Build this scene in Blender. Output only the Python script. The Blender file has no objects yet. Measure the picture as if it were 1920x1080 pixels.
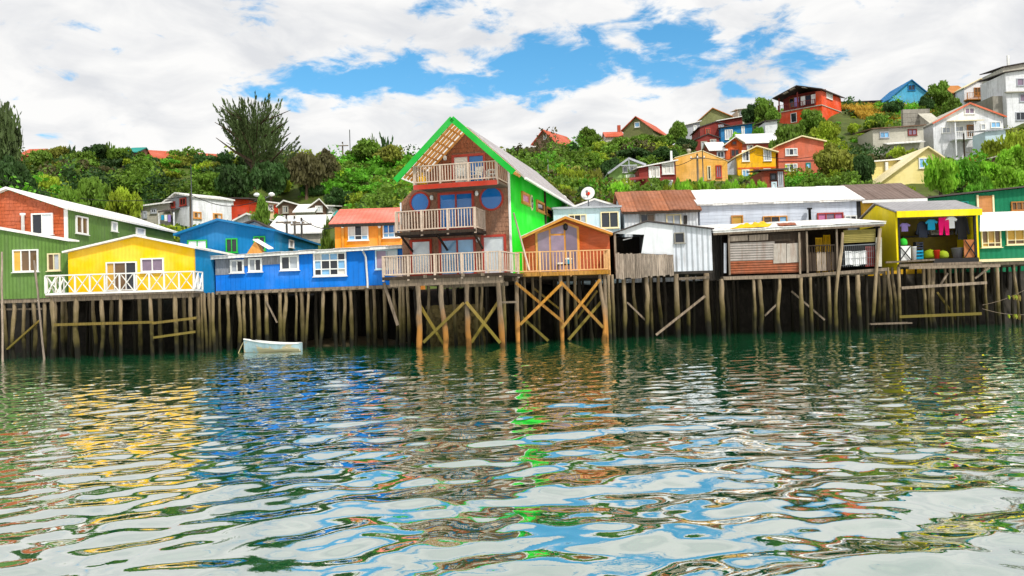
import bpy, math, random
import numpy as np
from mathutils import Vector, Matrix
rnd = random.Random(11)
WAVE_SLOPE = 0.082
SC = bpy.context.scene
COL = SC.collection
R = math.radians
# ---------------------------------------------------------------- camera
FPX, CAMY, CAMZ, PITCH, ROLL = 1650.0, -48.0, 2.0, R(1.2), R(1.75)
_r0 = Vector((1, 0, 0)); _u0 = Vector((0, -math.sin(PITCH), math.cos(PITCH))); FWD = Vector((0, math.cos(PITCH), math.sin(PITCH)))
RIGHT = _r0 * math.cos(ROLL) - _u0 * math.sin(ROLL); UP = _u0 * math.cos(ROLL) + _r0 * math.sin(ROLL)
CAM = Vector((0, CAMY, CAMZ))
cd = bpy.data.cameras.new('camera'); cam = bpy.data.objects.new('camera', cd); COL.objects.link(cam)
cd.sensor_width = 36; cd.lens = FPX / 1920 * 36; cd.clip_start = 0.1; cd.clip_end = 3000
m = Matrix.Identity(4)
for i in range(3):
    m[i][0] = RIGHT[i]; m[i][1] = UP[i]; m[i][2] = -FWD[i]; m[i][3] = CAM[i]
cam.matrix_world = m
SC.camera = cam
# ---------------------------------------------------------------- world, sun, exposure
SUN_AZ, SUN_EL = R(146), R(50)          # azimuth clockwise from +Y: behind the camera to its right
W = bpy.data.worlds.new('World'); SC.world = W; W.use_nodes = True
nt = W.node_tree; nt.nodes.clear()
def N(t, tree=None, **kw):
    n = (tree or nt).nodes.new(t)
    for k, v in kw.items():
        if k == 'ins':
            for i, val in v.items(): n.inputs[i].default_value = val
        else: setattr(n, k, v)
    return n
def L(a, b, tree=None): (tree or nt).links.new(a, b)
wo = N('ShaderNodeOutputWorld'); bg = N('ShaderNodeBackground'); bg.inputs[1].default_value = 0.1; L(bg.outputs[0], wo.inputs[0])
sky = N('ShaderNodeTexSky', sky_type='NISHITA', sun_disc=False, sun_elevation=SUN_EL, sun_rotation=SUN_AZ, air_density=1.0, dust_density=0.6, ozone_density=2.5)
hs = N('ShaderNodeHueSaturation', ins={1: 1.34, 2: 1.62}); hs.inputs['Hue'].default_value = 0.487; L(sky.outputs[0], hs.inputs['Color'])
tc = N('ShaderNodeTexCoord')
nz = N('ShaderNodeVectorMath', operation='NORMALIZE'); L(tc.outputs['Generated'], nz.inputs[0])
sep = N('ShaderNodeSeparateXYZ'); L(nz.outputs[0], sep.inputs[0])
zz = N('ShaderNodeMath', operation='MAXIMUM', ins={1: 0.0}); L(sep.outputs[2], zz.inputs[0])
zz2 = N('ShaderNodeMath', operation='ADD', ins={1: 0.22}); L(zz.outputs[0], zz2.inputs[0])
dv = N('ShaderNodeVectorMath', operation='DIVIDE'); L(nz.outputs[0], dv.inputs[0])
cmb = N('ShaderNodeCombineXYZ'); [L(zz2.outputs[0], cmb.inputs[i]) for i in (0, 1)]; cmb.inputs[2].default_value = 1.0
L(cmb.outputs[0], dv.inputs[1])
n1 = N('ShaderNodeTexNoise', ins={'Scale': 2.6, 'Detail': 10.0, 'Roughness': 0.6, 'Distortion': 0.25}); L(dv.outputs[0], n1.inputs['Vector'])
n2 = N('ShaderNodeTexNoise', ins={'Scale': 4.0, 'Detail': 6.0, 'Roughness': 0.55, 'Distortion': 0.5}); L(dv.outputs[0], n2.inputs['Vector'])
def pix_dir(px, py): return (FWD * FPX + RIGHT * (px - 960) - UP * (py - 540)).normalized()
# the broken band of cloud: rifts (direction, half width, half height, strength)
acc = None
for (px, py, wx, wy, s) in [(640, 150, 95, 34, .34), (800, 148, 110, 34, .30), (950, 135, 130, 52, .42), (1080, 105, 150, 62, .46), (1230, 95, 110, 70, .46), (820, 12, 70, 26, .30), (930, 40, 60, 40, .22),
                            (1430, 60, 60, 50, .32), (1520, 100, 80, 40, .30), (1370, 165, 40, 26, .22), (470, 175, 70, 16, .22), (1600, 130, 60, 30, .16)]:
    d = pix_dir(px, py)
    sb = N('ShaderNodeVectorMath', operation='SUBTRACT', ins={1: d}); L(nz.outputs[0], sb.inputs[0])
    ml = N('ShaderNodeVectorMath', operation='MULTIPLY', ins={1: (FPX / wx, FPX / wx * .3, FPX / wy)}); L(sb.outputs[0], ml.inputs[0])
    ln = N('ShaderNodeVectorMath', operation='LENGTH'); L(ml.outputs[0], ln.inputs[0])
    mr = N('ShaderNodeMapRange', interpolation_type='SMOOTHSTEP', ins={1: 0.2, 2: 1.7, 3: s * 1.5, 4: 0.0}); L(ln.outputs['Value'], mr.inputs[0])
    if acc is None: acc = mr.outputs[0]
    else:
        mx = N('ShaderNodeMath', operation='MAXIMUM'); L(acc, mx.inputs[0]); L(mr.outputs[0], mx.inputs[1]); acc = mx.outputs[0]
n3 = N('ShaderNodeTexNoise', ins={'Scale': 9.0, 'Detail': 6.0, 'Roughness': 0.6, 'Distortion': 0.4}); L(dv.outputs[0], n3.inputs['Vector'])
nm = N('ShaderNodeMix', data_type='FLOAT', ins={0: .48}); L(n1.outputs[0], nm.inputs[2]); L(n3.outputs[0], nm.inputs[3])
nc = N('ShaderNodeMath', operation='MULTIPLY_ADD', ins={1: 3.2, 2: -1.08}); L(nm.outputs[0], nc.inputs[0])
su = N('ShaderNodeMath', operation='SUBTRACT'); L(nc.outputs[0], su.inputs[0]); L(acc, su.inputs[1])
cm = N('ShaderNodeMapRange', interpolation_type='SMOOTHSTEP', ins={1: -.02, 2: 0.34, 3: 0.0, 4: 1.0}); L(su.outputs[0], cm.inputs[0])
cr = N('ShaderNodeValToRGB'); L(n2.outputs[0], cr.inputs[0])
cr.color_ramp.elements[0].position = .33; cr.color_ramp.elements[0].color = (.77, .785, .815, 1)
cr.color_ramp.elements[1].position = .58; cr.color_ramp.elements[1].color = (1.0, .995, .985, 1)
cs = N('ShaderNodeVectorMath', operation='SCALE'); cs.inputs['Scale'].default_value = 9.1; L(cr.outputs[0], cs.inputs[0])
mixw = N('ShaderNodeMix', data_type='RGBA'); L(cm.outputs[0], mixw.inputs[0]); L(hs.outputs[0], mixw.inputs[6]); L(cs.outputs[0], mixw.inputs[7])
L(mixw.outputs[2], bg.inputs[0])
sd = bpy.data.lights.new('sun', 'SUN'); sd.energy = 3.0; sd.angle = R(4); sd.color = (1, .96, .88)
so = bpy.data.objects.new('sun', sd); COL.objects.link(so)
sdir = Vector((math.sin(SUN_AZ) * math.cos(SUN_EL), math.cos(SUN_AZ) * math.cos(SUN_EL), math.sin(SUN_EL)))
so.rotation_euler = sdir.to_track_quat('Z', 'Y').to_euler(); so.location = (30, -60, 60)
vs = SC.view_settings; vs.view_transform = 'Standard'; vs.look = 'None'; vs.gamma = 1.0; vs.exposure = 0.12; vs.use_curve_mapping = False
SC.render.engine = 'CYCLES'; SC.cycles.use_denoising = True; SC.cycles.max_bounces = 5; SC.cycles.diffuse_bounces = 2; SC.cycles.adaptive_threshold = .02; SC.cycles.transparent_max_bounces = 12; SC.cycles.sample_clamp_indirect = 8
# ---------------------------------------------------------------- materials
MATS = {}
def lin(c):
    f = lambda v: v / 12.92 if v <= .04045 else ((v + .055) / 1.055) ** 2.4
    return tuple(f(x / 255) for x in c)
def M(name, col, rough=.75, var=.12, scale=2.5, stretch=(1, 1, 1), corr=None, pitch=.18, cb=.35, dirt=.25, dcol=(.09, .075, .055), bump=.15, rand=.06, spec=.3, metal=0.0, groove=None, low=None):
    """procedural paint/wood/metal: grain + large weathering + optional corrugation ('v' verticals, 'h' boards, 'x','y') or groove lines."""
    mt = bpy.data.materials.new(name); mt.use_nodes = True; t = mt.node_tree; t.nodes.clear()
    o = N('ShaderNodeOutputMaterial', t); p = N('ShaderNodeBsdfPrincipled', t, ins={'Roughness': rough, 'Metallic': metal}); p.inputs['Specular IOR Level'].default_value = spec
    L(p.outputs[0], o.inputs[0], t)
    g = N('ShaderNodeNewGeometry', t); mp = N('ShaderNodeMapping', t, ins={'Scale': stretch}); L(g.outputs['Position'], mp.inputs[0], t)
    a = N('ShaderNodeTexNoise', t, ins={'Scale': scale, 'Detail': 6.0, 'Roughness': .65}); L(mp.outputs[0], a.inputs['Vector'], t)
    lo = tuple(c * (1 - var) for c in col) + (1,); hi = tuple(min(1, c * (1 + var)) for c in col) + (1,)
    mr = N('ShaderNodeMapRange', t, ins={1: .3, 2: .7}); L(a.outputs[0], mr.inputs[0], t)
    mx = N('ShaderNodeMix', t, data_type='RGBA'); mx.inputs[6].default_value = lo; mx.inputs[7].default_value = hi; L(mr.outputs[0], mx.inputs[0], t)
    out = mx.outputs[2]
    fd = N('ShaderNodeTexNoise', t, ins={'Scale': .55, 'Detail': 3.0}); L(g.outputs['Position'], fd.inputs['Vector'], t)          # sun-faded areas
    fm = N('ShaderNodeMapRange', t, ins={1: .35, 2: .65, 3: 1.06, 4: .95}); L(fd.outputs[0], fm.inputs[0], t); fv = N('ShaderNodeMapRange', t, ins={1: .35, 2: .65, 3: .92, 4: 1.06}); L(fd.outputs[0], fv.inputs[0], t)
    fh = N('ShaderNodeHueSaturation', t); L(out, fh.inputs['Color'], t); L(fm.outputs[0], fh.inputs['Saturation'], t); L(fv.outputs[0], fh.inputs['Value'], t); out = fh.outputs[0]
    if dirt > 0:
        mp2 = N('ShaderNodeMapping', t, ins={'Scale': (1.9, 1.9, .22)}); L(g.outputs['Position'], mp2.inputs[0], t)
        b = N('ShaderNodeTexNoise', t, ins={'Scale': 1.7, 'Detail': 8.0, 'Roughness': .7, 'Distortion': .4}); L(mp2.outputs[0], b.inputs['Vector'], t)
        m2 = N('ShaderNodeMapRange', t, interpolation_type='SMOOTHSTEP', ins={1: .46, 2: .7, 3: 0, 4: dirt}); L(b.outputs[0], m2.inputs[0], t)
        d = N('ShaderNodeMix', t, data_type='RGBA'); L(m2.outputs[0], d.inputs[0], t); L(out, d.inputs[6], t); d.inputs[7].default_value = dcol + (1,); out = d.outputs[2]
    sp = N('ShaderNodeSeparateXYZ', t); L(g.outputs['Position'], sp.inputs[0], t)
    for zc, zw, lc, amt in (low or []):            # growth or stain left by the tide up to a height
        nn = N('ShaderNodeTexNoise', t, ins={'Scale': 1.6, 'Detail': 5.0}); L(g.outputs['Position'], nn.inputs['Vector'], t)
        ad = N('ShaderNodeMath', t, operation='MULTIPLY_ADD', ins={1: 2.2, 2: -1.1}); L(nn.outputs[0], ad.inputs[0], t)
        a2 = N('ShaderNodeMath', t, operation='ADD'); L(sp.outputs[2], a2.inputs[0], t); L(ad.outputs[0], a2.inputs[1], t)
        m3 = N('ShaderNodeMapRange', t, interpolation_type='SMOOTHSTEP', ins={1: zc - zw, 2: zc + zw, 3: amt, 4: 0}); L(a2.outputs[0], m3.inputs[0], t)
        d = N('ShaderNodeMix', t, data_type='RGBA'); L(m3.outputs[0], d.inputs[0], t); L(out, d.inputs[6], t); d.inputs[7].default_value = lc + (1,); out = d.outputs[2]
    if rand > 0:
        oi = N('ShaderNodeObjectInfo', t); m4 = N('ShaderNodeMapRange', t, ins={3: 1 - rand, 4: 1 + rand}); L(oi.outputs['Random'], m4.inputs[0], t)
        h = N('ShaderNodeHueSaturation', t); L(m4.outputs[0], h.inputs['Value'], t); L(out, h.inputs['Color'], t); out = h.outputs[0]
    L(out, p.inputs['Base Color'], t)
    hgt = a.outputs[0]; bd = .02
    bm = N('ShaderNodeBump', t, ins={'Strength': bump, 'Distance': bd}); L(hgt, bm.inputs['Height'], t); nrm = bm.outputs[0]
    if corr or groove:
        ax = corr or groove
        if ax == 'v': q = N('ShaderNodeMath', t, operation='ADD'); L(sp.outputs[0], q.inputs[0], t); L(sp.outputs[1], q.inputs[1], t); src = q.outputs[0]
        else: src = sp.outputs[{'x': 0, 'y': 1, 'h': 2}[ax]]
        k = N('ShaderNodeMath', t, operation='MULTIPLY', ins={1: (2 * math.pi if corr else 1) / pitch}); L(src, k.inputs[0], t)
        if corr: s = N('ShaderNodeMath', t, operation='SINE'); L(k.outputs[0], s.inputs[0], t); hh = s.outputs[0]
        else:
            s = N('ShaderNodeMath', t, operation='PINGPONG', ins={1: .5}); L(k.outputs[0], s.inputs[0], t)
            s2 = N('ShaderNodeMapRange', t, ins={1: 0.0, 2: .09}); L(s.outputs[0], s2.inputs[0], t); hh = s2.outputs[0]
        b2 = N('ShaderNodeBump', t, ins={'Strength': cb, 'Distance': pitch * .3}); L(hh, b2.inputs['Height'], t); L(nrm, b2.inputs['Normal'], t); nrm = b2.outputs[0]
    L(nrm, p.inputs['Normal'], t)
    MATS[name] = mt; return mt
def C8(r, g, b): return lin((r, g, b))
# ---------------------------------------------------------------- geometry helpers
def mesh(name, vs_, fs, mat=None, smooth=False):
    me = bpy.data.meshes.new(name); me.from_pydata([tuple(v) for v in vs_], [], fs); me.update()
    if mat: me.materials.append(MATS[mat] if isinstance(mat, str) else mat)
    if smooth: me.polygons.foreach_set('use_smooth', [True] * len(me.polygons))
    return me
def link(name, me, parent=None, basis=None, top=None):
    o = bpy.data.objects.new(name, me); COL.objects.link(o)
    if parent is not None:
        o.parent = parent
        if top is not None and parent is not top: o.matrix_parent_inverse = parent.matrix_basis.inverted()
    if basis is not None: o.matrix_basis = basis
    return o
def tag(o, label=None, cat=None, group=None, kind=None):
    if label: o['label'] = label
    if cat: o['category'] = cat
    if group: o['group'] = group
    if kind: o['kind'] = kind
    return o
CUBE_V = [(x, y, z) for x in (-.5, .5) for y in (-.5, .5) for z in (-.5, .5)]
CUBE_F = [(0, 1, 3, 2), (4, 6, 7, 5), (0, 4, 5, 1), (2, 3, 7, 6), (0, 2, 6, 4), (1, 5, 7, 3)]
_cubes = {}
def cube(mat):
    if mat not in _cubes: _cubes[mat] = mesh('block_' + mat, CUBE_V, CUBE_F, mat)
    return _cubes[mat]
def bar_basis(p, q, w, h, up=Vector((0, 0, 1)), ext=0.0):
    p = Vector(p); q = Vector(q); d = q - p; ln = d.length; d.normalize()
    if abs(d.dot(up)) > .98: up = Vector((0, 1, 0))
    s = d.cross(up).normalized(); u = s.cross(d)
    m = Matrix.Identity(4); c = (p + q) / 2
    for i in range(3):
        m[i][0] = s[i] * w; m[i][1] = d[i] * (ln + ext); m[i][2] = u[i] * h; m[i][3] = c[i]
    return m
def tube_geo(pts, radii, n=8, cap=True):
    vs_, fs = [], []
    for k, (p, r) in enumerate(zip(pts, radii)):
        p = Vector(p); a = Vector(pts[min(k + 1, len(pts) - 1)]) - Vector(pts[max(k - 1, 0)]); a.normalize()
        ref = Vector((1, 0, 0)) if abs(a.x) < .9 else Vector((0, 1, 0))
        s = a.cross(ref).normalized(); t = a.cross(s)
        for i in range(n):
            an = 2 * math.pi * i / n; vs_.append(p + s * (r * math.cos(an)) + t * (r * math.sin(an)))
    for k in range(len(pts) - 1):
        for i in range(n):
            j = (i + 1) % n; fs.append((k * n + i, k * n + j, (k + 1) * n + j, (k + 1) * n + i))
    if cap: fs.append(tuple(range(n))); fs.append(tuple(reversed(range((len(pts) - 1) * n, len(pts) * n))))
    return vs_, fs
def lathe_geo(prof, n=14):
    vs_, fs = [], []
    for (r, z) in prof:
        for i in range(n): an = 2 * math.pi * i / n; vs_.append((r * math.cos(an), r * math.sin(an), z))
    for k in range(len(prof) - 1):
        for i in range(n):
            j = (i + 1) % n; fs.append((k * n + i, k * n + j, (k + 1) * n + j, (k + 1) * n + i))
    fs.append(tuple(reversed(range(n)))); fs.append(tuple(range((len(prof) - 1) * n, len(prof) * n)))
    return vs_, fs
# crooked tree-trunk piles, base at z = 0, unit height, unit-ish radius; a few shapes shared by all
_piles = {}
def pile_mesh(mat, k):
    if (mat, k) not in _piles:
        r_ = random.Random(900 + k * 7); pts, rad = [], []
        wob = (.1, .5, 1.0, 1.7, .7, .3)[k % 6]; n = 9; ph = r_.random() * 6
        for i in range(n):
            t = i / (n - 1); e = math.sin(t * math.pi)
            pts.append((wob * e * math.sin(ph + t * 4) + r_.uniform(-.22, .22) * e, wob * .4 * e * math.cos(ph + t * 3), t))
            rad.append((1.12 - .2 * t) * r_.uniform(.84, 1.14))
        vs_, fs = [], []
        for (p, r) in zip(pts, rad):
            for i in range(9): an = 2 * math.pi * i / 9; rr = r * (1 + r_.uniform(-.07, .07)); vs_.append((p[0] + rr * math.cos(an), p[1] + rr * math.sin(an), p[2]))
        for q in range(n - 1):
            for i in range(9): j = (i + 1) % 9; fs.append((q * 9 + i, q * 9 + j, q * 9 + 9 + j, q * 9 + 9 + i))
        fs.append(tuple(reversed(range(9)))); fs.append(tuple(range((n - 1) * 9, n * 9)))
        _piles[(mat, k)] = mesh('pile_' + mat, vs_, fs, mat, True)
    return _piles[(mat, k)]
def ray(px, py): return FWD * FPX + RIGHT * (px - 960) - UP * (py - 540)
def at(px, py, Y):
    d = ray(px, py); return CAM + d * ((Y - CAMY) / d.y)
def at_water(px, py):
    d = ray(px, py); return CAM + d * (-CAMZ / d.z)
class Fac:
    """vertical facade plane: its left end seen at pixel (px, py) at world depth Y, turned by yaw; maps pixels to (u, z)."""
    def __init__(s, px, py, Y, yaw=0.0):
        s.o = at(px, py, Y); s.yaw = R(yaw); s.ux = Vector((math.cos(s.yaw), math.sin(s.yaw), 0)); s.vx = Vector((-math.sin(s.yaw), math.cos(s.yaw), 0))
        s.o.z = 0
    def uz(s, px, py, v=0.0):
        d = ray(px, py); k = ((s.o + s.vx * v - CAM).dot(s.vx)) / d.dot(s.vx); p = CAM + d * k
        return (p - s.o).dot(s.ux), p.z
    def vz(s, px, py, u):
        d = ray(px, py); k = ((s.o + s.ux * u - CAM).dot(s.ux)) / d.dot(s.ux); p = CAM + d * k
        return (p - s.o).dot(s.vx), p.z
    def world(s, u, v, z): w = s.o + s.ux * u + s.vx * v; return Vector((w.x, w.y, z))
def grid_frame(us, zs, solid, d):
    """one connected frame: solid[i][j] cells of the grid, extruded from y=0 to y=-d"""
    nu, nz_ = len(us), len(zs); vs_ = [(u, y, z) for y in (-d, 0) for u in us for z in zs]
    I = lambda y, i, j: y * nu * nz_ + i * nz_ + j
    fs = []; S = lambda i, j: 0 <= i < nu - 1 and 0 <= j < nz_ - 1 and solid[i][j]
    for i in range(nu - 1):
        for j in range(nz_ - 1):
            if not solid[i][j]: continue
            fs.append((I(0, i, j), I(0, i + 1, j), I(0, i + 1, j + 1), I(0, i, j + 1)))
            if not S(i - 1, j): fs.append((I(0, i, j), I(0, i, j + 1), I(1, i, j + 1), I(1, i, j)))
            if not S(i + 1, j): fs.append((I(0, i + 1, j), I(1, i + 1, j), I(1, i + 1, j + 1), I(0, i + 1, j + 1)))
            if not S(i, j - 1): fs.append((I(0, i, j), I(1, i, j), I(1, i + 1, j), I(0, i + 1, j)))
            if not S(i, j + 1): fs.append((I(0, i, j + 1), I(0, i + 1, j + 1), I(1, i + 1, j + 1), I(1, i, j + 1)))
    return vs_, fs
class H:
    """a thing on a facade frame: Empty at its base; x = along the facade, y = back, z up (z given in world metres)"""
    def __init__(s, name, label, cat, F, zb=0.0, group=None):
        s.F = F; s.zb = zb; e = bpy.data.objects.new(name, None); COL.objects.link(e); e.empty_display_size = .3
        e.location = (F.o.x, F.o.y, zb); e.rotation_euler = (0, 0, F.yaw); tag(e, label, cat, group); s.e = e
    def L(s, p): return Vector((p[0], p[1], p[2] - s.zb))
    def box(s, part, mat, u0, u1, v0, v1, z0, z1, par=None):
        b = Matrix.Translation(((u0 + u1) / 2, (v0 + v1) / 2, (z0 + z1) / 2 - s.zb)) @ Matrix.Diagonal((abs(u1 - u0), abs(v1 - v0), abs(z1 - z0), 1))
        return link(part, cube(mat), par or s.e, b, s.e)
    def bar(s, part, mat, p, q, w, h=None, par=None, ext=0.0, up=Vector((0, 0, 1))):
        return link(part, cube(mat), par or s.e, bar_basis(s.L(p), s.L(q), w, h or w, up, ext), s.e)
    def geo(s, part, mat, vs_, fs, par=None, smooth=False):
        return link(part, mesh(part, [s.L(v) for v in vs_], fs, mat, smooth), par or s.e, Matrix.Identity(4), s.e)
    def prism(s, part, mat, pts, v0, v1, par=None):
        n = len(pts); vs_ = [(u, v0, z) for u, z in pts] + [(u, v1, z) for u, z in pts]
        fs = [tuple(range(n)), tuple(reversed(range(n, 2 * n)))] + [(i, i + n, (i + 1) % n + n, (i + 1) % n) for i in range(n)]
        return s.geo(part, mat, vs_, fs, par)
    def sprism(s, part, mat, pts, u0, u1, par=None):          # outline in (v, z), extruded along u
        n = len(pts); vs_ = [(u0, v, z) for v, z in pts] + [(u1, v, z) for v, z in pts]
        fs = [tuple(reversed(range(n))), tuple(range(n, 2 * n))] + [(i, (i + 1) % n, (i + 1) % n + n, i + n) for i in range(n)]
        return s.geo(part, mat, vs_, fs, par)
    def slab(s, part, mat, c, th, par=None):                   # four corners, thickness downward
        vs_ = list(c) + [(p[0], p[1], p[2] - th) for p in c]
        return s.geo(part, mat, vs_, [(0, 1, 2, 3), (7, 6, 5, 4), (0, 4, 5, 1), (1, 5, 6, 2), (2, 6, 7, 3), (3, 7, 4, 0)], par)
    def gable(s, part, mat, u0, u1, up_, ze0, ze1, zp, v0, v1, th=.1, oh=.25):
        """roof shell, ridge along v at u=up_, eaves at u0/u1"""
        s0 = (zp - ze0) / (up_ - u0); s1 = (zp - ze1) / (u1 - up_)
        P = [(u0 - oh, ze0 - s0 * oh), (up_, zp), (u1 + oh, ze1 - s1 * oh)]
        vs_ = [(u, v, z + .012) for v in (v0, v1) for u, z in P] + [(u, v, z + th + .012) for v in (v0, v1) for u, z in P]
        fs = [(6, 7, 10, 9), (7, 8, 11, 10), (0, 3, 4, 1), (1, 4, 5, 2), (0, 1, 7, 6), (1, 2, 8, 7), (3, 9, 10, 4), (4, 10, 11, 5), (0, 6, 9, 3), (2, 5, 11, 8)]
        return s.geo(part, mat, vs_, fs)
    def win(s, px0, py0, px1, py1, cols=2, rows=1, frame='white', glass='glass_dark', fw=.07, v=0.0, side=None, part='window', d=.1, splits=None, glasses=None, hs=None):
        pm, qm = (px0 + px1) / 2, (py0 + py1) / 2
        if side is None:
            u0 = s.F.uz(px0, qm, v)[0]; u1 = s.F.uz(px1, qm, v)[0]; z0 = s.F.uz(pm, py1, v)[1]; z1 = s.F.uz(pm, py0, v)[1]
        else:
            u0 = s.F.vz(px0, qm, side)[0]; u1 = s.F.vz(px1, qm, side)[0]; z0 = s.F.vz(pm, py1, side)[1]; z1 = s.F.vz(pm, py0, side)[1]
        return s.winm(u0, u1, z0, z1, cols, rows, frame, glass, fw, v, side, part, d, splits, glasses, hs)
    def winm(s, u0, u1, z0, z1, cols=2, rows=1, frame='white', glass='glass_dark', fw=.07, v=0.0, side=None, part='window', d=.1, splits=None, glasses=None, hs=None):
        if u0 > u1: u0, u1 = u1, u0
        w, h = u1 - u0, z1 - z0
        sp = splits or [i / cols for i in range(1, cols)]; hp = hs or [i / rows for i in range(1, rows)]
        us = [0, fw]; zs = [0, fw]; mw = fw * .6
        for f in sp: us += [w * f - mw / 2, w * f + mw / 2]
        for f in hp: zs += [h * f - mw / 2, h * f + mw / 2]
        us += [w - fw, w]; zs += [h - fw, h]
        sol = [[(i % 2 == 0) or (j % 2 == 0) for j in range(len(zs) - 1)] for i in range(len(us) - 1)]
        vs_, fs = grid_frame(us, zs, sol, d)
        T = Matrix.Translation((u0, v - .003, z0 - s.zb)) if side is None else Matrix.Translation((side + .003, u0, z0 - s.zb)) @ Matrix.Rotation(math.pi / 2, 4, 'Z')
        fo = link(part, mesh(part, vs_, fs, frame), s.e, T)
        k = 0
        for i in range(1, len(us) - 1, 2):
            for j in range(1, len(zs) - 1, 2):
                g = glasses[k % len(glasses)] if glasses else glass; k += 1
                a0, a1, b0, b1 = us[i] - .01, us[i + 1] + .01, zs[j] - .01, zs[j + 1] + .01
                link('pane', cube(g), fo, Matrix.Translation(((a0 + a1) / 2, -.014, (b0 + b1) / 2)) @ Matrix.Diagonal((a1 - a0, .02, b1 - b0, 1)))
        if part == 'window' and w > .5:
            link('sill', cube(frame), fo, Matrix.Translation((w / 2, -d / 2 - .025, -.021)) @ Matrix.Diagonal((w + .12, d + .05, .04, 1)))
        return fo
    def pile(s, u, v, zt, r=.13, mat='pile', k=None, lean=(0, 0), z0=-1.2, part='pile'):
        k = rnd.randrange(6) if k is None else k; r *= .82
        h = zt - z0; me = pile_mesh(mat, k)
        b = Matrix.Translation((u + lean[0], v + lean[1], z0 - s.zb)) @ Matrix(((1, 0, -lean[0] / h, 0), (0, 1, -lean[1] / h, 0), (0, 0, 1, 0), (0, 0, 0, 1))) @ Matrix.Diagonal((r, r, h, 1))
        # a leaning pile is a straight rotated one: rebuild the basis without shear
        ax = Vector((-lean[0], -lean[1], h)); q = Vector((0, 0, 1)).rotation_difference(ax)
        b = Matrix.Translation((u + lean[0], v + lean[1], z0 - s.zb)) @ q.to_matrix().to_4x4() @ Matrix.Rotation(rnd.uniform(0, 6.28), 4, 'Z') @ Matrix.Diagonal((r, r, ax.length, 1))
        return link(part, me, s.e, b)
    def piles_px(s, lst, v, zt, mat='pile', r=.13):
        for e in lst:
            px, rr, lean = (e, r, 0) if not isinstance(e, tuple) else (e + (0,) * (3 - len(e)))
            u = s.F.uz(px, 590, v)[0]; s.pile(u, v, zt, rr or r, mat, lean=(lean, 0))
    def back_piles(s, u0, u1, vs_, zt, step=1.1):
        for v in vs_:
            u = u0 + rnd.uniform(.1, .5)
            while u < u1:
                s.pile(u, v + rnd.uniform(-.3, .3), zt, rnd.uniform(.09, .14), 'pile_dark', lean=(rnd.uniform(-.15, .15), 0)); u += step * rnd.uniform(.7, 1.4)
    def rail(s, p, q, h, n, mat='rail', posts=None, bw=.045, lower=.12, upper=None, part='railing'):
        """railing between floor points p and q: top rail (the part), bottom rail, posts and every baluster"""
        p = Vector(p); q = Vector(q); Z = Vector((0, 0, 1)); d = (q - p).normalized()
        top = s.bar(part, mat, p + Z * h, q + Z * h, .08, .05)
        s.bar('bottom_rail', mat, p + Z * lower, q + Z * lower, .05, .06, par=top)
        for i in range(n):
            c = p.lerp(q, (i + .5) / n); j = rnd.uniform(-.008, .008)
            s.bar('baluster', mat, c + Z * (lower + .03) + d * j, c + Z * (h - .025) - d * j, bw, bw * .7, par=top)
        for f in (posts if posts is not None else (0, .5, 1)):
            c = p.lerp(q, f); s.bar('post', mat, c - Z * .22, c + Z * (h + .03), .1, .1, par=top)
        return top
# ---------------------------------------------------------------- material palette
wood = dict(stretch=(1.8, 1.8, .2), scale=9, var=.5, bump=.5, rough=.85, rand=.28)
M('pile', C8(150, 132, 108), low=[(2.6, 1.0, C8(112, 98, 58), .7), (1.7, .8, C8(70, 64, 22), .92), (.75, .45, C8(20, 20, 12), .95)], dirt=.5, **wood)
M('pile_orange', C8(132, 116, 96), low=[(1.3, .7, C8(176, 120, 48), .9), (.15, .3, C8(84, 60, 24), .85)], dirt=.4, **wood)
M('pile_dark', C8(46, 40, 32), low=[(1.4, 1.0, C8(38, 36, 18), .9)], dirt=.6, **wood)  # back rows under the decks: shade painted in as darker wood
M('beam', C8(126, 112, 96), dirt=.4, **wood)
M('beam_moss', C8(140, 116, 60), low=[(1.8, 1.2, C8(104, 96, 34), .8)], dirt=.35, **wood)
M('beam_orange', C8(178, 128, 58), low=[(1.0, .8, C8(120, 104, 40), .7)], dirt=.25, **wood)
M('plank_grey', C8(150, 136, 122), dirt=.5, **wood)
M('rail', C8(206, 186, 168), dirt=.2, scale=7, var=.15, rand=.08)
M('rail_warm', C8(222, 172, 118), dirt=.12, scale=7, var=.15, rand=.08)
M('wood_warm', C8(214, 150, 74), dirt=.12, scale=7, var=.2, stretch=(1, 1, .3))
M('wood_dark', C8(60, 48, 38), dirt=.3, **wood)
M('dark_board', C8(44, 40, 36), dirt=.3, **wood)
M('white', C8(238, 238, 234), var=.04, dirt=.12, rough=.6)
M('white_wall', C8(222, 226, 230), var=.06, dirt=.25, corr='v', pitch=.22, cb=.4)
M('white_tin', C8(214, 220, 228), var=.07, dirt=.35, corr='v', pitch=.3, cb=.6, dcol=(.22, .16, .11))
M('white_sheet', C8(222, 226, 230), var=.06, dirt=.2, rough=.6)
M('white_roof', C8(236, 235, 232), var=.06, dcol=(.45, .36, .28), dirt=.4, rand=.1, rough=.55, corr='x', pitch=.25, cb=.2)
M('white_roof_y', C8(236, 235, 230), var=.05, dcol=(.45, .36, .28), dirt=.45, rough=.55, corr='y', pitch=.25, cb=.25)
M('grey_roof', C8(150, 148, 150), var=.12, dirt=.25, rough=.6, corr='x', pitch=.25, cb=.3)
M('brown_roof', C8(116, 98, 90), var=.15, dirt=.3, corr='x', pitch=.3, cb=.3)
M('rust_roof', C8(156, 100, 72), rand=.16, var=.22, dirt=.35, corr='x', pitch=.25, cb=.4, dcol=(.10, .05, .03), scale=3)
M('red_roof', C8(196, 98, 72), var=.12, dirt=.2, corr='y', pitch=.3, cb=.3)
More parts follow.
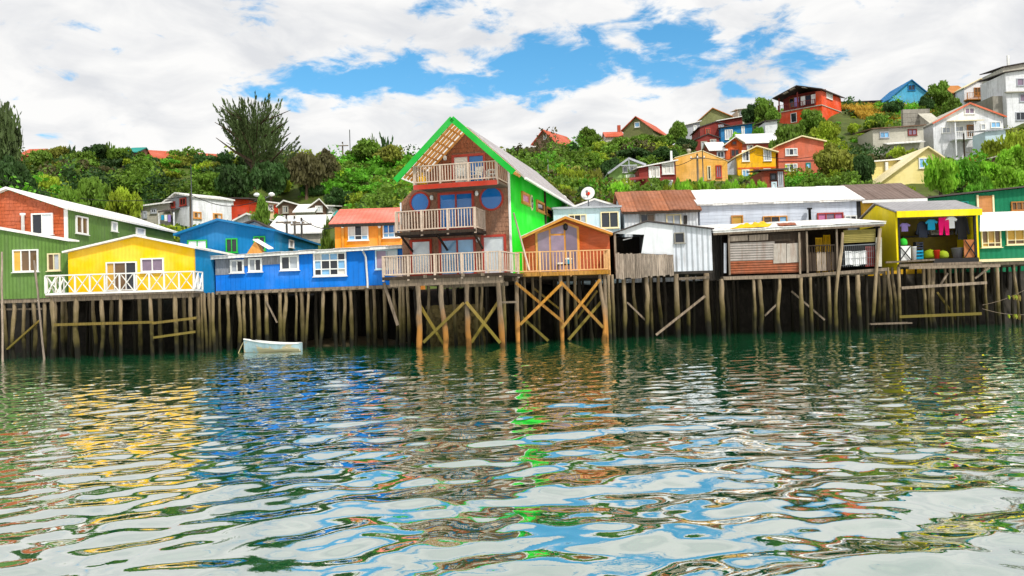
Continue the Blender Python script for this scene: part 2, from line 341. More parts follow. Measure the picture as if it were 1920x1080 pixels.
M('salmon_roof', C8(226, 122, 104), var=.08, dirt=.12, corr='x', pitch=.3, cb=.4)
M('dark_roof', C8(74, 66, 64), var=.2, dirt=.2)
M('main_roof', C8(172, 166, 166), var=.2, dirt=.3, corr='y', pitch=.8, cb=.5, rough=.5, dcol=(.2, .15, .14))
M('green_wall', C8(98, 132, 64), var=.12, dirt=.45, corr='v', pitch=.2, cb=.4, dcol=(.10, .14, .06))
M('orange_shingle', C8(180, 92, 58), var=.2, dirt=.2, rand=0, dcol=(.25, .06, .03))
M('yellow_wall', C8(255, 200, 0), var=.06, dirt=.12, corr='v', pitch=.2, cb=.12, dcol=(.6, .33, .02))
M('teal_wall', C8(0, 140, 200), var=.08, dirt=.3, corr='v', pitch=.2, cb=.3, dcol=(.02, .14, .22))
M('teal_dark', C8(0, 118, 180), var=.05, dirt=.08, corr='v', pitch=.25, cb=.15, dcol=(.01, .12, .25))
M('blue_wall', C8(0, 122, 226), var=.09, dirt=.35, groove='v', pitch=.28, cb=.4, dcol=(.03, .14, .42))
M('blue_trim', C8(0, 110, 165), var=.05, dirt=.1)
M('peel_grey', C8(140, 142, 148), var=.35, dirt=.5, scale=5, stretch=(3, 3, .5))
M('orange_wall', C8(250, 158, 66), var=.05, dirt=.10, groove='v', pitch=.22, cb=.3, dcol=(.5, .2, .05))
M('bright_green', C8(20, 232, 34), var=.05, dirt=.14, corr='v', pitch=.25, cb=.25, dcol=(.01, .3, .02), rough=.6)
M('green_trim', C8(46, 176, 66), var=.06, dirt=.08, dcol=(.02, .2, .04))
M('shingle', C8(152, 112, 88), var=.4, dirt=.35, scale=6, rand=0, stretch=(3, 3, 1), dcol=(.14, .12, .11))
M('shingle_red', C8(158, 92, 58), var=.35, dirt=.3, scale=6, rand=0, stretch=(3, 3, 1))
M('red_trim', C8(186, 70, 56), var=.12, dirt=.25)
M('cabin_wall', C8(180, 84, 44), var=.15, dirt=.2, groove='h', pitch=.18, cb=.4, stretch=(.4, .4, 3), scale=4)
M('poly_panel', C8(255, 240, 216), var=.06, dirt=.1)
M('rusty_tin', C8(150, 84, 54), var=.3, dirt=.4, scale=4, corr='h', pitch=.14, cb=.7)
M('grey_tin', C8(168, 160, 154), var=.15, dirt=.5, corr='h', pitch=.14, cb=.7, dcol=(.2, .12, .08))
M('patch_tin', C8(180, 172, 162), var=.15, dirt=.6, scale=4, dcol=(.22, .11, .06))
M('olive_blind', C8(138, 126, 62), var=.15, dirt=.3, corr='h', pitch=.1, cb=.5)
M('siding', C8(214, 222, 236), var=.06, dirt=.2, stretch=(.3, .3, 3), rand=.05)
M('light_blue', C8(204, 228, 238), var=.04, dirt=.12, groove='v', pitch=.3, cb=.3)
M('acid_yellow', C8(240, 216, 10), var=.07, dirt=.3, dcol=(.4, .34, .02))
M('olive_wall', C8(120, 104, 34), var=.2, dirt=.4)
M('gold_wall', C8(232, 178, 16), var=.06, dirt=.15)
M('deep_green', C8(8, 116, 78), var=.08, dirt=.2, dcol=(.0, .1, .07), corr='v', pitch=.3, cb=.2)
M('cream', C8(238, 224, 180), var=.05, dirt=.12)
M('cream_wall', C8(240, 222, 150), var=.05, dirt=.12, groove='h', pitch=.3, cb=.25)
M('mud', C8(84, 74, 52), var=.35, dirt=.4, scale=5, bump=.6, rand=0)
M('wet_mud_shaded', C8(40, 36, 28), var=.4, dirt=.4, scale=4, bump=.6, rand=0)  # bank mud, its colour darkened to paint in the under-deck shade
M('stone', C8(112, 98, 58), var=.35, dirt=.4, scale=7, bump=.7, rand=.3, low=[(1.2, .6, C8(84, 74, 34), .7)])
M('grey_concrete', C8(150, 146, 136), var=.15, dirt=.4)
M('metal', C8(120, 124, 128), rough=.4, metal=.6, dirt=.2)
M('black', C8(28, 28, 30), dirt=.1, rough=.6)
M('rope', C8(190, 176, 130), var=.2)
M('grass_ground', C8(76, 92, 34), var=.4, dirt=.5, scale=.6, bump=.5, rand=0, dcol=C8(90, 76, 44))
M('foliage_trunk', C8(86, 70, 54), **wood)
# hillside paints
for n_, c_ in dict(h_white=(232, 234, 238), h_grey=(176, 180, 188), h_red=(206, 66, 34), h_brown=(122, 96, 78), h_lgreen=(172, 214, 120), h_maroon=(136, 54, 48), h_tan=(238, 182, 96), h_yellow=(252, 188, 22), h_orange=(216, 96, 36), h_pink=(214, 112, 82),
                   h_blue=(20, 118, 176), h_sky=(92, 180, 218), h_rust=(150, 70, 50), h_dull=(188, 184, 170), h_coral=(236, 96, 62), h_olive=(126, 130, 84), h_teal=(30, 140, 130), h_wood=(186, 124, 66), h_brick=(178, 92, 70)).items():
    M(n_, C8(*c_), var=.1, dirt=.3, groove='h', pitch=.25, cb=.3)
for n_, c_ in dict(c_pink=(250, 40, 120), c_blue=(40, 150, 190), c_white=(240, 240, 240), c_navy=(40, 46, 62), c_lime=(150, 170, 36), c_green=(60, 190, 60), c_brown=(176, 112, 70), c_red=(220, 70, 50), c_violet=(150, 130, 190), c_yellow=(246, 190, 20), c_tarp=(246, 188, 10), c_grey=(120, 120, 124)).items():
    M(n_, C8(*c_), var=.1, dirt=.08, rough=.8, bump=.3)
def glassm(name, col, rough=.06, spec=.6, var=.2):
    m_ = M(name, col, rough=rough, var=var, dirt=0, scale=1.2, bump=.02, rand=.25, spec=spec); return m_
glassm('glass_dark', C8(44, 48, 56)); glassm('glass_pale', C8(176, 182, 190), .2); glassm('glass_reflect_blue', C8(24, 116, 196), .04, .8, .12); glassm('glass_reflect_sky', C8(136, 192, 236), .04, .8)  # blue panes: reflected sky is painted into their base colour
glassm('glass_brown', C8(110, 84, 54)); glassm('glass_curtain', C8(226, 222, 214), .3); glassm('glass_pink', C8(206, 120, 170), .2); glassm('glass_amber', C8(206, 160, 60), .2); glassm('glass_violet', C8(136, 116, 138), .05, .8)
glassm('glass_white', C8(228, 240, 250), .1, .7)  # pane colour lightened to paint in a pale sky reflection
m_ = MATS['poly_panel']; t_ = m_.node_tree; p_ = [n for n in t_.nodes if n.type == 'BSDF_PRINCIPLED'][0]      # milky roof sheet lets light through
tr_ = N('ShaderNodeBsdfTranslucent', t_, ins={0: (1, .95, .86, 1)}); mx_ = N('ShaderNodeMixShader', t_, ins={0: .85}); L(p_.outputs[0], mx_.inputs[1], t_); L(tr_.outputs[0], mx_.inputs[2], t_)
L(mx_.outputs[0], [n for n in t_.nodes if n.type == 'OUTPUT_MATERIAL'][0].inputs[0], t_)
# ---------------------------------------------------------------- terrain
def sst(x): x = np.clip(x, 0, 1); return x * x * (3 - 2 * x)
GP = [(1300, 340, 98), (1225, 352, 95), (1160, 350, 98), (1415, 337, 105), (1500, 338, 105), (1680, 296, 115), (1800, 300, 117), (1720, 352, 90), (1400, 312, 116), (1320, 286, 126), (1400, 266, 131), (1520, 226, 135),
      (1700, 206, 146), (1840, 196, 146), (1905, 262, 126), (1360, 246, 150), (1200, 286, 136), (1025, 292, 132), (340, 305, 112), (480, 310, 105), (100, 320, 105), (1630, 206, 150), (1560, 330, 100), (1880, 330, 100), (1800, 340, 90), (640, 305, 115), (230, 300, 118), (300, 428, 82), (380, 428, 86), (440, 420, 93), (500, 418, 96), (550, 415, 93), (600, 413, 92), (640, 412, 86), (540, 447, 74), (460, 447, 72), (600, 440, 72), (560, 345, 106), (420, 330, 104), (660, 340, 104)]
_gp = [at(px, py, d - 48) for px, py, d in GP]
def base_z(X, Y):
    X = np.asarray(X, float); Y = np.asarray(Y, float)
    rx = sst((X - 5) / 38); ridge = 20 + 14 * rx; ry = 62 + 36 * rx
    z = -1.3 + 4.6 * sst((Y - 7.5) / 2.2)
    z = z + (ridge - 3.3) * sst((Y - 19 + 12) / (ry - 19 + 12)) * sst((Y - 16) / 14)
    return z
_P = np.array([(p.x, p.y) for p in _gp]); _res = np.array([p.z for p in _gp]) - base_z(_P[:, 0], _P[:, 1])
_K = np.exp(-((_P[:, None] - _P[None]) ** 2).sum(-1) / (2 * 11.0 ** 2)); _w = np.linalg.solve(_K + .08 * np.eye(len(_P)), _res)
def ground_z(X, Y):
    X = np.asarray(X, float); Y = np.asarray(Y, float); z = base_z(X, Y)
    k = np.exp(-((X[..., None] - _P[:, 0]) ** 2 + (Y[..., None] - _P[:, 1]) ** 2) / (2 * 11.0 ** 2))
    return z + (k @ _w) * sst((Y - 16) / 10)
def gz(x, y): return float(ground_z(np.array([x]), np.array([y]))[0])
def grid_obj(name, xs, ys, Z, mat, smooth=True):
    nx, ny = len(xs), len(ys); X, Y = np.meshgrid(xs, ys); co = np.stack([X, Y, Z], -1).reshape(-1, 3).astype(np.float32)
    i = (np.arange(ny - 1)[:, None] * nx + np.arange(nx - 1)[None]).reshape(-1)
    q = np.stack([i, i + 1, i + 1 + nx, i + nx], -1).astype(np.int32)
    me = bpy.data.meshes.new(name); me.vertices.add(len(co)); me.vertices.foreach_set('co', co.ravel()); me.loops.add(q.size); me.loops.foreach_set('vertex_index', q.ravel())
    me.polygons.add(len(q)); me.polygons.foreach_set('loop_start', np.arange(0, q.size, 4, dtype=np.int32)); me.polygons.foreach_set('loop_total', np.full(len(q), 4, np.int32))
    me.polygons.foreach_set('use_smooth', np.full(len(q), smooth)); me.update(calc_edges=True); me.validate(); me.materials.append(MATS[mat]); return link(name, me)
xs = np.concatenate([np.linspace(-420, -92, 24), np.linspace(-90, 110, 161), np.linspace(114, 460, 24)]); ys = np.concatenate([np.linspace(10.2, 16, 12), np.linspace(16.8, 130, 130), np.linspace(134, 700, 26)])
XX, YY = np.meshgrid(xs, ys); ZZ = ground_z(XX, YY)
rg = np.random.default_rng(5)
ZZ += np.where(YY > 19, .35 * np.sin(XX * .7 + 2 * np.sin(YY * .31)) * np.cos(YY * .53 + XX * .13), 0)
tag(grid_obj('hillside_ground', xs, ys, ZZ, 'grass_ground'), 'grassy hillside rising behind the waterfront houses', kind='structure')
xs = np.linspace(-90, 110, 201); ys = np.linspace(5, 10.2, 22); XX, YY = np.meshgrid(xs, ys); ZZ = ground_z(XX, YY) - .004 + .12 * np.sin(XX * 1.7 + 3 * np.sin(YY)) * np.cos(YY * 2.3 + XX)
ZZ[-1] = ground_z(XX[-1], YY[-1]) - .004
tag(grid_obj('shore_bank', xs, ys, ZZ, 'wet_mud_shaded'), 'wet mud bank under the stilt houses, with painted-in shade', kind='structure')
# mud bank exposed under the blue house
xs = np.linspace(-17, -3, 57); ys = np.linspace(1.5, 9.5, 33); XX, YY = np.meshgrid(xs, ys)
ZZ = -.5 + 1.0 * np.exp(-((XX + 10.5) / 3.6) ** 2 - ((YY - 6.0) / 2.6) ** 2) + .45 * np.exp(-((XX + 7.4) / 1.6) ** 2 - ((YY - 4.2) / 1.6) ** 2) + .07 * np.sin(XX * 2.1 + YY) * np.cos(YY * 1.7)
tag(grid_obj('mud_bank', xs, ys, ZZ, 'mud'), 'brown mud bank above the water under the blue house', kind='structure')
# ---------------------------------------------------------------- water
wm = bpy.data.materials.new('water'); wm.use_nodes = True; t = wm.node_tree; t.nodes.clear()
o = N('ShaderNodeOutputMaterial', t); df = N('ShaderNodeBsdfDiffuse', t, ins={0: C8(2, 108, 62) + (1,)}); gl = N('ShaderNodeBsdfGlossy', t, ins={0: (1, .965, .972, 1), 1: .015})
fr = N('ShaderNodeLayerWeight', t, ins={0: .5}); fq = N('ShaderNodeMapRange', t, ins={3: .1, 4: .94}); L(fr.outputs['Facing'], fq.inputs[0], t); mx = N('ShaderNodeMixShader', t); L(fq.outputs[0], mx.inputs[0], t); L(df.outputs[0], mx.inputs[1], t); L(gl.outputs[0], mx.inputs[2], t); L(mx.outputs[0], o.inputs[0], t)
g = N('ShaderNodeNewGeometry', t); mp = N('ShaderNodeMapping', t, ins={'Scale': (1, 1.0, 1)}); L(g.outputs['Position'], mp.inputs[0], t)
na = N('ShaderNodeTexNoise', t, ins={'Scale': 6.0, 'Detail': 3.0, 'Roughness': .55, 'Distortion': .3}); L(mp.outputs[0], na.inputs['Vector'], t)
nb = N('ShaderNodeTexNoise', t, ins={'Scale': 4.5, 'Detail': 2.0, 'Roughness': .5}); L(mp.outputs[0], nb.inputs['Vector'], t)
sp = N('ShaderNodeSeparateXYZ', t); L(g.outputs['Position'], sp.inputs[0], t)
# breeze-ruffled water close to the houses
ry_ = N('ShaderNodeMapRange', t, interpolation_type='SMOOTHSTEP', ins={1: -22.0, 2: -9.0}); L(sp.outputs[1], ry_.inputs[0], t)
rx_ = N('ShaderNodeMapRange', t, interpolation_type='SMOOTHSTEP', ins={1: 2.0, 2: -9.0, 3: .25, 4: 1.0}); L(sp.outputs[0], rx_.inputs[0], t)
rf = N('ShaderNodeMath', t, operation='MULTIPLY'); L(ry_.outputs[0], rf.inputs[0], t); L(rx_.outputs[0], rf.inputs[1], t)
k1 = N('ShaderNodeMath', t, operation='MULTIPLY', ins={1: .25}); L(rf.outputs[0], k1.inputs[0], t)
b1 = N('ShaderNodeBump', t, ins={'Strength': .008, 'Distance': .12}); L(na.outputs[0], b1.inputs['Height'], t)
b2 = N('ShaderNodeBump', t, ins={'Distance': .12}); L(nb.outputs[0], b2.inputs['Height'], t); L(k1.outputs[0], b2.inputs['Strength'], t); L(b1.outputs[0], b2.inputs['Normal'], t)
for n_ in (gl, fr): L(b2.outputs[0], n_.inputs['Normal'], t)
MATS['water'] = wm
def steps(a, b, sp0, sp1):
    out = [a]; 
    while out[-1] < b: f = (out[-1] - a) / (b - a); out.append(out[-1] + sp0 + (sp1 - sp0) * f)
    return out
xp = steps(0, 5, .042, .046) + steps(5.05, 14, .05, .09) + steps(14.1, 34, .11, .22) + steps(34.3, 80, .4, 3) + [100, 140, 200, 300, 420]
xs = np.array([-x for x in reversed(xp[1:])] + xp)
ys = np.array([-300, -200, -140, -100, -80, -70, -62] + steps(-58, -43, .3, .06) + steps(-42.95, -36, .042, .046) + steps(-35.95, -30, .05, .085) + steps(-29.9, -8, .1, .16) + steps(-7.8, 9.5, .18, .3))
XX, YY = np.meshgrid(xs, ys); ZZ = np.zeros_like(XX)
r_ = np.random.default_rng(21)
env1 = .75 + .35 * np.sin(XX * .21 + 1.3 + .8 * np.sin(YY * .17)) * np.sin(YY * .26 + .4)
for i in range(80):
    lam = 0.21 * (7.0 ** (i / 79.)); 
    th = r_.uniform(0, 6.28) if i % 2 else r_.normal(0, .9) + (math.pi / 2); kx, ky = math.cos(th) * 2 * math.pi / lam, math.sin(th) * 2 * math.pi / lam
    s = WAVE_SLOPE * (1.0 if lam > .44 else .7 if lam > .32 else .35) * (1 if lam < 1.0 else .75) * r_.uniform(.5, 1.4) / math.sqrt(40)
    env = env1 if i % 2 else 1.0
    ZZ += env * s * lam / (2 * math.pi) * np.sin(kx * XX + ky * YY + r_.uniform(0, 6.28))
# a boat's wash crossing on the near right
for lam, s in ((1.9, .05), (1.2, .035)):
    th = R(112); kx, ky = math.cos(th) * 2 * math.pi / lam, math.sin(th) * 2 * math.pi / lam
    ZZ += np.exp(-((XX * .93 + (YY + 39) * .38 - 2.2) / 3.2) ** 2) * s * lam / (2 * math.pi) * np.sin(kx * XX + ky * YY)
far = np.clip(1.2 - np.abs(XX) / 70, 0, 1) * np.clip((YY + 62) / 6, 0, 1); ZZ *= far
tag(grid_obj('water', xs, ys, ZZ, 'water'), 'dark green rippled inlet water', kind='structure')
print('water verts', XX.size)
# ================================================================ waterfront row (stilt houses)
G_ST = 'stilt houses along the waterfront'
def lathe_part(h, part, mat, prof, u, v, z, par=None, n=10, axis=None):
    vs_, fs = lathe_geo(prof, n); b = Matrix.Translation((u, v, z - h.zb))
    if axis: b = b @ Vector((0, 0, 1)).rotation_difference(Vector(axis)).to_matrix().to_4x4()
    return link(part, mesh(part, vs_, fs, mat, True), par or h.e, b, h.e)
def wall_lamp(h, px, py, v=0.0, mat='white', par=None):
    u, z = h.F.uz(px, py, v); lathe_part(h, 'wall_lamp', mat, [(.05, -.14), (.09, -.1), (.11, 0), (.08, .1), (.03, .14)], u, v - .14, z); 
def roof_lean(h, part, mat, u0, u1, v0, z0, z1, v1, z2, z3, th=.12):
    """sheet roof with straight edges: front edge (u0,z0)-(u1,z1) at v0, back edge z2,z3 at v1"""
    rf = h.slab(part, mat, [(u0, v0, z0 + th), (u1, v0, z1 + th), (u1, v1, z3 + th), (u0, v1, z2 + th)], th); n = max(3, int((u1 - u0) / .95))
    for i in range(n):                                  # overlapping roof sheets
        a, b = i / n, (i + 1.06) / n if i < n - 1 else 1.0; za, zb = z0 + (z1 - z0) * a, z0 + (z1 - z0) * b; ya, yb = z2 + (z3 - z2) * a, z2 + (z3 - z2) * b; e = th + .03 + (.018 if i % 2 else 0) + rnd.uniform(0, .008); o_ = rnd.uniform(.02, .1)
        h.slab('roof_sheet', mat, [(u0 + (u1 - u0) * a, v0 - o_, za + e), (u0 + (u1 - u0) * b, v0 - o_, zb + e - rnd.uniform(0, .015)), (u0 + (u1 - u0) * b, v1, yb + e), (u0 + (u1 - u0) * a, v1, ya + e)], .025, par=rf)
    return rf
# ---- green house with orange shingled gable, far left
F = Fac(125, 420, .8); h = H('stilt_house', 'green tin house with orange shingled gable end and white roof edge', 'house', F, 0, G_ST)
zf = 3.35; ze = F.uz(125, 392)[1]; up_, zp = F.uz(17, 356); ul = 2 * up_
h.prism('wall', 'green_wall', [(ul, zf), (0, zf), (0, ze), (up_, zp), (ul, ze)], 0, 15.5)
h.gable('roof', 'white_roof_y', ul, 0, up_, ze, ze, zp, -.35, 16, .13, .22)
# orange shingles on the gable, above the annex
def shingles(h, mat, poly_top, u0, u1, z0, v, sw, sh, seed, skip=None, part='shingle_cladding', label=None):
    r_ = random.Random(seed); vs_, fs = [], []; z = z0; row = 0
    while True:
        any_ = False; u = u0 + (row % 2) * sw * .5 - sw * r_.random() * .3
        while u < u1:
            w = sw * r_.uniform(.7, 1.25); a, b = max(u, u0), min(u + w - .012, u1); mid = (a + b) / 2
            if b - a > .02 and z < poly_top(mid) and not (skip and skip(mid, z + sh * .4)):
                any_ = True; zt = min(z + sh * 1.15, poly_top(a), poly_top(b)); zt = max(zt, z + .02); d = r_.uniform(.02, .045); zb = z - r_.uniform(0, sh * .12); k = len(vs_); wv = v - .004
                vs_ += [(a, wv - d, zb), (b, wv - d, zb), (b, wv - .006, zt), (a, wv - .006, zt), (a, wv, zb), (b, wv, zb), (b, wv, zt), (a, wv, zt)]
                fs += [(k, k + 1, k + 2, k + 3), (k, k + 4, k + 5, k + 1), (k, k + 3, k + 7, k + 4), (k + 1, k + 5, k + 6, k + 2)]
            u += w
        if not any_ or row > 80: break
        z += sh; row += 1
    o_ = h.geo(part, mat, vs_, fs); tag(o_, label, kind='stuff'); return o_
gtop = lambda u: zp + .02 - (zp - ze) * (abs(u - up_) / -up_)
shingles(h, 'orange_shingle', gtop, ul * .8, -.12, F.uz(60, 447)[1], 0, .24, .2, 3, label='orange wooden shingles on the gable')
h.box('corner_trim', 'white', -.12, .05, -.06, .06, F.uz(125, 453)[1], ze - .02)
h.win(60, 400, 100, 440, 2, glasses=['glass_dark', 'glass_white'], v=-.04)
u_, z_ = F.uz(47, 437); lathe_part(h, 'flue_pipe', 'white', [(.09, 0), (.09, .95), (.15, .97), (.15, 1.08)], u_, -.2, z_)
for a in ((141, 406, 163, 439, 2, ['glass_brown']), (208, 416, 218, 434, 1, ['glass_pale']), (254, 428, 270, 441, 1, ['glass_pale'])): h.win(*a[:4], cols=a[4], glasses=a[5], side=0.0)
h.box('floor', 'beam', ul, 0, .05, 12, zf - .18, zf - .004)
# annex in front, same green
za0 = F.uz(0, 431, -1.2)[1]; za1 = F.uz(126, 453, -1.2)[1]; ua = F.uz(128, 500, -1.2)[0]
sl = (za0 - za1) / (F.uz(0, 431, -1.2)[0] - ua)
an = h.prism('annex_wall', 'green_wall', [(ul, zf - .12), (ua, zf - .12), (ua, za1), (ul, za1 + sl * (ul - ua))], -1.2, -.02)
h.slab('annex_roof', 'white_roof', [(ul, -1.35, za1 + sl * (ul - ua) + .1), (ua + .06, -1.35, za1 + .1), (ua + .06, -.05, za1 + .16), (ul, -.05, za1 + sl * (ul - ua) + .16)], .09)
h.win(25, 468, 73, 510, 3, v=-1.2, glasses=['glass_amber', 'glass_brown', 'glass_brown']); h.win(90, 475, 114, 508, 2, v=-1.2, frame='cream', glasses=['glass_brown', 'glass_pale'])
h.box('floor_beam', 'beam', ul, ua, -1.15, -.95, zf - .34, zf - .125)
h.piles_px([(8, .13), (27, .14, .05), (46, .12, -.1), (63, .13), (84, .12), (104, .12), (122, .13)], -1.0, zf - .13)
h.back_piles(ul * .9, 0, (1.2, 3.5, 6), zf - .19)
h.bar('brace', 'beam_moss', (*[F.uz(14, 655, -1.2)[0]], -1.22, F.uz(14, 655, -1.2)[1]), (F.uz(76, 600, -1.2)[0], -1.22, F.uz(76, 600, -1.2)[1]), .13, .09)
h.bar('cross_beam', 'beam', (F.uz(-20, 572, -.9)[0], -.82, 2.7), (F.uz(78, 572, -.9)[0], -.82, 2.65), .1, .1)
# loose tall mooring poles in front of it
for px, pt, pb, lean, lb in ((6, 472, 672, .1, 'tall bare mooring pole in front of the green house, nearest the picture edge'), (66, 488, 672, -.55, 'thin mooring pole leaning against the green annex, below its wide window')):
    Fp = Fac(px, 600, -2.0); hp = H('mooring_pole', lb, 'pole', Fp, 0); zt = Fp.uz(px, pt)[1]; hp.pile(0, 0, zt, .07, 'plank_grey', 1, lean=(-lean, 0), part='shaft')
# ---- yellow house
F = Fac(128, 500, -1.0); h = H('stilt_house', 'bright yellow gabled house with teal side wall and deck', 'house', F, 0, G_ST)
u1 = F.uz(364, 500)[0]; zf = F.uz(240, 549)[1]; ze0 = F.uz(128, 474)[1]; ze1 = F.uz(363, 466)[1]; up_, zp = F.uz(256, 444)
h.prism('front_wall', 'yellow_wall', [(0, zf), (u1, zf), (u1, ze1), (up_, zp), (0, ze0)], 0, .18)
h.prism('wall', 'teal_wall', [(.02, zf - .1), (u1, zf - .1), (u1, ze1), (up_, zp), (.02, ze0)], .19, 9.0)
h.gable('roof', 'white_roof_y', 0, u1, up_, ze0, ze1, zp, -.3, 9.4, .1, .18)
h.win(200, 491, 258, 545, 3, frame='white', glasses=['glass_amber', 'glass_brown', 'glass_dark'], part='door', splits=[.27, .64])
h.win(265, 484, 308, 510, 2, glasses=['glass_violet', 'glass_violet'])
vd = -1.55; ud0 = F.uz(84, 530, vd)[0]; ud1 = F.uz(363, 530, vd)[0]; zd = F.uz(220, 550, vd)[1]
h.box('deck', 'beam', ud0, ud1, vd, -.01, zd - .1, zd); h.box('deck_beam', 'beam', ud0 + .2, ud1 - .1, vd + .15, vd + .3, zd - .32, zd - .105)
h.box('floor', 'beam', .1, u1 - .1, .03, 9, zf - .3, zf - .11)
def xrail(h, p, q, hh, cells, mat):
    p = Vector(p); q = Vector(q); Z = Vector((0, 0, 1)); top = h.bar('railing', mat, p + Z * hh, q + Z * hh, .09, .06)
    h.bar('bottom_rail', mat, p + Z * .06, q + Z * .06, .07, .1, par=top)
    for i in range(cells + 1): c = p.lerp(q, i / cells); h.bar('post', mat, c + Z * .1, c + Z * (hh - .03), .07, .07, par=top)
    nrm = (q - p).cross(Z).normalized() * .03
    for i in range(cells):
        a = p.lerp(q, (i + .08) / cells); b = p.lerp(q, (i + .92) / cells)
        h.bar('cross_slat', mat, a + Z * .12 + nrm, b + Z * (hh - .04) + nrm, .03, .07, par=top, up=nrm); h.bar('cross_slat', mat, b + Z * .12 - nrm, a + Z * (hh - .04) - nrm, .03, .07, par=top, up=nrm)
hr = F.uz(220, 513, vd)[1] - zd
xrail(h, (ud0, vd + .05, zd), (ud1, vd + .05, zd), hr, 10, 'white'); xrail(h, (ud0 + .05, vd + .12, zd), (ud0 + .05, .3, zd), hr, 2, 'white'); xrail(h, (ud1 - .05, vd + .12, zd), (ud1 - .05, -.1, zd), hr, 2, 'white')
h.box('deck_return', 'beam', ud0, -.01, .0, 1.2, zd - .1, zd)
h.piles_px([(98, .16, -.05), (144, .17), (191, .14, -.22), (227, .12, -.05), (282, .13, .08), (329, .15), (357, .13, .03)], vd + .22, zd - .1)
h.piles_px([118, 175, 210, 262, 300, 345], .6, zf - .3); h.piles_px([(372, .14), (384, .11), (392, .12), (400, .12), (378, .1)], 1.0, zf - .1)
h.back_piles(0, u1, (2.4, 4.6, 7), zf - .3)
pt = lambda px, py, v: (h.F.uz(px, py, v)[0], v, h.F.uz(px, py, v)[1])
h.bar('cross_beam', 'beam_moss', pt(102, 609, vd), pt(288, 604, vd), .12, .14); h.bar('cross_beam', 'beam_moss', pt(286, 606, vd - .1), pt(368, 596, vd - .1), .1, .13); h.bar('cross_beam', 'beam_moss', pt(288, 633, vd), pt(366, 622, vd), .1, .12)
# ---- teal gabled house behind
F = Fac(338, 470, 8.5); h = H('gabled_house', 'deep blue gabled house with green window frames behind the yellow house', 'house', F, 3.3)
u1 = F.uz(514, 470)[0]; ze0 = F.uz(338, 441)[1]; ze1 = F.uz(514, 434)[1]; up_, zp = F.uz(412, 415)
h.prism('front_wall', 'teal_dark', [(0, 3.3), (u1, 3.3), (u1, ze1), (up_, zp), (0, ze0)], 0, .2)
h.prism('wall', 'teal_wall', [(.02, 3.3), (u1 - .01, 3.3), (u1 - .01, ze1), (up_, zp), (.02, ze0)], .21, 13)
h.gable('roof', 'blue_trim', 0, u1, up_, ze0, ze1, zp, -.5, 13.3, .14, .25)
h.win(424, 447, 446, 474, 2, frame='green_trim', glasses=['glass_dark']); h.win(476, 443, 498, 470, 2, frame='green_trim'); h.win(352, 450, 389, 472, 2, frame='green_trim', glasses=['glass_white'])
h.win(541, 450, 549, 465, 1, side=u1 - .01, glasses=['glass_pale'])
# ---- long blue house
F = Fac(404, 515, 2.0); h = H('stilt_house', 'long low cobalt blue house with white eaves on dense wooden piles', 'house', F, 0, G_ST)
u1 = F.uz(757, 500)[0]; zf = F.uz(560, 540)[1]; z0 = F.uz(404, 487)[1]; z1 = F.uz(757, 466)[1]
zfl = F.uz(404, 546)[1]; zfr = F.uz(757, 533)[1]
h.prism('wall', 'blue_wall', [(0, zfl), (u1, zfr), (u1, z1), (0, z0)], 0, 7.5)
roof_lean(h, 'roof', 'white_roof', -.15, u1 + .1, -.4, z0, z1, 7.8, z0 + .45, z1 + .45, .16)
um = F.uz(476, 500)[0]
h.prism('weathered_panel', 'peel_grey', [(.01, F.uz(405, 516)[1]), (F.uz(438, 500)[0], F.uz(438, 514)[1]), (F.uz(438, 500)[0], z0 + .02), (.01, z0 - .01)], -.025, -.003); 
h.prism('weathered_panel', 'peel_grey', [(F.uz(458, 500)[0], F.uz(458, 499)[1]), (F.uz(526, 500)[0], F.uz(526, 495)[1]), (F.uz(526, 500)[0], F.uz(526, 480)[1]), (F.uz(458, 500)[0], F.uz(458, 484)[1])], -.025, -.003)
for a in ((432, 487, 458, 512, ['glass_pale', 'glass_dark']), (466, 484, 492, 510, ['glass_pale', 'glass_dark']), (526, 479, 561, 507, ['glass_dark', 'glass_pale'])): h.win(*a[:4], cols=2, glasses=a[4], fw=.1, v=-.02)
h.win(588, 473, 650, 518, 4, 3, v=-.02, fw=.1, glasses=['glass_dark', 'glass_reflect_sky', 'glass_curtain', 'glass_reflect_sky', 'glass_dark', 'glass_reflect_sky', 'glass_dark'], splits=[.24, .5, .74], hs=[.3, .66])
h.win(704, 468, 746, 505, 2, v=-.02, frame='light_blue', glasses=['glass_violet', 'glass_white'])
u_, z_ = F.uz(682, 470); ub, zb = F.uz(690, 540)
v1_, f1_ = tube_geo([(u_, -.42, z_), (u_ + .12, -.12, z_ - .35), (ub, -.1, zb + .3), (ub, -.12, zb)], [.06] * 4, 8); h.geo('downpipe', 'white', v1_, f1_, smooth=True)
h.prism('floor_beam', 'beam', [(0, zfl - .2), (u1, zfr - .2), (u1, zfr - .01), (0, zfl - .01)], -.04, .14)
h.prism('floor', 'beam', [(0, zfl - .16), (u1, zfr - .16), (u1, zfr - .01), (0, zfl - .01)], .2, 7.5)
for i in range(22):
    f = (i + .5) / 22; h.box('joist', 'beam', u1 * f - .05, u1 * f + .05, -.14, -.045, zfl + (zfr - zfl) * f - .12, zfl + (zfr - zfl) * f - .012)
h.piles_px([(412, .1), (427, .13), (447, .15), (458, .12), (484, .15), (500, .14), (526, .15), (537, .14), (566, .15), (580, .1, -.35), (607, .13, -.3), (629, .14), (646, .13), (658, .14), (689, .14, .05), (702, .13), (722, .14), (739, .12), (556, .09), (470, .09)], .15, zfl - .15)
h.bar('brace', 'beam', (F.uz(500, 565, .05)[0], .0, F.uz(500, 565, .05)[1]), (F.uz(520, 605, .05)[0], .0, F.uz(520, 605, .05)[1]), .1, .08)
h.back_piles(.2, u1, (1.5, 3, 4.6, 6.4), zfl - .18, .95)
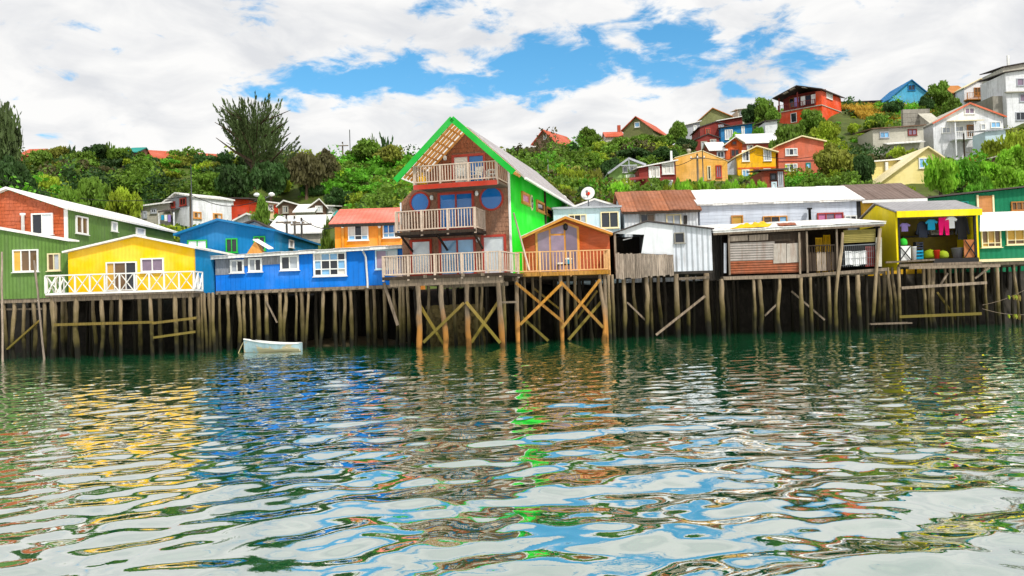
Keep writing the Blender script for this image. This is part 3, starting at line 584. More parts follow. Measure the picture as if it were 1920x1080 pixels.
# roof hatch on it
hu, hz = F.uz(484, 468, 1.5)
hh_ = H('roof_hatch', 'small white open roof hatch on the cobalt blue house', 'roof hatch', Fac(462, 468, 3.4), hz - .1)
d_ = hh_.F.uz(503, 465)[0]; zt = hh_.F.uz(470, 449)[1]; zr = hh_.F.uz(503, 466)[1]
hh_.prism('curb', 'wood_warm', [(0, hz - .25), (d_ * .75, hz - .25), (d_ * .4, zt - .1)], 0, .7)
hh_.slab('lid', 'white', [(d_ * .35, -.2, zt), (d_ * 1.05, -.2, zr), (d_ * 1.05, .9, zr + .1), (d_ * .35, .9, zt + .1)], .06)
# ---- orange house with salmon roof
F = Fac(628, 440, 9.0); h = H('house', 'orange boarded house with salmon pink roof beside the tall shingled house', 'house', F, 3.3)
u1 = F.uz(775, 440)[0]; ze = F.uz(690, 418)[1]; vr, ur = 3.4, 0; zr = F.uz(690, 394, 3.4)[1]
h.sprism('wall', 'orange_wall', [(0, 3.3), (0, ze), (vr, zr - .1), (2 * vr, ze), (2 * vr, 3.3)], 0, u1)
h.geo('roof', 'salmon_roof', [(-.3, -.45, ze - .12), (u1 + .2, -.45, ze - .12), (u1 + .2, vr, zr), (-.3, vr, zr), (u1 + .2, 2 * vr + .4, ze - .1), (-.3, 2 * vr + .4, ze - .1)] +
      [(-.3, -.45, ze - .0), (u1 + .2, -.45, ze - .0), (u1 + .2, vr, zr + .12), (-.3, vr, zr + .12), (u1 + .2, 2 * vr + .4, ze + .02), (-.3, 2 * vr + .4, ze + .02)],
      [(6, 7, 8, 9), (9, 8, 10, 11), (0, 3, 2, 1), (3, 5, 4, 2), (0, 1, 7, 6), (5, 11, 10, 4), (0, 6, 9, 3), (3, 9, 11, 5), (1, 2, 8, 7), (2, 4, 10, 8)])
h.box('fascia', 'dark_board', -.28, u1 + .1, -.5, -.455, ze - .26, ze - .06)
h.win(653, 421, 691, 451, 3, 2, frame='white', glasses=['glass_reflect_sky', 'glass_curtain', 'glass_dark', 'glass_dark', 'glass_reflect_sky', 'glass_curtain'], hs=[.3]); h.win(718, 416, 750, 446, 3, 2, glasses=['glass_reflect_sky', 'glass_reflect_blue'], hs=[.3])
for px in (643, 712):
    wall_lamp(h, px, 424); u_, z_ = F.uz(px, 440); h.box('pipe', 'wood_warm', u_ - .08, u_ + .08, -.1, -.004, 3.3, F.uz(px, 428)[1])
# ---- tall shingled house
F = Fac(753, 420, .2, -14.0); h = H('stilt_house', 'tall brown shingled house with green roof edge and three balconies', 'house', F, 0, G_ST)
u1 = F.uz(957, 420)[0]; zf = F.uz(850, 520, -.2)[1]; vo = -2.7
ue0, ze0 = F.uz(745, 333, vo); up_, zp = F.uz(846, 224, vo); ue1, ze1 = F.uz(960, 324, vo); ze = (ze0 + ze1) / 2
slp = ((zp - ze) / (up_ - ue0) + (zp - ze) / (ue1 - up_)) / 2; up_ = (ue0 + ue1) / 2; slp = (zp - ze) / (up_ - ue0)
zw0 = zp - slp * up_ - .05; zw1 = zp - slp * (u1 - up_) - .05; LEN = 17.0
h.prism('wall', 'shingle', [(0, zf), (u1 - .02, zf), (u1 - .02, zw1), (up_, zp - .06), (0, zw0)], 0, LEN)
h.prism('side_wall', 'bright_green', [(u1 - .015, zf), (u1 + .04, zf), (u1 + .04, zw1 - .04), (u1 - .015, zw1)], .02, LEN)
# roof: green barge boards, sheet roof, milky projecting eave with battens
h.geo('roof', 'main_roof', [(ue0, .02, ze), (up_, .02, zp), (ue1, .02, ze), (ue0, LEN + .3, ze), (up_, LEN + .3, zp), (ue1, LEN + .3, ze)] + [(ue0, .02, ze + .13), (up_, .02, zp + .16), (ue1, .02, ze + .13), (ue0, LEN + .3, ze + .13), (up_, LEN + .3, zp + .16), (ue1, LEN + .3, ze + .13)],
      [(6, 7, 10, 9), (7, 8, 11, 10), (0, 3, 4, 1), (1, 4, 5, 2), (0, 1, 7, 6), (1, 2, 8, 7), (3, 9, 10, 4), (4, 10, 11, 5), (0, 6, 9, 3), (2, 5, 11, 8)])
ov = h.geo('eave_sheet', 'poly_panel', [(ue0, vo, ze + .08), (up_, vo, zp + .1), (ue1, vo, ze + .08), (ue0, .0, ze + .08), (up_, .0, zp + .1), (ue1, .0, ze + .08)], [(0, 1, 4, 3), (1, 2, 5, 4)])
for sgn, ua in ((1, ue0), (-1, ue1)):
    h.bar('barge_board', 'green_trim', (ua - sgn * .1, vo - .03, ze - slp * .1 + .02), (up_ + sgn * .02, vo - .03, zp + .04), .07, .3, up=Vector((0, 0, 1)))
    for k in range(1, 9):
        f = k / 9.0; uu = ua + (up_ - ua) * f; zz_ = ze + (zp - ze) * f
        h.bar('batten', 'wood_warm', (uu, vo + .05, zz_ - .03), (uu, 0, zz_ - .03), .07, .07, par=ov)
    for v_ in (vo + .45, vo + .95, vo + 1.45, vo + 1.95, -.12):
        h.bar('rafter', 'wood_warm', (ua + sgn * .2, v_, ze + slp * .2 - .1), (up_ - sgn * .04, v_, zp - .1), .07, .12, par=ov)
# shingles over the facade, leaving the openings free
def box_px(px0, py0, px1, py1): a = F.uz(px0, (py0 + py1) / 2); b = F.uz(px1, (py0 + py1) / 2); return (a[0], b[0], F.uz((px0 + px1) / 2, py1)[1], F.uz((px0 + px1) / 2, py0)[1])
OPEN = [box_px(*b) for b in ((848, 289, 911, 345), (822, 360, 890, 432), (770, 449, 811, 520), (824, 446, 893, 520), (904, 440, 950, 518))]
CIRC = [(F.uz(788, 380), .5), (F.uz(922, 372), .57)]
sk = lambda u, z: any(a < u < b and c < z < d for a, b, c, d in OPEN) or any((u - c[0]) ** 2 + (z - c[1]) ** 2 < (r + .04) ** 2 for c, r in CIRC)
ftop = lambda u: zp - .12 - slp * abs(u - up_)
zsplit = F.uz(850, 345)[1]
shingles(h, 'shingle', lambda u: min(ftop(u), zsplit), 0.01, u1 - .04, zf, 0, .19, .24, 5, sk, label='grey brown wooden shingles on the lower front')
shingles(h, 'shingle_red', ftop, 0.01, u1 - .04, zsplit, 0, .19, .24, 6, sk, label='reddish wooden shingles in the gable')
h.box('corner_trim', 'white', u1 - .06, u1 + .05, -.06, .03, zf - .1, zw1 - .05); h.box('corner_trim', 'white_sheet', -.05, .03, -.05, .05, F.uz(752, 420)[1], zw0 - .02)
def fr(px0, py0, px1, py1, cols, gl_): return h.win(px0, py0, px1, py1, cols, 1, frame='red_trim', glasses=gl_, fw=.13, part='door', d=.09)
fr(848, 289, 911, 345, 2, ['glass_curtain', 'glass_reflect_blue']); fr(822, 360, 890, 432, 2, ['glass_reflect_blue', 'glass_reflect_blue']); fr(770, 449, 811, 518, 1, ['glass_white']); fr(824, 446, 893, 518, 2, ['glass_reflect_sky', 'glass_reflect_sky']); fr(904, 440, 950, 516, 1, ['glass_white'])
for (c, r) in CIRC:
    n = 32; vs_, fs = [], []
    for (rr, y) in ((r, 0), (r + .1, 0), (r + .1, -.09), (r, -.09)):
        for i in range(n): an = 2 * math.pi * i / n; vs_.append((c[0] + rr * math.cos(an), y - .003, c[1] + rr * math.sin(an)))
    for k in range(4):
        for i in range(n): j = (i + 1) % n; k2 = (k + 1) % 4; fs.append((k * n + i, k * n + j, k2 * n + j, k2 * n + i))
    w_ = h.geo('round_window', 'red_trim', vs_, fs)
    vs_ = [(c[0] + (r + .01) * math.cos(2 * math.pi * i / n), y, c[1] + (r + .01) * math.sin(2 * math.pi * i / n)) for y in (-.04, -.01) for i in range(n)]
    h.geo('pane', 'glass_reflect_blue', vs_, [tuple(range(n)), tuple(reversed(range(n, 2 * n)))] + [(i, i + n, (i + 1) % n + n, (i + 1) % n) for i in range(n)], par=w_)
def uvp(px, py, v): a = F.uz(px, py, v); return Vector((a[0], v, a[1]))
# top balcony
vb = -2.3; p = uvp(777, 347, vb); q = uvp(932, 337, vb); zb = (p.z + q.z) / 2; p.z = q.z = zb; hr = F.uz(855, 307, vb)[1] - zb
h.box('balcony_floor', 'beam', p.x, q.x, vb - .06, -.06, zb - .12, zb); h.box('balcony_beam', 'red_trim', p.x - .02, q.x + .02, vb - .1, vb - .064, zb - .26, zb - .02)
h.rail(p, q, hr, 30, posts=(0, .32, .66, 1)); h.rail(p + Vector((.03, .1, 0)), Vector((p.x + .03, -.1, zb)), hr, 5, posts=()); h.rail(q + Vector((-.03, .1, 0)), Vector((q.x - .03, -.1, zb)), hr, 5, posts=())
ZB3 = zb
# middle balcony
vb = -2.0; p = uvp(743, 436, vb); q = uvp(891, 429, vb); zb = (p.z + q.z) / 2; p.z = q.z = zb; hr = F.uz(818, 393, vb)[1] - zb
h.box('balcony_floor', 'wood_dark', p.x - .05, q.x + .05, vb - .08, -.06, zb - .16, zb)
h.rail(p, q, hr, 27, posts=(0, .33, .66, 1)); h.rail(p + Vector((.03, .1, 0)), Vector((p.x + .03, -.1, zb)), hr, 7, posts=(1,)); h.rail(q + Vector((-.03, .1, 0)), Vector((q.x - .03, -.1, zb)), hr, 7, posts=(1,))
for f in (.04, .5, .96): uu = p.x + (q.x - p.x) * f; h.bar('bracket', 'wood_dark', (uu, vb + .3, zb - .2), (uu, -.08, zb - .9), .08, .1)
# deck
vb = -3.4; p = uvp(719, 520, vb); q = uvp(938, 511, vb); zb = (p.z + q.z) / 2; p.z = q.z = zb; hr = F.uz(830, 476, vb)[1] - zb
h.box('deck', 'wood_dark', p.x - .05, q.x + .35, vb - .06, -.04, zb - .15, zb)
h.box('deck_beam', 'beam', p.x + .3, q.x + .1, vb + .06, vb + .24, zb - .5, zb - .155); h.box('deck_beam', 'beam', p.x + 2.6, q.x, vb + 1.4, vb + 1.55, zb - .62, zb - .42)
h.rail(p, q, hr, 44, posts=(0, .22, .45, .68, .9, 1)); h.rail(p + Vector((.03, .1, 0)), Vector((p.x + .03, -.3, zb)), hr, 12, posts=(1,)); h.rail(q + Vector((.02, .1, 0)), Vector((q.x + .3, -.9, zb)), hr, 9, posts=(1,))
ZB1 = zb; vbm = vb
for px in (797, 868, 905): uu = uvp(px, 518, vb - .1).x; h.box('joist_end', 'beam', uu - .09, uu + .09, vb - .12, vb - .065, zb - .13, zb + .04)
# side windows and pipes of the green wall
for a in ((977, 362, 991, 383), (1005, 378, 1019, 398), (1023, 390, 1036, 406)): h.win(*a, cols=1, frame='wood_warm', glasses=['glass_pink' if a[0] < 1000 else 'glass_dark'], side=u1 + .042, fw=.13)
v_, z_ = F.vz(996, 380, u1 + .04); n = 20
vs_ = [(u1 + x, v_ + .32 * math.cos(2 * math.pi * i / n), z_ + .46 * math.sin(2 * math.pi * i / n)) for x in (.045, .10) for i in range(n)]
ow = h.geo('oval_window', 'cream', vs_, [tuple(reversed(range(n))), tuple(range(n, 2 * n))] + [(i, (i + 1) % n, (i + 1) % n + n, i + n) for i in range(n)])
vs_ = [(u1 + x, v_ + .2 * math.cos(2 * math.pi * i / n), z_ + .33 * math.sin(2 * math.pi * i / n)) for x in (.09, .12) for i in range(n)]
h.geo('pane', 'glass_dark', vs_, [tuple(reversed(range(n))), tuple(range(n, 2 * n))] + [(i, (i + 1) % n, (i + 1) % n + n, i + n) for i in range(n)], par=ow)
v_ = F.vz(1021, 400, u1 + .04)[0]; h.box('downpipe', 'wood_dark', u1 + .05, u1 + .16, v_ - .06, v_ + .06, zf, zw1 - .1)
h.bar('gutter', 'white', (ue1 + .05, .05, ze + .02), (ue1 + .05, LEN, ze + .02), .12, .12)
for px, py in ((811, 371), (895, 363), (897, 450), (836, 297)): wall_lamp(h, px, py)
h.box('floor', 'wood_dark', .1, u1, .0, LEN, zf - .3, zf - .005)
# supports
h.piles_px([(785, .17), (829, .17, .05), (877, .16), (936, .17, .18)], vb + .12, zb - .5, 'pile_orange')
h.piles_px([(752, .14), (757, .12), (765, .11), (805, .1), (853, .12), (895, .13), (905, .1), (945, .12)], -.4, zf - .3); h.back_piles(0, u1 + .3, (1.2, 3.2, 5.5), zf - .3, 1.0)
B = lambda a, b, c, d, v, m='beam_moss', w=.14: h.bar('brace', m, uvp(a, b, v), uvp(c, d, v), .09, w)
B(720, 530, 746, 610, vb + .3, 'beam'); B(874, 566, 938, 643, vb - .06); B(870, 568, 794, 642, vb - .07); B(937, 562, 884, 642, vb + .34); B(787, 572, 832, 645, vb + .36); B(940, 567, 972, 566, vb + .3, 'beam', .1)
# stones piled under it
hs_ = H('stone_wall', 'mossy dry stone wall under the tall shingled house', 'stone wall', Fac(803, 610, 1.2), -.6)
wd = hs_.F.uz(905, 610)[0]; zt = hs_.F.uz(850, 575)[1]; r_ = random.Random(4); z = -.6; row = 0; SV = []
for k in range(6):
    vs_ = [(x * (1 + r_.uniform(-.12, .12)) * .5, y * .5, z2 * (1 + r_.uniform(-.18, .12)) * .5) for x in (-1, -.25, .4, 1) for y in (-1, 1) for z2 in (-1, 1)]
    vs_ = [(v[0], v[1] * (1.0 if abs(v[0]) < .3 else .7), v[2] * (1.0 if abs(v[0]) < .3 else .8)) for v in vs_]
    fs = [(0, 1, 3, 2), (12, 14, 15, 13)] + [f for c in (0, 4, 8) for f in ((c, c + 4, c + 5, c + 1), (c + 2, c + 3, c + 7, c + 6), (c, c + 2, c + 6, c + 4), (c + 1, c + 5, c + 7, c + 3))]
    SV.append(mesh('stone', vs_, fs, 'stone'))
hs_.box('core', 'mud', 0, wd, .2, .8, -.6, zt - .2)
while z < zt:
    u = -.1 * r_.random(); hh0 = r_.uniform(.2, .3)
    while u < wd:
        w_ = r_.uniform(.25, .55); link('stone', SV[r_.randrange(6)], hs_.e, Matrix.Translation((u + w_ / 2, r_.uniform(-.05, .05), z + hh0 / 2 + .6)) @ Matrix.Rotation(r_.uniform(-.08, .08), 4, 'Y') @ Matrix.Diagonal((w_ * 1.02, .5, hh0 * 1.08, 1))); u += w_
    z += hh0 * .95
# things on the balconies
def chair(label, u, v, z, rot, mat='white'):
    w = F.world(u, v, z); Fc = Fac(960, 540, 0); Fc.o = Vector((w.x, w.y, 0)); Fc.yaw = rot; c = H('garden_chair', label, 'chair', Fc, z)
    c.box('seat', mat, -.24, .24, -.23, .23, z + .4, z + .44); c.bar('backrest', mat, (0, .24, z + .46), (0, .34, z + .92), .44, .04, up=Vector((0, 1, 0)))
    for a in (-.21, .21):
        for b in (-.2, .2): c.bar('leg', mat, (a, b, z + .41), (a * 1.15, b * 1.15, z + .002), .05, .05)
        c.bar('armrest', mat, (a * 1.1, -.22, z + .64), (a * 1.1, .27, z + .66), .05, .03); c.bar('arm_post', mat, (a * 1.1, -.2, z + .41), (a * 1.1, -.2, z + .625), .04, .04)
    return c
F_main = F
for px, rt, lb in ((864, .4, 'white plastic chair on the top balcony, nearer its yellow bag'), (893, -.3, 'white plastic chair on the top balcony, in front of the blue glass door'), (921, -1.0, 'white plastic chair in the corner of the top balcony')):
    chair(lb, F.uz(px, 335, -1.4)[0], -1.4, ZB3 + .001, rt + F.yaw)
w = F.world(F.uz(791, 340, -1.9)[0], -1.9, ZB3); Fc = Fac(960, 540, 0); Fc.o = Vector((w.x, w.y, 0)); b_ = H('yellow_bag', 'yellow bag standing on the top balcony', 'bag', Fc, ZB3)
lathe_part(b_, 'body', 'c_yellow', [(.2, .0), (.27, .12), (.25, .38), (.14, .5), (.1, .52)], 0, 0, ZB3); lathe_part(b_, 'tied_neck', 'c_yellow', [(.07, .5), (.05, .56), (.13, .68)], 0, 0, ZB3, n=8)
# ---- leaning white pole beside the green wall
Fp = Fac(985, 505, -1.6); hp = H('pole', 'long white pole leaning from the cabin deck against the green wall', 'pole', Fp, 3.6)
a = at(992, 506, -1.1); b = at(963, 399, -2.0); v_, f_ = tube_geo([tuple(a - Fp.o), tuple(b - Fp.o)], [.055, .045], 8); hp.geo('shaft', 'rail', v_, f_, smooth=True)
# ---- orange cabin
F = Fac(978, 480, 1.2); h = H('stilt_house', 'small orange wooden cabin with glazed gable and warm wood deck', 'cabin', F, 0, G_ST)
u1 = F.uz(1144, 480)[0]; zf = F.uz(1060, 512)[1]; ze0 = F.uz(978, 450)[1]; ze1 = F.uz(1144, 441)[1]; up_, zp = F.uz(1059, 412)
h.prism('wall', 'cabin_wall', [(0, zf), (u1, zf), (u1, ze1), (up_, zp), (0, ze0)], 0, 6.5)
h.gable('roof', 'wood_warm', 0, u1, up_, ze0, ze1, zp, -.55, 6.8, .12, .12)
h.gable('roof_sheet', 'white_roof_y', 0, u1, up_, ze0 + .14, ze1 + .14, zp + .14, -.5, 6.8, .04, .14)
ga = [F.uz(1008, 500)[0], F.uz(1085, 500)[0]]; gm = up_; zl = F.uz(1008, 438)[1]; zr_ = F.uz(1085, 428)[1]; zt = F.uz(1059, 419)[1]; zm = F.uz(1046, 440)[1]
gw = h.prism('gable_window', 'wood_warm', [(ga[0] - .08, zf + .02), (ga[1] + .08, zf + .02), (ga[1] + .08, zr_ + .08), (gm, zt + .1), (ga[0] - .08, zl + .08)], -.05, -.003)
us_ = [ga[0], F.uz(1032, 480)[0], F.uz(1060, 480)[0], ga[1]]; topz = lambda u: zl + (zt - zl) * (u - ga[0]) / (gm - ga[0]) if u < gm else zt + (zr_ - zt) * (u - gm) / (ga[1] - gm)
for i in range(3):
    a, b = us_[i] + .05, us_[i + 1] - .05
    for z0_, z1_ in (((zf + .1, None),) if i != 1 else ((zf + .1, zm - .05), (zm + .05, None))):
        pts = [(a, z0_), (b, z0_)] + ([(b, z1_), (a, z1_)] if z1_ else [(b, topz(b) - .04)] + ([(gm, zt - .04)] if a < gm < b else []) + [(a, topz(a) - .04)])
        h.prism('pane', 'glass_violet', pts, -.075, -.052, par=gw)
u_, z_ = F.uz(1060, 427); lathe_part(h, 'lantern', 'black', [(.04, .22), (.13, .14), (.11, -.1), (.05, -.16)], u_, -.22, z_, n=6); h.box('lantern_arm', 'black', u_ - .02, u_ + .02, -.22, -.09, z_ + .2, z_ + .24)
vd = -1.9; p = Vector((*F.uz(952, 513, vd)[:1], vd, 0)); q = Vector((F.uz(1143, 510, vd)[0], vd, 0)); zd = F.uz(1050, 511, vd)[1]; p.z = q.z = zd; hr = F.uz(1050, 471, vd)[1] - zd
h.box('deck', 'beam_orange', p.x, q.x, vd - .05, -.01, zd - .14, zd); h.box('deck_beam', 'beam_orange', p.x - .02, q.x + .02, vd - .12, vd - .054, zd - .16, zd + .06)
h.rail(p, q, hr, 30, 'rail_warm', posts=(0, .32, .62, 1)); h.rail(q + Vector((-.04, .1, 0)), Vector((q.x - .04, -.15, zd)), hr, 9, 'rail_warm', posts=(1,)); h.rail(p + Vector((.04, .1, 0)), Vector((p.x + .04, -.15, zd)), hr, 9, 'rail_warm', posts=(1,))
h.box('floor', 'wood_dark', .05, u1, .02, 7, zf - .3, zf - .01)
h.piles_px([(970, .15), (1053, .14), (1127, .14), (1136, .12)], vd + .15, zd - .14, 'pile_orange'); h.piles_px([(985, .1), (1015, .1), (1067, .12), (1080, .12), (1143, .13), (1150, .12), (1000, .1)], -.2, zd - .14); h.back_piles(-.6, u1 + .3, (1.6, 3.4, 5.5), zf - .3, 1.1)
def uvp(px, py, v): a = F.uz(px, py, v); return Vector((a[0], v, a[1]))
B = lambda a, b, c, d, v, m='beam_orange', w=.15: h.bar('brace', m, uvp(a, b, v), uvp(c, d, v), .08, w)
B(967, 530, 1056, 604, vd - .1); B(1052, 533, 975, 609, vd - .19); B(1051, 528, 1131, 614, vd - .1); B(1125, 524, 1053, 616, vd - .19); B(976, 592, 1028, 639, vd + .4, 'beam_moss'); B(1127, 566, 1066, 637, vd + .4, 'beam_moss'); B(1000, 540, 1050, 580, .2, 'beam_moss', .11); B(1120, 545, 1080, 600, .2, 'beam_moss', .11)
# picnic things on the deck
w = F.world(F.uz(1058, 500, -1.2)[0], -1.2, zd); Fc = Fac(960, 540, 0); Fc.o = Vector((w.x, w.y, 0)); t_ = H('deck_table', 'low dark table on the orange cabin deck', 'table', Fc, zd)
t_.box('table_top', 'wood_dark', -.42, .42, -.25, .25, zd + .42, zd + .47)
for a in (-.36, .36):
    for b in (-.2, .2): t_.box('leg', 'wood_dark', a - .03, a + .03, b - .03, b + .03, zd + .001, zd + .419)
Fc2 = Fac(960, 540, 0); Fc2.o = Vector((w.x + .25, w.y, 0)); c_ = H('cool_box', 'blue cool box with white lid on the deck table', 'cool box', Fc2, zd + .47)
c_.box('body', 'c_blue', -.17, .17, -.14, .14, zd + .471, zd + .72); c_.box('lid', 'white', -.18, .18, -.15, .15, zd + .722, zd + .78); c_.bar('handle', 'white', (-.15, 0, zd + .8), (.15, 0, zd + .8), .03, .03)
Fc3 = Fac(960, 540, 0); Fc3.o = Vector((w.x - .2, w.y, 0)); c_ = H('folded_cloth', 'folded white cloth beside the blue cool box', 'cloth', Fc3, zd + .47)
for i in range(3): c_.box('fold', 'c_white', -.17 + i * .015, .16 - i * .01, -.13, .13, zd + .471 + i * .035, zd + .503 + i * .035)
# ---- white tin shack
F = Fac(1152, 470, 1.5); h = H('stilt_house', 'patched white tin shack with grey plank balustrade and small window', 'shack', F, 0, G_ST)
u1 = F.uz(1335, 470)[0]; zf = F.uz(1300, 508)[1]; ze0 = F.uz(1152, 438)[1]; ze1 = F.uz(1335, 430)[1]; up_, zp = F.uz(1212, 416); us = F.uz(1210, 460)[0]; uf = F.uz(1264, 490)[0]
h.prism('wall', 'white_tin', [(uf - .02, zf), (u1, zf), (u1, ze1), (up_ + .02, zp), (up_ + .02, zf + .4), (uf - .02, zf + .4)], 0, 6)
h.prism('canvas_panel', 'white_sheet', [(us - .25, F.uz(1208, 475)[1]), (uf - .02, F.uz(1262, 478)[1]), (uf - .02, zp - .25), (up_, zp - .03), (us - .05, F.uz(1210, 441)[1])], -.05, -.004)
h.prism('gable_sheet', 'white_sheet', [(0.02, ze0), (us - .06, F.uz(1208, 440)[1]), (up_ - .01, F.uz(1210, 438)[1]), (up_ - .01, zp - .02)], -.03, .03)
h.box('back_wall', 'dark_board', .05, up_, 3.0, 3.1, zf, zp - .6); h.box('side_board', 'dark_board', 0, .08, .05, 6, zf, ze0 - .03); h.box('corner_post', 'beam', -.02, .1, -.12, -.01, zf - .1, ze0)
h.gable('roof', 'dark_roof', 0, u1, up_, ze0, ze1, zp, -.25, 6.3, .06, .12)
h.win(1264, 436, 1283, 456, 1, frame='grey_concrete', glasses=['glass_dark'], fw=.05)
ub = F.uz(1263, 500, -.25)[0]; zt0 = F.uz(1152, 475, -.25)[1]; zt1 = F.uz(1263, 478, -.25)[1]; zb0 = F.uz(1152, 521, -.25)[1]; zb1 = F.uz(1263, 514, -.25)[1]
n = 27
for i in range(n):
    f = (i + .5) / n; h.box('plank', 'plank_grey', ub * f - ub / n * .46, ub * f + ub / n * .46, -.28 - rnd.uniform(0, .02), -.25, zb0 + (zb1 - zb0) * f - rnd.uniform(0, .12), zt0 + (zt1 - zt0) * f + rnd.uniform(-.03, .05))
h.box('balustrade_rail', 'beam', 0, ub, -.245, -.17, zt0 - .3, zt0 - .2); h.box('balcony_floor', 'beam', 0, ub, -.24, 3, zf + .02, zf + .1)
h.box('floor', 'dark_board', 0, u1, .02, 6.5, zf - .15, zf - .005); h.bar('string_light', 'c_white', (F.uz(1168, 450, .5)[0], .5, F.uz(1168, 450, .5)[1]), (F.uz(1185, 446, .5)[0], .5, F.uz(1185, 446, .5)[1]), .05, .05)
h.piles_px([(1171, .15), (1214, .16, -.04), (1270, .19), (1327, .2)], .1, zf - .14); h.piles_px([1190, 1237, 1290, (1222, .12)], 1.6, zf - .15); h.back_piles(0, u1, (3, 5), zf - .15, 1.3)
def uvp(px, py, v): a = F.uz(px, py, v); return Vector((a[0], v, a[1]))
B = lambda a, b, c, d, v, m='beam', w=.13: h.bar('brace', m, uvp(a, b, v), uvp(c, d, v), .08, w)
B(1230, 628, 1322, 555, -.12); B(1176, 567, 1216, 606, .3, 'beam', .1); h.bar('cross_beam', 'beam', uvp(1272, 523, .0), uvp(1330, 520, .0), .12, .14)
# ---- open grey shack with white roof
F = Fac(1358, 480, 2.0); h = H('stilt_house', 'open patchwork shack of rusty and grey tin under a long white roof', 'shack', F, 0, G_ST)
u1 = F.uz(1655, 470)[0]; z0 = F.uz(1340, 437, -.3)[1]; z1 = F.uz(1655, 420, -.3)[1]; ul = F.uz(1337, 437, -.3)[0]
zf0 = F.uz(1360, 518)[1]; zf1 = F.uz(1655, 505)[1]; V = 5.5; zfl = min(zf0, zf1)
roof_lean(h, 'roof', 'white_roof', ul, u1 + .1, -.35, z0, z1, V, z0 + .8, z1 + .75, .1)
h.bar('eave_beam', 'beam', (ul, -.3, z0 - .06), (u1, -.3, z1 - .06), .1, .12)
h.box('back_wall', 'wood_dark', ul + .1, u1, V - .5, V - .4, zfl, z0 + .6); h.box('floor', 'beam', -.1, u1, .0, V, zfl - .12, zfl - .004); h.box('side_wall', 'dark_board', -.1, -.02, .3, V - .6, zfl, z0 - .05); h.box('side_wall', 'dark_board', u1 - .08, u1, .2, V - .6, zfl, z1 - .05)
for k_ in range(4): a_ = -.75 + k_ * .19; h.box('gap_board', 'dark_board', a_, a_ + .17, .6 + k_ * .03, .65 + k_ * .03, zfl - .2, z0 - .05)
h.bar('floor_beam', 'beam', (F.uz(1356, 522, -.1)[0], -.12, F.uz(1358, 522, -.1)[1]), (F.uz(1500, 520, -.1)[0], -.12, F.uz(1500, 518, -.1)[1]), .12, .18); h.bar('floor_beam', 'beam', (F.uz(1500, 519, -.1)[0], -.13, F.uz(1500, 517, -.1)[1]), (F.uz(1662, 505, -.1)[0], -.13, F.uz(1662, 505, -.1)[1]), .12, .18)
def pan(part, mat, a, b, c, d, v=-.0, th=.05, sk=0):   # pixel rectangle as a thin sheet
    p0, p1, p2, p3 = F.uz(a, d, v), F.uz(c, d - sk, v), F.uz(c, b - sk, v), F.uz(a, b, v); return h.prism(part, mat, [p0, p1, p2, p3], v - th, v)
pan('tin_sheet', 'grey_tin', 1368, 456, 1452, 490, -.02, .03, 3); pan('tin_sheet', 'rusty_tin', 1366, 488, 1502, 514, -.01, .03, 4); pan('patch', 'patch_tin', 1450, 457, 1474, 494, -.06, .02, 1); pan('patch', 'patch_tin', 1475, 457, 1501, 493, -.065, .02, 2)
pan('upper_board', 'plank_grey', 1368, 443, 1402, 453, -.02, .03, 2); pan('upper_board', 'plank_grey', 1404, 441, 1440, 452, -.02, .03, 2); pan('upper_board', 'wood_dark', 1442, 440, 1482, 453, -.02, .03, 2)
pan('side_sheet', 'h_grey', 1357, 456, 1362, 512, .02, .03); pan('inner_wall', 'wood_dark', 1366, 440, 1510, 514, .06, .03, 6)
for px, t_, b_ in ((1366, 440, 516), (1498, 436, 514), (1512, 434, 512), (1568, 430, 508)):
    a = F.uz(px, t_, -.14); b = F.uz(px + 2, b_, -.14); h.bar('post', 'beam', (a[0], -.16, a[1]), (b[0], -.16, b[1]), .1, .1)
for k_ in range(6): a_ = F.uz(1513 + k_ * 9, 470, -.04)[0]; b_ = F.uz(1521 + k_ * 9, 470, -.04)[0]; h.box('fence_board', 'plank_grey' if k_ in (2, 3) else 'wood_dark', a_, b_, -.05, -.01, F.uz(1540, 508)[1], F.uz(1540, 472 + (k_ % 2))[1])
for k_ in range(12): a_ = F.uz(1513 + k_ * 4.7, 465, -.08)[0]; h.box('baluster', 'wood_dark', a_ - .02, a_ + .02, -.1, -.07, F.uz(1540, 474)[1], F.uz(1540, 461)[1])
h.bar('hand_rail', 'wood_dark', (F.uz(1512, 462, -.1)[0], -.1, F.uz(1512, 461, -.1)[1]), (F.uz(1570, 459, -.1)[0], -.1, F.uz(1570, 459, -.1)[1]), .06, .06)
bl = pan('blind', 'olive_blind', 1581, 432, 1641, 456, -.05, .05, 3)
hrr = h.bar('railing', 'metal', (F.uz(1578, 461, -.1)[0], -.1, F.uz(1578, 461, -.1)[1]), (F.uz(1646, 457, -.1)[0], -.1, F.uz(1646, 457, -.1)[1]), .05, .05)
for k_ in range(18): a = F.uz(1580 + k_ * 3.8, 461 - k_ * .2, -.1); b = F.uz(1581 + k_ * 3.8, 501 - k_ * .2, -.1); h.bar('baluster', 'metal', (a[0], -.1, a[1]), (b[0], -.1, b[1]), .02, .02, par=hrr)
for k_ in range(3): a = F.uz(1578, 474 + k_ * 12, -.13); b = F.uz(1646, 470 + k_ * 12, -.13); h.bar('rail_wire', 'metal', (a[0], -.115, a[1]), (b[0], -.115, b[1]), .02, .02, par=hrr)
pan('tin_sheet', 'h_dull', 1641, 445, 1653, 500, -.0, .03)
pan('lower_sheet', 'h_maroon', 1622, 462, 1646, 500, .1, .03, 1)
h.piles_px([(1355, .19, -.04), (1426, .15), (1464, .13), (1504, .15), (1556, .13), (1611, .17), (1415, .11), (1522, .12), (1592, .1)], -.05, zfl - .15)
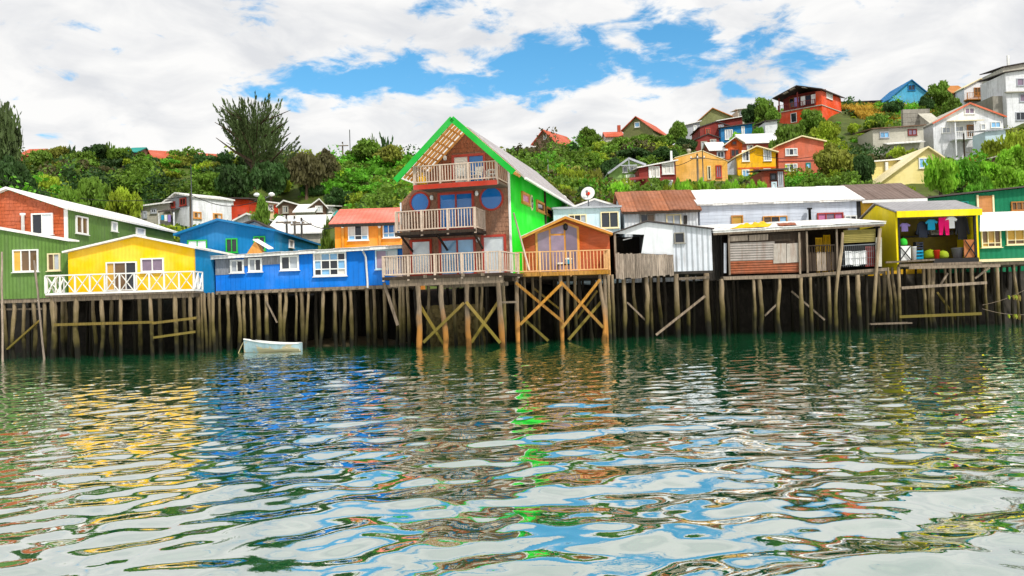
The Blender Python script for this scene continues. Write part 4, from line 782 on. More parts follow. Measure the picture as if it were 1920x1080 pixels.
for pb, pt_, yb, yt in ((1566, 1580, 622, 436), (1630, 1650, 616, 428)):
    a = F.uz(pt_, yt, -.3); b = F.uz(pb, yb, -.3); h.pile(a[0], -.3, a[1], .12, 'pile', 3 if pb < 1600 else 2, lean=(b[0] - a[0], 0))
h.back_piles(0, u1, (1.6, 3.2, 4.8), zfl - .13, 1.2)
def uvp(px, py, v): a = F.uz(px, py, v); return Vector((a[0], v, a[1]))
B(1484, 546, 1546, 600, .9, 'beam', .1); B(1434, 592, 1462, 565, .9, 'beam', .1)
# things on and in it
def thing_at(name, label, cat, px, py, Y, zb, yaw=0): Fq = Fac(px, py, Y, yaw); return H(name, label, cat, Fq, zb)
def blob(h, part, mat, pts_uvz, seed, amp=.1, res=(26, 12), par=None):
    """lumpy sheet between corner points (front-left, front-right, back-right, back-left), draped with folds"""
    r_ = random.Random(seed); a, b, c, d = [Vector(p) for p in pts_uvz]; nx, ny = res; vs_ = []; ph = [r_.uniform(0, 6) for _ in range(6)]
    for lay in (0, 1):
        for j in range(ny + 1):
            for i in range(nx + 1):
                s, t = i / nx, j / ny; p = a.lerp(b, s).lerp(d.lerp(c, s), t); e = min(1, 5 * min(s, 1 - s)) * min(1, 4 * min(t, 1 - t))
                hh = amp * (.6 + .5 * math.sin(s * 9 + ph[0] + 2 * math.sin(t * 5 + ph[1])) + .4 * math.sin(s * 21 + t * 13 + ph[2])) * e
                edge = .06 * math.sin(s * 17 + ph[3]) + .05 * math.sin(t * 11 + ph[4])
                vs_.append((p.x + edge * (1 - e), p.y + edge * (1 - e), p.z + (max(hh, .01) + .012 if lay == 0 else .006)))
    n = (nx + 1) * (ny + 1); fs = []
    for j in range(ny):
        for i in range(nx):
            k = j * (nx + 1) + i; fs += [(k, k + 1, k + nx + 2, k + nx + 1), (n + k, n + k + nx + 1, n + k + nx + 2, n + k + 1)]
    for i in range(nx): fs += [(i, n + i, n + i + 1, i + 1), (ny * (nx + 1) + i, ny * (nx + 1) + i + 1, n + ny * (nx + 1) + i + 1, n + ny * (nx + 1) + i)]
    for j in range(ny): k = j * (nx + 1); fs += [(k, k + nx + 1, n + k + nx + 1, n + k), (k + nx, n + k + nx, n + k + 2 * nx + 1, k + 2 * nx + 1)]
    return h.geo(part, mat, vs_, fs, par, True)
def roofpt(px, v): u = F.uz(px, 428, v)[0]; f = (u - ul) / (u1 + .1 - ul); return (u, v, z0 + (z1 - z0) * f + .78 * (v + .35) / (V + .35) + .175)
def thing_local(name, label, cat, part, mat, corners, seed, amp, res=(26, 12)):
    c0 = Vector(corners[0]); w = F.world(c0.x, c0.y, 0); Fq = Fac(960, 540, 0); Fq.o = Vector((w.x, w.y, 0)); Fq.yaw = F.yaw; t = H(name, label, cat, Fq, c0.z)
    blob(t, part, mat, [(p[0] - c0.x, p[1] - c0.y, p[2]) for p in corners], seed, amp, res); return t
thing_local('tarpaulin', 'crumpled yellow tarpaulin lying on the white shack roof', 'tarpaulin', 'crumpled_sheet', 'c_tarp', [roofpt(1370, -.1), roofpt(1440, -.1), roofpt(1446, 3.0), roofpt(1402, 3.2)], 3, .17)
thing_local('roof_scrap', 'rusty brown scrap sheet lying on the white shack roof', 'scrap sheet', 'sheet', 'rusty_tin', [roofpt(1462, .1), roofpt(1492, .1), roofpt(1490, 2.6), roofpt(1458, 2.6)], 8, .04)
for i, (px, lb) in enumerate(((1538, 'yellow slatted chair inside the open shack, with the lower back'), (1553, 'yellow slatted chair inside the open shack, with the taller back'))):
    zc = zfl; t = thing_at('wooden_chair', lb, 'chair', px, 470, 3.3 + .2 * i, zc); tz = t.F.uz(px, 445 - 5 * i)[1]
    t.box('seat', 'c_yellow', -.2, .2, -.2, .2, zc + .5, zc + .54)
    for a in (-.17, .17):
        for b in (-.17, .17): t.box('leg', 'c_yellow', a - .025, a + .025, b - .025, b + .025, zc + .001, zc + .499)
        t.box('back_post', 'c_yellow', a - .025, a + .025, .15, .2, zc + .541, tz)
    for k_ in range(3): t.box('back_slat', 'c_yellow', -.08 + k_ * .08 - .025, -.08 + k_ * .08 + .025, .16, .18, zc + .62, tz - .08)
    t.box('back_rail', 'c_yellow', -.145, .145, .155, .195, tz - .079, tz - .01); t.box('lower_rail', 'c_yellow', -.145, .145, .155, .195, zc + .56, zc + .619)
c0 = F.uz(1584, 498, .15); c1 = F.uz(1624, 496, .15); t = thing_at('hung_sheet', 'white sheet hung over the shack railing to dry', 'sheet', 1584, 485, 2.0, c0[1]); w_ = c1[0] - c0[0]; zt = F.uz(1604, 470)[1]
vs_ = []; nx = 24
for y in (0, .02):
    for i in range(nx + 1):
        s = i / nx; d = .045 * math.sin(s * 20) + .02 * math.sin(s * 47); vs_ += [(w_ * s, -.17 + d * .4 + y + .1, zt - .04 * math.sin(s * 3.1)), (w_ * s, -.17 + d + y + .1, c0[1] + .05 * math.sin(s * 9))]
n_ = 2 * (nx + 1); t.geo('cloth', 'c_white', vs_, [(2 * i, 2 * i + 1, 2 * i + 3, 2 * i + 2) for i in range(nx)] + [(n_ + 2 * i, n_ + 2 * i + 2, n_ + 2 * i + 3, n_ + 2 * i + 1) for i in range(nx)], smooth=True)
# ---- yellow box house with open front
F = Fac(1681, 450, 2.6); h = H('stilt_house', 'acid yellow box house with open front full of hanging clothes', 'house', F, 0, G_ST)
u1 = F.uz(1835, 450)[0]; zf = F.uz(1760, 493)[1]; zt0 = F.uz(1681, 402)[1]; zt1 = F.uz(1834, 391)[1]; zt = (zt0 + zt1) / 2; V = 5.2; zr = zt + .72
h.sprism('side_wall', 'acid_yellow', [(0, zf - .35), (0, zt), (V * .5, zr), (V, zt), (V, zf - .35)], -.02, .1); h.sprism('side_wall', 'acid_yellow', [(0, zf), (0, zt), (V * .5, zr), (V, zt), (V, zf)], u1 - .12, u1)
h.box('back_wall', 'olive_wall', .11, u1 - .13, 2.2, 2.3, zf, zt + .45); h.box('floor', 'beam', 0, u1, -.25, V, zf - .16, zf - .002)
h.geo('roof', 'grey_roof', [(-.12, -.35, zt - .02), (u1 + .1, -.35, zt - .02), (u1 + .1, V * .5, zr + .1), (-.12, V * .5, zr + .1), (u1 + .1, V + .2, zt), (-.12, V + .2, zt)] + [(-.12, -.35, zt + .06), (u1 + .1, -.35, zt + .06), (u1 + .1, V * .5, zr + .18), (-.12, V * .5, zr + .18), (u1 + .1, V + .2, zt + .08), (-.12, V + .2, zt + .08)],
      [(6, 7, 8, 9), (9, 8, 10, 11), (0, 3, 2, 1), (3, 5, 4, 2), (0, 1, 7, 6), (5, 11, 10, 4), (0, 6, 9, 3), (3, 9, 11, 5), (1, 2, 8, 7), (2, 4, 10, 8)])
h.box('fascia', 'acid_yellow', -.1, u1 + .05, -.42, -.355, zt - .32, zt + .05)
h.box('post', 'black', .1, .2, -.05, .06, zf, zt - .05); h.box('post', 'black', u1 - .26, u1 - .13, -.05, .06, zf, zt - .05); h.box('lintel', 'black', .2, u1 - .26, -.04, .05, zt - .3, zt - .06)
h.box('shelf', 'black', F.uz(1718, 450)[0], F.uz(1800, 450)[0], 1.6, 2.19, F.uz(1760, 441, 1.6)[1] - .05, F.uz(1760, 441, 1.6)[1])
h.box('front_sill', 'black', F.uz(1748, 490)[0], u1 - .13, -.2, -.06, zf, F.uz(1790, 484, -.2)[1])
h.box('hanging_pole', 'beam', .11, u1 - .13, .28, .32, F.uz(1760, 408, .3)[1], F.uz(1760, 408, .3)[1] + .04)
zh = F.uz(1760, 408, .3)[1]
def xpanel(a, b, c, d, mat):
    p0 = F.uz(a, d, .02); p1 = F.uz(c, b, .02); q = h.box('panel', mat, p0[0], p1[0], .0, .04, p0[1], p1[1]); e = .03
    h.bar('cross_bar', 'black', (p0[0] + e, -.03, p0[1] + e), (p1[0] - e, -.03, p1[1] - e), .04, .07, par=q, up=Vector((0, 1, 0))); h.bar('cross_bar', 'black', (p1[0] - e, -.075, p0[1] + e), (p0[0] + e, -.075, p1[1] - e), .04, .07, par=q, up=Vector((0, 1, 0)))
xpanel(1686, 461, 1707, 489, 'white'); xpanel(1808, 449, 1829, 483, 'c_brown')
h.piles_px([(1688, .12), (1826, .12)], -.1, zf - .16); h.piles_px([(1753, .17, -.03), (1809, .08, -.1), (1824, .11, -.1), (1735, .12), (1745, .12), (1775, .09), (1785, .09), (1795, .09), (1668, .12), (1676, .1)], .5, zf - .16); h.piles_px([(1660, .13), (1650, .1)], 1.2, zf - .3); h.back_piles(0, u1, (2, 3.6), zf - .16, 1.0)
def uvp(px, py, v): a = F.uz(px, py, v); return Vector((a[0], v, a[1]))
B = lambda a, b, c, d, v, m='beam', w=.16, part='cross_beam': h.bar(part, m, uvp(a, b, v), uvp(c, d, v), .1, w)
B(1704, 502, 1875, 498, -.45); B(1690, 540, 1850, 530, -.25); B(1686, 594, 1840, 588, -.2, 'beam_moss'); B(1762, 536, 1777, 512, .2, 'beam', .1, 'brace'); B(1828, 522, 1855, 502, -.1, 'beam', .1, 'brace'); B(1660, 492, 1752, 487, -.3, 'beam', .1); B(1757, 548, 1795, 600, .8, 'beam_moss', .12, 'brace')
# low landing stage
Fq = Fac(1628, 608, 1.6); t = H('landing_stage', 'low plank landing stage just above the water under the yellow box house', 'landing stage', Fq, 0)
a = Fq.uz(1626, 607); b = Fq.uz(1703, 605)
for k_ in range(3): t.box('plank', 'beam', a[0] + .1 * k_, b[0] - .15 * (k_ % 2), -.5 + k_ * .28, -.26 + k_ * .28, a[1] - .06 + .002 * k_, a[1] + .02)
for f in (.1, .9): t.pile(b[0] * f, -.1, a[1] - .06, .08, 'pile_dark')
# clothes: flat garments with sleeves / legs, draped from the pole
def garment(label, kind, mat, px, py0, py1, wpx, Y=.3, seed=0):
    c = F.uz(px, py0, Y); w2 = (F.uz(px + wpx / 2, py0, Y)[0] - c[0]); hgt = c[1] - F.uz(px, py1, Y)[1]; r_ = random.Random(seed)
    if kind == 'trousers': out = [(-1, 0), (1, 0), (1.05, -.35), (1.0, -1), (.25, -1), (0, -.38), (-.25, -.98), (-1.0, -.98), (-1.05, -.35)]
    elif kind == 'shirt': out = [(-.45, 0), (-.15, -.06), (.15, -.06), (.45, 0), (1, -.28), (.82, -.45), (.6, -.32), (.62, -1), (-.62, -1), (-.6, -.32), (-.82, -.45), (-1, -.28)]
    else: out = [(-.4, 0), (.4, 0), (.75, -.12), (1, -.75), (.75, -.8), (.62, -.4), (.66, -1), (-.66, -.97), (-.62, -.4), (-.75, -.8), (-1, -.75), (-.75, -.12)]
    w = F.world(c[0], Y, 0); Fq = Fac(960, 540, 0); Fq.o = Vector((w.x, w.y, 0)); t = H({'trousers': 'trousers', 'shirt': 'shirt', 'jacket': 'jacket'}[kind], label, kind, Fq, c[1] - hgt)
    n = len(out); vs_ = [(x * w2, y + .05 * math.sin(x * 5 + seed) * (1 - zz_ * 0), c[1] + zz_ * hgt) for y in (-.03, .03) for x, zz_ in out]
    t.geo('fabric', mat, vs_, [tuple(range(n)), tuple(reversed(range(n, 2 * n)))] + [(i, i + n, (i + 1) % n + n, (i + 1) % n) for i in range(n)])
    t.bar('hanger', 'black', (-w2 * .3, 0, c[1] + .02), (w2 * .3, 0, c[1] + .02), .03, .03); 
for a in (('turquoise shirt hanging in the open yellow house', 'shirt', 'c_blue', 1746, 411, 431, 22), ('hot pink trousers hanging in the open yellow house', 'trousers', 'c_pink', 1769, 408, 441, 20), ('white shirt hanging beside the hot pink trousers', 'shirt', 'c_white', 1783, 405, 428, 22),
          ('dark navy jacket hanging behind the turquoise shirt', 'jacket', 'c_navy', 1729, 416, 446, 24, .6), ('black jacket hanging near the open house\'s far corner post', 'jacket', 'black', 1803, 404, 450, 26, .5), ('pale violet top hanging by the yellow side wall', 'shirt', 'c_violet', 1696, 418, 434, 20, .3)):
    garment(*a, **({} if len(a) == 8 else {}), seed=a[3]) if len(a) == 7 else garment(*a[:7], Y=a[7], seed=a[3])
def sack(name, label, cat, mat, px, py0, py1, wpx, Y, n=12):
    zb = F.uz(px, py1, Y)[1]; c = F.uz(px, py1, Y); r = (F.uz(px + wpx / 2, py1, Y)[0] - c[0]); hh = F.uz(px, py0, Y)[1] - zb; w = F.world(c[0], Y, 0); Fq = Fac(960, 540, 0); Fq.o = Vector((w.x, w.y, 0)); t = H(name, label, cat, Fq, zb)
    lathe_part(t, 'body', mat, [(r * .9, 0), (r * 1.05, hh * .2), (r * .98, hh * .55), (r * .75, hh * .8), (r * .35, hh * .92)], 0, 0, zb, n=n); lathe_part(t, 'knot', mat, [(r * .2, hh * .88), (r * .14, hh * .95), (r * .22, hh)], 0, 0, zb, n=8)
sack('sack', 'lime green sack on the floor of the open yellow house', 'sack', 'c_lime', 1744, 467, 484, 24, .6); sack('sack', 'lime yellow sack next to a red bucket in the open yellow house', 'sack', 'c_lime', 1768, 469, 484, 20, .7); sack('bag', 'bright green bag on top of the white crossed panel', 'bag', 'c_green', 1694, 446, 460, 14, .25)
def bucket(label, mat, px, py0, py1, wpx, Y):
    zb = F.uz(px, py1, Y)[1]; c = F.uz(px, py1, Y); r = (F.uz(px + wpx / 2, py1, Y)[0] - c[0]); hh = F.uz(px, py0, Y)[1] - zb; w = F.world(c[0], Y, 0); Fq = Fac(960, 540, 0); Fq.o = Vector((w.x, w.y, 0)); t = H('bucket', label, 'bucket', Fq, zb)
    lathe_part(t, 'body', mat, [(r * .75, 0), (r, hh), (r * 1.06, hh), (r * 1.06, hh * 1.06), (r * .9, hh * 1.06), (r * .7, hh * .1)], 0, 0, zb, n=14)
bucket('red bucket between the lime sacks', 'c_red', 1757, 470, 485, 11, .2); bucket('white bucket on the floor beside the turquoise crates', 'c_white', 1714, 464, 488, 10, .3); bucket('grey basin near the brown crossed panel', 'c_grey', 1796, 466, 484, 22, .5)
def crate(label, mat, px0, py0, px1, py1, Y):
    a = F.uz(px0, py1, Y); b = F.uz(px1, py0, Y); w = F.world(a[0], Y, 0); Fq = Fac(960, 540, 0); Fq.o = Vector((w.x, w.y, 0)); t = H('crate', label, 'crate', Fq, a[1]); W_ = b[0] - a[0]; z0_, z1_ = a[1], b[1]
    t.box('base', mat, 0, W_, 0, .4, z0_, z0_ + .03); hh = (z1_ - z0_)
    for k_ in range(3): t.box('slat', mat, 0, W_, 0, .02, z0_ + .04 + hh * k_ / 3, z0_ + hh * (k_ + .75) / 3)
    for x in (0, W_ - .03): t.box('side', mat, x, x + .03, .021, .4, z0_ + .031, z1_)
crate('turquoise crate on the floor of the open yellow house', 'c_blue', 1718, 468, 1731, 486, .5); crate('dark crate stacked on the turquoise crate', 'c_navy', 1718, 453, 1731, 467, .5); crate('black crate on the back shelf under the navy jacket', 'c_navy', 1722, 432, 1738, 440, 1.7); crate('grey crate on the back shelf under the white shirt', 'c_grey', 1770, 432, 1788, 440, 1.7); crate('pale crate on the back shelf under the turquoise shirt', 'h_dull', 1746, 431, 1762, 440, 1.7)
# ---- green house, far right
F = Fac(1836, 450, 4.2); h = H('stilt_house', 'deep green waterside house with cream windows and white roof', 'house', F, 0, G_ST)
u1 = F.uz(1990, 450)[0]; zf = F.uz(1880, 487)[1]; ze = F.uz(1880, 431)[1]; V = 6; zr = F.uz(1880, 400, 3)[1]
h.sprism('wall', 'deep_green', [(0, zf - .12), (0, ze), (V / 2, zr - .05), (V, ze), (V, zf - .12)], 0, u1)
h.slab('roof', 'white_roof', [(-.15, -.4, ze + .02), (u1, -.4, ze + .02), (u1, V / 2, zr + .1), (F.uz(1850, 400, 3)[0] - .4, V / 2, zr + .1)], .1); h.slab('rear_roof', 'white_roof', [(-.15, V / 2 + .01, zr + .1), (u1, V / 2 + .01, zr + .1), (u1, V + .3, ze), (-.15, V + .3, ze)], .1)
h.win(1839, 431, 1876, 464, 3, frame='cream', glasses=['glass_amber', 'glass_brown', 'glass_brown'], hs=[.25], rows=2, v=-.003); h.win(1886, 429, 1935, 459, 3, frame='cream', glasses=['glass_brown', 'glass_amber'], hs=[.3], rows=2, v=-.003)
h.box('floor_beam', 'cream', -.3, u1, -.14, -.005, zf - .1, zf + .06); h.box('floor', 'beam', 0, u1, .0, V, zf - .3, zf - .13)
h.piles_px([(1873, .13), (1905, .1), (1850, .1), (1935, .12)], .2, zf - .3); h.back_piles(0, u1, (1.4, 3, 4.6), zf - .3, 1.0)
# ropes with weed between the last piles
for pa, pb, lb in (((1842, 572), (1925, 542), 'slack rope with green weed strung above the water, the upper one'), ((1842, 579), (1925, 590), 'slack rope with green weed strung above the water, the lower one')):
    Fq = Fac(pa[0], pa[1], 3.9); t = H('rope', lb, 'rope', Fq, 0); a = Fq.uz(*pa); b = Fq.uz(*pb)
    pts = [(a[0] + (b[0] - a[0]) * k_ / 10, 0, a[1] + (b[1] - a[1]) * k_ / 10 - .12 * math.sin(math.pi * k_ / 10)) for k_ in range(11)]; v_, f_ = tube_geo(pts, [.014] * 11, 6); t.geo('strand', 'beam', v_, f_, smooth=True)
    p = pts[7]; r_ = random.Random(2)
    for k_ in range(7): q = Vector(p) + Vector((r_.uniform(-.35, .35), 0, 0)); v_, f_ = tube_geo([q + Vector((0, -.02, .02)), q + Vector((.03, -.03, -.12)), q + Vector((.06, -.02, -r_.uniform(.2, .35)))], [.05, .07, .02], 6); t.geo('weed', 'c_lime' if k_ % 2 else 'beam_moss', v_, f_, smooth=True)
# ================================================================ second row along the street
G2 = 'houses across the street'
def rx_house(name, label, px0, px1, pe0, pe1, pr0, pr1, Y, wall, roof, rundep=3.2, pb=None, oh=.3, th=.12, group=None, cat='house', zb=3.3, yaw=0, gab=True):
    """house whose ridge runs along the facade: eave pixels at both ends, ridge pixels at both ends"""
    F = Fac(px0, (pe0 + pe1) / 2, Y, yaw); h = H(name, label, cat, F, zb, group); u1 = F.uz(px1, pe1)[0]; e0 = F.uz(px0, pe0)[1]; e1 = F.uz(px1, pe1)[1]; ze = (e0 + e1) / 2; e0 = e1 = ze
    zr = (F.uz(px0, pr0, rundep)[1] + F.uz(px1, pr1, rundep)[1]) / 2; V = 2 * rundep; h.u1 = u1; h.ze = ze; h.zr = zr
    h.sprism('wall', wall, [(0, zb), (0, ze), (rundep, zr - .08), (V, ze), (V, zb)], 0, u1)
    s_ = (zr - ze) / rundep; lo = ze - s_ * oh
    P = [(x, v, z) for (v, z) in ((-oh, lo), (rundep, zr), (V + oh, lo)) for x in (-.2, u1 + .2)]
    h.geo('roof', roof, [(a, b, c + .012) for a, b, c in P] + [(a, b, c + th) for a, b, c in P], [(6, 7, 9, 8), (8, 9, 11, 10), (0, 2, 3, 1), (2, 4, 5, 3), (0, 1, 7, 6), (4, 10, 11, 5), (0, 6, 8, 2), (2, 8, 10, 4), (1, 3, 9, 7), (3, 5, 11, 9)])
    if not name.startswith('hill'):
        n = max(4, int(u1 / .9)); W_ = u1 + .4; rf = [c for c in h.e.children if c.name.startswith('roof')][0]
        for i in range(n):
            a, b = -.2 + W_ * i / n, min(-.2 + W_ * (i + 1.05) / n, u1 + .2); e = th + .03 + (.018 if i % 2 else 0) + rnd.uniform(0, .008); o_ = rnd.uniform(.02, .09)
            h.slab('roof_sheet', roof, [(a, -oh - o_, lo + e - s_ * o_), (b, -oh - o_, lo + e - s_ * o_ - rnd.uniform(0, .02)), (b, rundep, zr + e), (a, rundep, zr + e)], .025, par=rf)
    return h
h = rx_house('street_house', 'white house under a rusty corrugated roof behind the tin shack', 1170, 1308, 397, 392, 364, 359, 8.5, 'white_wall', 'rust_roof', 3.0, group=G2)
h.box('fascia', 'wood_dark', -.1, h.u1 + .1, -.36, -.31, h.ze - .22, h.ze - .08)
h.win(1200, 401, 1228, 425, 2, frame='grey_concrete', glasses=['glass_dark', 'glass_brown']); h.win(1249, 402, 1277, 425, 2, frame='cream', glasses=['glass_pale', 'glass_pale']); h.win(1282, 404, 1288, 420, 1, frame='dark_board')
h = rx_house('street_house', 'long pale blue boarded house with broad white roof', 1311, 1612, 389, 370, 364, 348, 9.0, 'siding', 'white_roof', 3.2, group=G2)
zz_ = 6.4
while zz_ < h.ze - .1: h.box('siding_board', 'siding', 0.01, h.u1 - .01, -.035 - rnd.uniform(0, .01), -.003, zz_, zz_ + .205); zz_ += .215
h.box('corner_board', 'black', h.u1 - .25, h.u1 + .02, -.06, -.04, 5, h.ze - .02)
h.win(1371, 404, 1393, 425, 1, frame='wood_warm', glasses=['glass_amber'], v=-.045); h.win(1430, 405, 1476, 425, 3, frame='wood_warm', glasses=['glass_brown', 'glass_dark', 'glass_reflect_sky'], v=-.045); h.win(1532, 399, 1581, 424, 3, frame='red_trim', glasses=['glass_pink', 'glass_violet', 'glass_pink'], v=-.045)
h.win(1583, 404, 1606, 424, 2, frame='white', glasses=['glass_white', 'glass_dark'], v=-.045)
u_, z_ = h.F.uz(1515, 420); lathe_part(h, 'stove_pipe', 'black', [(.09, 0), (.09, .9), (.17, .92), (.17, 1.0)], u_, -.4, z_)
h = rx_house('street_house', 'golden yellow house under a brown roof beside the pale blue house', 1618, 1728, 376, 372, 350, 346, 10.5, 'gold_wall', 'brown_roof', 3.4, group=G2)
h.box('fascia', 'white', -.2, h.u1 + .2, -.4, -.33, h.ze - .22, h.ze - .03); h.win(1637, 382, 1655, 410, 1, frame='gold_wall', glasses=['glass_dark']); h.win(1690, 380, 1712, 405, 2, frame='white')
# light blue flat-roofed annex with dishes
F = Fac(1038, 415, 7.5); h = H('street_house', 'pale blue flat-roofed house behind the orange cabin', 'house', F, 3.3, G2); u1 = F.uz(1163, 415)[0]; zt = F.uz(1100, 391)[1]
h.box('wall', 'light_blue', 0, u1, 0, 6, 3.3, zt); h.box('roof', 'h_grey', -.1, u1 + .1, -.25, 6.2, zt + .004, zt + .12); h.win(1066, 402, 1100, 430, 3, glasses=['glass_brown', 'glass_dark', 'glass_pale'], frame='cream'); h.win(1126, 397, 1160, 428, 2, glasses=['glass_dark'], frame='cream')
F = Fac(1076, 380, 12.5); h = H('street_house', 'small white gabled house peeping over the pale blue one', 'house', F, 3.3, G2); u1 = F.uz(1152, 382)[0]; ze = F.uz(1076, 390)[1]; zp = F.uz(1112, 376)[1]
h.prism('wall', 'h_white', [(0, 3.3), (u1, 3.3), (u1, ze), (u1 / 2, zp), (0, ze)], 0, 5); h.gable('roof', 'white_roof_y', 0, u1, u1 / 2, ze, ze, zp, -.3, 5.2, .12, .2); h.winm(u1 * .3, u1 * .7, ze - .9, ze - .1, 2, frame='white')
# dark green shed with orange door
F = Fac(1738, 385, 11.5); h = H('street_house', 'dark green sheds with an orange door panel behind the waterside row', 'shed', F, 3.3, G2); u1 = F.uz(1990, 380)[0]; z0 = F.uz(1738, 373)[1]; z1 = F.uz(1990, 345)[1]
h.prism('wall', 'deep_green', [(0, 3.3), (u1, 3.3), (u1, z1), (0, z0)], 0, 5); h.slab('roof', 'dark_roof', [(-.2, -.4, z0 + .12), (u1, -.4, z1 + .12), (u1, 5.2, z1 + .3), (-.2, 5.2, z0 + .3)], .1)
a = F.uz(1834, 400); b = F.uz(1859, 367); h.box('door', 'h_wood', a[0], b[0], -.08, -.003, 5.0, b[1]); 
for px in (1832, 1861): u_ = F.uz(px, 380)[0]; h.box('post', 'cream', u_ - .06, u_ + .06, -.12, -.003, 5, F.uz(px, 366)[1])
h.win(1790, 378, 1815, 396, 2, frame='h_teal'); h.win(1895, 378, 1925, 395, 3, frame='h_wood', glasses=['glass_brown'])
# satellite dishes
def dish(label, px, py, rpx, Y, pole_h, tilt=.5):
    c = at(px, py, Y); r = rpx / FPX * (Y - CAMY); Fq = Fac(960, 540, 0); Fq.o = Vector((c.x, c.y, 0)); t = H('satellite_dish', label, 'dish', Fq, c.z - pole_h)
    prof = [(0.02, 0), (r * .5, r * .07), (r, r * .26), (r * 1.02, r * .28), (r * .98, r * .30), (r * .5, r * .12), (.02, .05)]
    d = lathe_part(t, 'reflector', 'white', prof, 0, .0, c.z, n=28, axis=(-.35, -1, .35)); ax = Vector((-.35, -1, .35)).normalized()
    f = Vector((0, 0, c.z)) + ax * r * .9; t.bar('feed_arm', 'metal', (0, 0, c.z - r * .9), f, .04, .04); t.box('feed_horn', 'c_grey', f.x - .07, f.x + .07, f.y - .07, f.y + .07, f.z - .07, f.z + .07)
    lathe_part(t, 'emblem', 'c_red', [(r * .3, .0), (r * .3, .02), (r * .05, .03)], ax.x * r * .14, ax.y * r * .14, c.z + ax.z * r * .14, n=14, axis=(-.35, -1, .35))
    t.bar('mast', 'metal', (0, .12, c.z - pole_h), (0, .12, c.z - .02), .07, .07)
dish('white satellite dish with red emblem on the pale blue house roof', 1103, 364, 13, 10, 1.1); dish('white satellite dish half hidden by the green house roof', 1054, 376, 10, 15.5, 1.6)
# ---- rowing boat
wpt = at_water(516, 660); Fq = Fac(960, 540, 0); Fq.o = Vector((wpt.x, wpt.y, 0)); b_ = H('rowing_boat', 'pale blue and white wooden rowing boat moored before the blue house', 'boat', Fq, 0)
ln = 95 / FPX * (wpt.y - CAMY) / 2; st = []
for k_ in range(13):
    s = k_ / 12; x = -ln + 2 * ln * s; wd = .56 * (math.sin(math.pi * (.0 + .82 * s)) ** .75) if s > 0 else .03; wd = max(wd, .03); she = .36 + .34 * (1 - s) ** 2 + .05 * s * s; kee = -.1 + .12 * (1 - s) ** 4
    st.append((x - .3 * (1 - s) ** 3, wd, she, kee))
ring = lambda x, w, s, k, i: [(x, -w + i, s - i * .3), (x, -w * .82 + i, (s + k) * .45 + i * .3), (x, -w * .4 + (i * .6), k + .06 + i), (x, 0, k + i), (x, w * .4 - (i * .6), k + .06 + i), (x, w * .82 - i, (s + k) * .45 + i * .3), (x, w - i, s - i * .3)]
def hull(i): vs_ = [v for q in st for v in ring(*q, min(i, q[1] * .9))]; return vs_, [(k_ * 7 + j, k_ * 7 + j + 1, k_ * 7 + 8 + j, k_ * 7 + 7 + j) for k_ in range(12) for j in range(6)]
v1_, f1_ = hull(0); v2_, f2_ = hull(.04); n = len(v1_)
M('boat_blue', C8(168, 196, 204), var=.08, dirt=.3, low=[(.16, .08, C8(196, 178, 130), .8)])
fs = [tuple(reversed(f)) for f in f1_] + [tuple(n + i for i in f) for f in f2_] + [(k_ * 7 + e, (k_ + 1) * 7 + e, n + (k_ + 1) * 7 + e, n + k_ * 7 + e) for k_ in range(12) for e in (0, 6)] + [(12 * 7 + j, 12 * 7 + j + 1, n + 12 * 7 + j + 1, n + 12 * 7 + j) for j in range(6)] + [(12 * 7,) + tuple(12 * 7 + j for j in range(1, 7))]
hu_ = b_.geo('hull', 'boat_blue', v1_ + v2_, fs, smooth=False)
for e in (-1, 1): v_, f_ = tube_geo([(x, e * w, s + .02) for x, w, s, k in st], [.035] * 13, 6); b_.geo('gunwale', 'white', v_, f_, smooth=True)
for f in (3, 6, 9): x, w, s, k = st[f]; b_.box('thwart', 'rail', x - .1, x + .1, -w * .88, w * .88, s - .2, s - .16)
x, w, s, k = st[12]; b_.box('transom', 'boat_blue', x - .01, x + .04, -w * .8, w * .8, .02, s + .02)
Fr = Fac(960, 540, 0); Fr.o = Vector((wpt.x - ln - .22, wpt.y, 0)); t = H('mooring_rope', 'pale rope running from the rowing boat bow into the water', 'rope', Fr, 0); v_, f_ = tube_geo([(0, 0, .72), (-.18, .05, .45), (-.34, .1, .15), (-.46, .15, -.1)], [.025] * 4, 6); t.geo('strand', 'rope', v_, f_, smooth=True)
